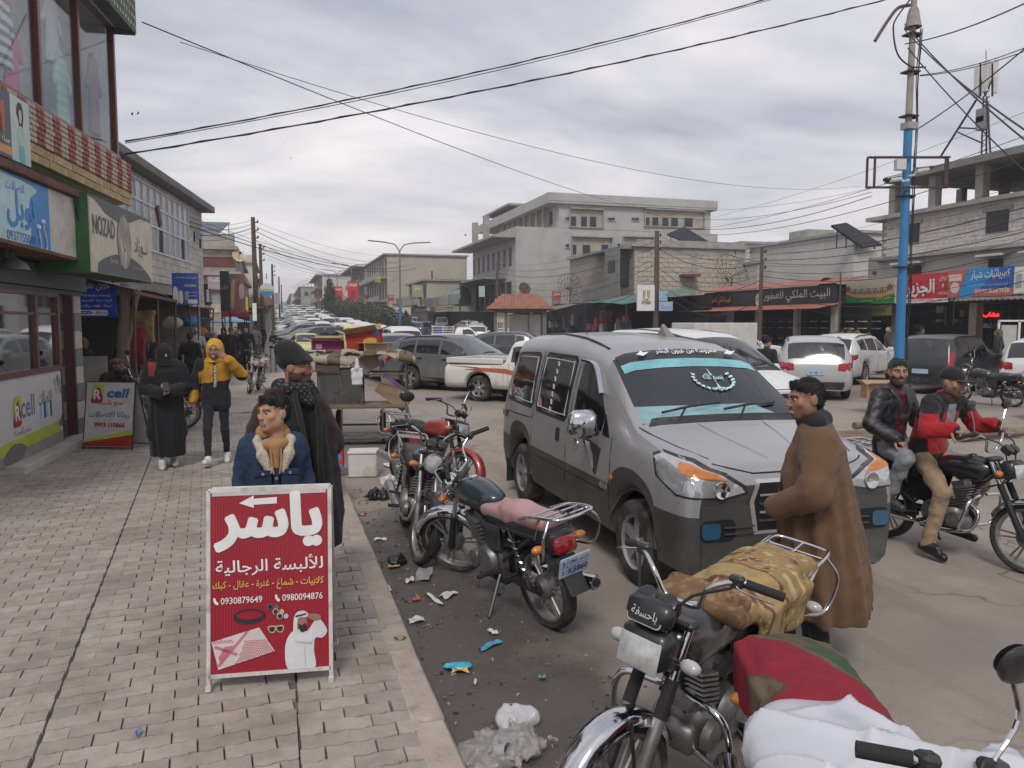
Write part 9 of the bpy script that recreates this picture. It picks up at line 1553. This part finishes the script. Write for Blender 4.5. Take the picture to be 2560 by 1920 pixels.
b.build('case_frame',M_cart,HC);g=SDF((-.82,-.36,.66),(-.02,.0,.9),.02);g.ell((-.4,-.18,.7),(.3,.14,.1));g.folds(.04,30,2);g.build('case_contents',plain('case_green',(.06,.10,.05)),HC)
g=SDF((-1.1,-.7,1.2),(1.15,.7,1.75),.016);X_,Y_,Z_=np.meshgrid(*g.ax,indexing='ij',sparse=True);hz2=1.50+.045*np.sin(X_*3.1+1)+.03*np.sin(X_*9+Y_*5)-.10*np.maximum(0,np.abs(Y_)-.38)*8*.5-.18*np.maximum(0,X_-.8)+.03*np.sin(Y_*9+X_*4);g.d=np.maximum(np.maximum(np.abs(Z_-hz2)-.018,np.abs(X_)-1.0-.04*np.sin(Y_*9)),np.abs(Y_)-.52-.05*np.sin(X_*5)).astype(np.float32);g.cone((.75,-.5,1.44),(1.02,-.5,1.40),.07,.06,.05).cone((-.95,-.52,1.43),(-.3,-.53,1.36),.05,.06,.04);g.folds(.012,26,3)
mesh_np('rag_canopy',[g.mesh()],mat('rag',rough=.95,attr='Col',var=.2,scale=5,bump=.4,bscale=60),HC,lambda P:np.where((np.sin(P[:,0]*9)>.35)[:,None],np.array((.15,.115,.09)),np.array((.40,.345,.275))))
g=SDF((-.95,-.6,1.1),(-.35,-.4,1.5),.014);g.box((-.65,-.5,1.33),(.24,.012,.13),.01);g.folds(.012,20,8);g.build('hanging_rag',plain('rag_dark',(.10,.08,.06),.95),HC)
b=MB();b.tube(bez([(-.45,-.55,1.42),(-.44,-.56,1.2),(-.38,-.56,.95)],10),.012,5,sq=.3);b.build('pink_strap',plain('strap_pink',(.45,.16,.28)),HC);b=MB()
for k in range(7):b.tube([(-.5,-.44,.82),(-.5+.11*math.cos(k),-.47,.82+.09*math.sin(k*1.7))],.012,5,sq=.4)
b.build('purple_ribbon',plain('ribbon_purple',(.25,.08,.30)),HC)
g=SDF((-.25,-.66,.92),(.12,-.44,1.5),.012);g.cone((-.08,-.55,1.42),(-.08,-.55,1.28),.014,.05,.02).box((-.08,-.55,1.13),(.11,.022,.13),.02,.03);g.folds(.014,45,3);bagc=g.build('plastic_bag',plain('bag_white',(.62,.63,.66),.35,coat=.2));bagc.location=HC.location;bagc.rotation_euler=HC.rotation_euler;bagc.scale=HC.scale;tag(bagc,'white plastic bag hanging on the front of the handcart','bag')
def carton(lab,loc,rz,w,d,h,body,inner=(.36,.26,.17),flaps=(60,50,40,55),rx=0.,ry=0.,prints=None,cat='box',label_fn=None):
 o=thing('cardboard_box',lab,cat,loc,rz);o.rotation_euler=(rx,ry,rz);m1=mat(f'carton_{body}',body,.8,var=.12,scale=6,bump=.15);mi=mat(f'cartin_{inner}',inner,.9,var=.15,scale=6);t=.006
 B('box_body',m1,o,(-w/2,0,h/2,t,d,h),(w/2,0,h/2,t,d,h),(0,-d/2,h/2,w-t,t,h),(0,d/2,h/2,w-t,t,h),(0,0,t/2,w-t,d-t,t))
 for k,(a,n)in enumerate(zip(flaps,((0,-1),(0,1),(-1,0),(1,0)))):
  if a is None:continue
  L_=(d if n[0]else w);fl=min(w,d)*.48;b=MB();T=MX.Translation((n[0]*w/2,n[1]*d/2,h))@(MX.Rotation(R(-a)*n[1],4,'X')if n[1]else MX.Rotation(R(a)*n[0],4,'Y'));c=(0,n[1]*fl/2,0)if n[1]else(n[0]*fl/2,0,0);b.T=T;b.box(c,(L_*.97,fl,.006)if n[1]else(fl,L_*.97,.006));b.build('flap',mi,o)
 for nm,polys,m in(prints or[]):printed(nm,polys,frame((0,-d/2-t/2,0),(1,0,0),(0,0,1)),m,o)
 return o
CA=HC.location;M_py=plain('print_yellow',(.55,.34,.06));M_prd=plain('print_scarlet',(.52,.03,.02));M_pbl=plain('print_royal',(.04,.12,.42))
def cpos(x,y,z):q=Rz(R(-12))@V((x*.84,y*.84,z*1.03));return(CA[0]+q.x,CA[1]+q.y,CA[2]+q.z)
carton('tall open red biscuit box with spread flaps on the cart canopy',cpos(.05,.0,1.57),R(-16),.56,.38,.28,(.34,.03,.025),flaps=(-28,-35,-30,-10),ry=R(-9),prints=[('label',[blob2([(.02,.05),(.2,.05),(.22,.14),(.08,.17),(.0,.12)])],M_py),('blue_patch',[[(.18,.18),(.28,.2),(.27,.28),(.2,.27)]],M_pbl)]);carton('small open magenta box with spread flaps on the cart canopy',cpos(-.72,.05,1.55),R(-10),.50,.34,.15,(.22,.02,.12),flaps=(-20,-28,-15,-18),prints=[('label',[[(-.18,.02),(-.08,.02),(-.08,.1),(-.18,.1)]],plain('print_pink',(.6,.4,.45)))]);carton('plain closed cardboard box in front of the red biscuit box',cpos(.30,-.28,1.53),R(-14),.40,.26,.14,(.42,.31,.19),flaps=(0,0,0,0));carton('flattened purple edged carton leaning on the cart deck',cpos(.50,-.15,.70),R(-12),.60,.10,.34,(.30,.21,.14),flaps=(None,None,None,None),ry=R(38),prints=[('edge_print',[[(-.3,.29),(.3,.29),(.3,.338),(-.3,.338)]],plain('print_violet',(.16,.08,.3)))]);carton('brown folded carton above the glass case',cpos(.12,-.2,1.20),R(10),.46,.08,.26,(.26,.19,.13),flaps=(None,)*4,ry=R(-28));carton('torn carton flaps hanging from the left of the handcart',cpos(-1.0,-.22,.72),R(10),.10,.5,.36,(.34,.26,.17),flaps=(None,)*4,ry=R(-35))
carton('red and blue snack carton with a cloth bundle standing on the kerb',(.66,10.5,SWZ),R(-8),.34,.30,.24,(.50,.03,.03),flaps=(None,)*4,prints=[('label',[blob2([(-.13,.06),(.05,.06),(.04,.18),(-.1,.2)])],M_py),('blue_band',[[(-.165,.005),(.165,.005),(.165,.045),(-.165,.045)],circ(.11,.14,.045)],plain('print_sky',(.03,.25,.6)))])
g=SDF((-.26,-.24,0),(.26,.24,.3),.012);g.ell((0,0,.08),(.19,.17,.12));g.folds(.02,28,5);o=g.build('cloth_bundle',plain('bundle_tan',(.36,.25,.2),.95));o.location=(.66,10.5,SWZ+.23);tag(o,'tan cloth bundle stuffed into the snack carton','cloth')
FB=thing('foam_box','white foam box standing in the gutter by the handcart','box',(1.08,10.35,0),R(-10));b=MB();b.box((0,0,.16),(.38,.30,.32),None,.02);b.build('tub',mat('styrofoam',(.62,.60,.57),.8,var=.1,dirt=((.35,.3,.25),.5,.75,4,None)),FB);B('lid',MATS['styrofoam'],FB,(0,0,.335,.40,.32,.04),ch=.01)
AC=thing('display_cabinet','narrow aluminium display cabinet behind the bearded man','cabinet',(.30,8.55,SWZ),R(3));b=MB()
for x in(-.2,.2):
 for y_ in(-.2,.2):b.box((x,y_,.45),(.03,.03,.9))
for z in(.02,.45,.88):b.box((0,-.2,z),(.4,.028,.03));b.box((0,.2,z),(.4,.028,.03));b.box((-.2,0,z),(.028,.38,.03));b.box((.2,0,z),(.028,.38,.03))
b.build('frame',plain('aluminium',(.48,.49,.50),.35,metal=.6),AC);B('side_panel',plain('cabinet_white',(.58,.58,.58),.4),AC,(0,.19,.45,.37,.01,.86),(.19,0,.45,.01,.37,.86),(-.19,0,.45,.01,.37,.86),(0,0,.9,.42,.42,.015))
def like(o,src):o.location=src[0];o.rotation_euler=src[1];return o
bk=[o for o in COL.objects if o.get('category')=='motorcycle'];D_=[o for o in bk if 'carpet' in o['label']][0];E_=[o for o in bk if 'camouflage' in o['label']][0]
g=SDF((-.40,-.30,.46),(.40,.98,1.08),.012);g.box((0,.26,.835),(.165,.30,.05),.045,.03).box((0,.62,.865),(.16,.26,.055),.05,.05).ell((0,.45,.90),(.16,.34,.06),.04).cone((-.15,-.12,.90),(.15,-.12,.90),.045,.045,.04).cone((-.15,-.05,.94),(.15,-.05,.94),.035,.035,.03)
for s in(-1,1):g.box((s*.178,.40,.755),(.020,.28,.11),.02,.04,'add',MX.Rotation(R(6*s),3,'Y'))
g.folds(.012,22,6)
def carpet(P):
 x,y,z=P[:,0],P[:,1],P[:,2];u=x*1.15+(z-.9)*np.sign(x)*.8;c=np.tile(np.array((.33,.225,.10)),(len(P),1));f=lambda k,p:np.sin(u*k+p+1.3*np.sin(y*k*.7))*np.sin(y*k*.93+2*p+1.1*np.sin(u*k*.8));a,d=f(29,.4),f(63,1.7);m=(a>.30)&(d>-.35);c[m]=(.20,.10,.045);c[(a>.55)&(d>.1)]=(.15,.06,.045);c[(a<-.35)&(d>.2)]=(.52,.40,.20);c[(np.abs(d)<.10)&(a>.1)]=(.50,.37,.17);fr=(y<.06)|(np.abs(u)>.27);c[fr]=c[fr]*.45+np.array((.10,.03,.03))*.55;c[(y>.17)&(y<.34)]=(.40,.29,.125);c[np.abs(y-.345)<.009]=(.12,.06,.035);c[(np.abs(y-.165)<.012)]=(.16,.06,.05);return c
o=like(mesh_np('carpet',[g.mesh()],mat('carpet_pile',rough=1,attr='Col',var=.2,scale=25,bump=.6,bscale=220),None,carpet),(D_.location,D_.rotation_euler));tag(o,'tan and maroon patterned carpet draped over the old motorcycle seat','carpet')
g=SDF((-.36,.0,.52),(.36,1.12,1.02),.012);g.box((0,.54,.82),(.17,.46,.05),.04,.03).ell((0,.56,.86),(.17,.44,.05),.03)
for s in(-1,1):g.box((s*.178,.54,.745),(.016,.42,.10),.015,.04,'add',MX.Rotation(R(8*s),3,'Y'))
g.folds(.008,20,4)
def camo(P):
 x,y,z=P[:,0],P[:,1],P[:,2];c=np.tile(np.array((.24,.010,.024)),(len(P),1));a=np.sin(x*11+2.0*np.sin(y*6+1))+np.sin(y*9+1.6*np.sin(x*9))+.35*np.sin(x*31+y*23)+.9*(y-.6);c[a>.25]=(.13,.095,.055);c[a>.9]=(.045,.075,.042);c[a>1.5]=(.10,.075,.04);c[(a>.05)&(a<.25)]=(.09,.05,.035);return c
o=like(mesh_np('cloth',[g.mesh()],mat('camo_cloth',rough=.95,attr='Col',var=.18,scale=20,bump=.35,bscale=160),None,camo),(E_.location,E_.rotation_euler));tag(o,'red and green camouflage cloth covering the front motorcycle seat','cloth')
g=SDF((-.55,-.45,.66),(.45,.55,1.16),.010);g.ell((-.08,.14,.90),(.22,.22,.08),.06).ell((-.17,.02,.89),(.16,.18,.085),.06).ell((.06,-.04,.93),(.15,.14,.07),.06).cone((.02,.0,.95),(.17,-.04,1.0),.06,.016,.05).cone((.17,-.04,1.0),(.27,.0,.96),.018,.06,.02)
g.warp(lambda P:-.020*(1-np.abs(np.sin(P[:,0]*8+P[:,1]*6+1.6*np.sin(P[:,1]*7))))**3-.015*(1-np.abs(np.sin(P[:,0]*5-P[:,1]*12+P[:,2]*7+np.sin(P[:,0]*9))))**3+.006*np.sin(P[:,0]*21)*np.sin(P[:,1]*17))
o=like(mesh_np('plastic_bag',[g.mesh()],plain('sack_white',(.52,.53,.58),.38,coat=.15,var=.06),None,None),(E_.location,E_.rotation_euler));tag(o,'bulging white plastic sack lying on the front motorcycle','bag')
def sheet(lab,px,py,w,d,col,seed,z=None,amp=.012,cat='litter',name='paper_scrap',rough=.7):
 p=atG(px,py,0);zz=0
 if p.x<KERB_X1:p=atG(px,py,SWZ);zz=SWZ
 rg=random.Random(seed);ph=[rg.uniform(0,6)for _ in range(4)];b=MB();b.grid(lambda u,v:((u-.5)*w*(1+.1*math.sin(v*7+ph[0])),(v-.5)*d*(1+.1*math.sin(u*6+ph[1])),.008+amp*(1+math.sin(u*6+ph[2])*math.cos(v*5+ph[3]))),7,7);n=len(b.v);b.add([(x,y,q-.002)for x,y,q in b.v[:n]],[tuple(f[::-1])for f in b.f])
 o=b.build(name,plain(f'litter_{col}',col,rough,var=.2,scale=25),None,60);o.location=(p.x,p.y,zz);o.rotation_euler=(0,0,rg.uniform(0,6));return tag(o,lab,cat,'litter in the gutter')
for k,(lab,px,py,w,d,c)in enumerate((('blue and yellow crumpled wrapper in the gutter',1145,1672,.16,.09,(.05,.38,.55)),('yellow half of the crumpled wrapper in the gutter',1150,1682,.1,.05,(.62,.45,.12)),('long white paper strip lying by the pink seated motorcycle',1085,1502,.26,.03,(.6,.6,.58)),('white folded box end by the long paper strip',1120,1492,.14,.08,(.58,.56,.55)),('torn white paper on the kerb edge',962,1480,.12,.11,(.6,.58,.54)),('white cigarette packet scrap near the front wheels',1025,1455,.10,.06,(.55,.54,.52)),('orange paper cup end in the gutter',1040,1503,.06,.05,(.5,.1,.04)),('white scrap below the dusty motorcycle',950,1352,.11,.06,(.6,.6,.6)),('blue torn ribbon of plastic in the gutter',1220,1622,.14,.04,(.08,.3,.48)),('second blue plastic strip in the gutter',1240,1612,.08,.03,(.08,.3,.48)),('white crumb of foam near the blue strip',1232,1585,.09,.04,(.6,.6,.6)),('tan bread scrap by the black plastic lump',985,1420,.1,.05,(.5,.33,.16)),('pale leaflet on the muddy ground',1040,1555,.11,.08,(.5,.5,.5)),('thin white stub on the muddy ground',1188,1712,.05,.015,(.62,.6,.55)),('white foam crumbs beside the foam box',980,1165,.3,.2,(.6,.58,.56)),('flat white paper under the handcart',960,1055,.3,.1,(.62,.62,.6)),('small white scrap on the pavers in front',655,1515,.06,.03,(.5,.5,.5)),('blue wrapper scrap on the pavers',345,1838,.06,.02,(.12,.2,.4)),('brown cardboard chip on the pavers near the kerb',1000,1600,.07,.04,(.3,.2,.12)),('green sweet paper near the pile of plastic',1355,1700,.04,.03,(.1,.3,.08)),('dark leaf scrap by the kerb',1020,1610,.08,.03,(.06,.05,.04)),('grey plastic film under the front wheel',1060,1440,.3,.12,(.3,.29,.28)))):sheet(lab,px,py,w,d,c,k)
rgd=random.Random(11);b=MB()
for k in range(420):
 x=.80+abs(rgd.gauss(0,.55));y_=rgd.uniform(2.9,9.5);s_=rgd.uniform(.004,.014);b.c=rgd.choice([(.05,.04,.035),(.16,.13,.1),(.3,.27,.23),(.09,.07,.05),(.22,.15,.09)]);b.box((x,y_,s_*.5),(s_*rgd.uniform(1,3),s_,s_*.7),MX.Rotation(rgd.uniform(0,6),3,'Z'))
tag(b.build('debris',mat('debris',rough=.9,attr='Col',var=.1)),'fine dark debris scattered along the gutter','debris',kind='stuff')
def lump(lab,px,py,r,col,seed,name='plastic_bag',rough=.3,fold=.03,cat='bag',coat=.3,al=None):
 p=atG(px,py,0);g=SDF((-r[0]*1.6,-r[1]*1.6,-.02),(r[0]*1.6,r[1]*1.6,r[2]*2.6),.012);g.ell((0,0,r[2]*.7),r,.03).ell((r[0]*.5,r[1]*.2,r[2]*.6),(r[0]*.5,r[1]*.6,r[2]*.7),.03);g.folds(fold,44,seed).folds(fold*.5,120,seed+1);o=g.build(name,plain(f'lump_{lab[:12]}',col,rough,coat=coat,var=.2,alpha=al));o.location=(p.x,p.y,0);return tag(o,lab,cat)
lump('black plastic bag of rubbish lying in the gutter',950,1248,(.15,.10,.07),(.014,.014,.016),2);lump('white tied plastic bag beside the black one',970,1210,(.11,.08,.07),(.62,.62,.62),3);lump('small black plastic lump by the front wheels',995,1415,(.06,.05,.06),(.014,.014,.016),4);lump('crumpled clear plastic heap at the bottom of the gutter',1250,1890,(.22,.16,.045),(.42,.40,.38),6,fold=.032,al=.6);lump('white torn plastic sheet on top of the clear heap',1290,1815,(.11,.06,.05),(.62,.62,.64),9,fold=.032,al=.75);lump('small red bottle cap pile beside the black bag',905,1290,(.03,.03,.015),(.3,.08,.08),12)
cup=thing('plastic_cup','clear plastic cup lying in the heap at the bottom','cup',tuple(atG(1235,1905,0)+V((0,0,.05))),R(40));b=MB();b.lathe([(.026,0),(.037,.09),(.039,.09),(.034,.088),(.024,.004)],18,MX.Rotation(R(70),4,'X'));b.build('shell',plain('cup_grey',(.4,.4,.4),.2),cup,40)
for k,(px,py,l,r_)in enumerate(((2175,1100,1.3,.09),(2160,1085,1.1,.08),(2190,1075,.9,.07),(2480,1085,1.6,.1))):p=atG(px,py,.1);b=MB();b.tube([(-l/2,0,0),(0,.03,.02),(l/2,0,0)],[r_,r_*.9,r_*.8],10);o=b.build('log',mat('log_bark',(.20,.15,.11),.95,var=.35,scale=5,bump=.7,bscale=18),None,50);o.location=(p.x,p.y,r_+.12*(k==2));o.rotation_euler=(0,0,R(-25+10*k));tag(o,('thick log behind the passenger','second log behind the passenger','short log on top of the pile','long log beyond the driver handlebars')[k],'log','logs beyond the riders')
p=atG(2200,1010,0);carton('torn brown cardboard box standing beyond the passenger',(p.x-1.5,p.y-1.6,.35),R(-20),.7,.35,.3,(.34,.22,.11),flaps=(-20,-30,-40,10))
rgs=random.Random(21)
gl_=[('plastic_basin','blue plastic basin hanging under the market awning',(.05,.18,.42)),('hanging_garment','dark red garment hanging by the tree trunk',(.20,.015,.03)),('hanging_garment','grey garment hanging at the far stall post',(.16,.16,.16)),('hanging_garment','cream sack hanging under the market awning',(.40,.36,.29)),('hanging_garment','olive garment hanging deep in the stall',(.09,.09,.05)),('hanging_garment','black abaya hanging in the stall',(.015,.015,.017)),('hanging_garment','orange bundle on the far stall',(.42,.14,.04)),('hanging_garment','yellow wooden board hung in the stall',(.34,.24,.09))]
for k,(nm,lab,c)in enumerate(gl_):
 x,y_,z=((-2.9,29,2.1),(-2.95,18.3,1.6),(-2.7,33,1.9),(-2.95,24.5,2.05),(-3.4,22,1.7),(-3.2,20.2,1.5),(-2.8,31,1.7),(-3.2,21.5,2.0))[k];g=SDF((-.45,-.35,-.5),(.45,.35,.45),.03)
 if k in(0,3,6):g.ell((0,0,0),(.34,.28,.2))
 else:g.box((0,0,-.05),(.22,.06,.40),.05).cone((-.2,0,.3),(.2,0,.3),.07,.07)
 g.folds(.03,18,k);o=g.build(nm,plain(f'stall_{k}',c,.85));o.location=(x,y_,z);tag(o,lab,'goods','goods under the market awning')
for k in range(26):
 y_=19+k*.72;c=rgs.choice([(.25,.05,.05),(.3,.28,.22),(.05,.06,.1),(.2,.16,.1),(.4,.38,.35),(.08,.2,.3),(.35,.2,.05)]);o=thing('goods_crate',f'{(ordn + ordn2[11:19] + ["nineteenth", "twentieth", "twenty first", "twenty second", "twenty third", "twenty fourth", "twenty fifth", "twenty sixth"])[k]} crate of the row heaped along the market stall','crate',(-3.15+rgs.uniform(-.15,.15),y_,SWZ),rgs.uniform(-.2,.2),'crates along the market stall');B('crate',plain(f'crate_{c}',tuple(.5*q+.03 for q in c)),o,(0,0,.25,.5,.55,.5),ch=.02);g=SDF((-.3,-.33,.4),(.3,.33,.95),.04);g.ell((0,0,.55),(.24,.27,.25));g.folds(.06,16,k);g.build('contents',plain(f'goodsc_{c}',c,.85),o)
ub=thing('umbrella','pale blue market umbrella hanging in the shade','umbrella',tuple(atY(580,805,34)));b=MB();b.lathe([(.02,.22),(.35,.12),(.8,0),(.78,-.03)],16);b.build('canopy',plain('umbrella_blue',(.20,.36,.60)),ub,40);b=MB();b.tube([(0,0,.3),(0,0,-.6)],.02,6);b.build('shaft',M_iron,ub)
for k,(px,h)in enumerate(((668,1.1),(680,1.0),(694,1.15))):p=atY(px,900,31);b=MB();b.tube([(0,0,0),(.02,0,h)],[.11,.10],10);o=b.build('rolled_mat',mat('mat_grey',(.30,.29,.28),.9,var=.25,scale=8),None,50);o.location=(p.x,31+.2*k,SWZ);tag(o,('first grey rolled mat standing by the crowd','second, shorter grey rolled mat by the crowd','third, tallest grey rolled mat by the crowd')[k],'mat','rolled mats by the crowd')
FR=thing('display_stand','white framed display stand with posters at the far shops','stand',(24.6,20.4,.12),R(-45));B('frame',M_white,FR,(-.6,0,1.0,.06,.3,2.0),(0,0,1.0,.06,.3,2.0),(.6,0,1.0,.06,.3,2.0),(0,0,2.0,1.26,.3,.06),(0,0,.1,1.26,.3,.06));B('poster',plain('poster_grey',(.45,.44,.42)),FR,(-.3,-.1,1.2,.45,.02,1.3));B('shelf_back',M_dark,FR,(.3,.0,1.2,.5,.02,1.5));B('poster_blue',plain('poster_blue',(.1,.2,.4)),FR,(.3,-.1,1.5,.3,.02,.4))
for k,(px,py)in enumerate(((708,358),(728,396),(1163,588),(330,285),(345,283))):p=atY(px,py,60);b=MB();b.T=MX.Scale(.45,4);b.add([(-.35,0,.08),(-.1,.1,.02),(0,.15,0),(.1,.1,.02),(.35,0,.08),(0,-.2,0)],[(0,1,5),(1,2,5),(2,3,5),(3,4,5)]);b.ball((0,-.02,0),(.05,.16,.05),8,6);o=b.build('bird',M_black);o.location=p;o.rotation_euler=(R(20),R(15*k),R(40*k));tag(o,('bird high over the street, upper of the pair','bird high over the street, lower of the pair','bird by the grey building roof','bird beside the shop house corner, first','bird beside the shop house corner, second')[k],'bird','birds')
HZ=MB();HZ.box((0,297,11),(660,660,24));hzo=HZ.build('haze');hm=bpy.data.materials.new('haze');hm.use_nodes=True;hn=hm.node_tree.nodes
for n in list(hn):
 if n.type!='OUTPUT_MATERIAL':hn.remove(n)
pv=hn.new('ShaderNodeVolumePrincipled');pv.inputs['Color'].default_value=(.88,.88,.92,1);pv.inputs['Density'].default_value=.0011;pv.inputs['Anisotropy'].default_value=.2;hm.node_tree.links.new(pv.outputs[0],[n for n in hn if n.type=='OUTPUT_MATERIAL'][0].inputs['Volume']);hzo.data.materials.append(hm);tag(hzo,'pale smoky haze filling the far street','haze',kind='stuff')
bpy.data.scenes.remove(TS)
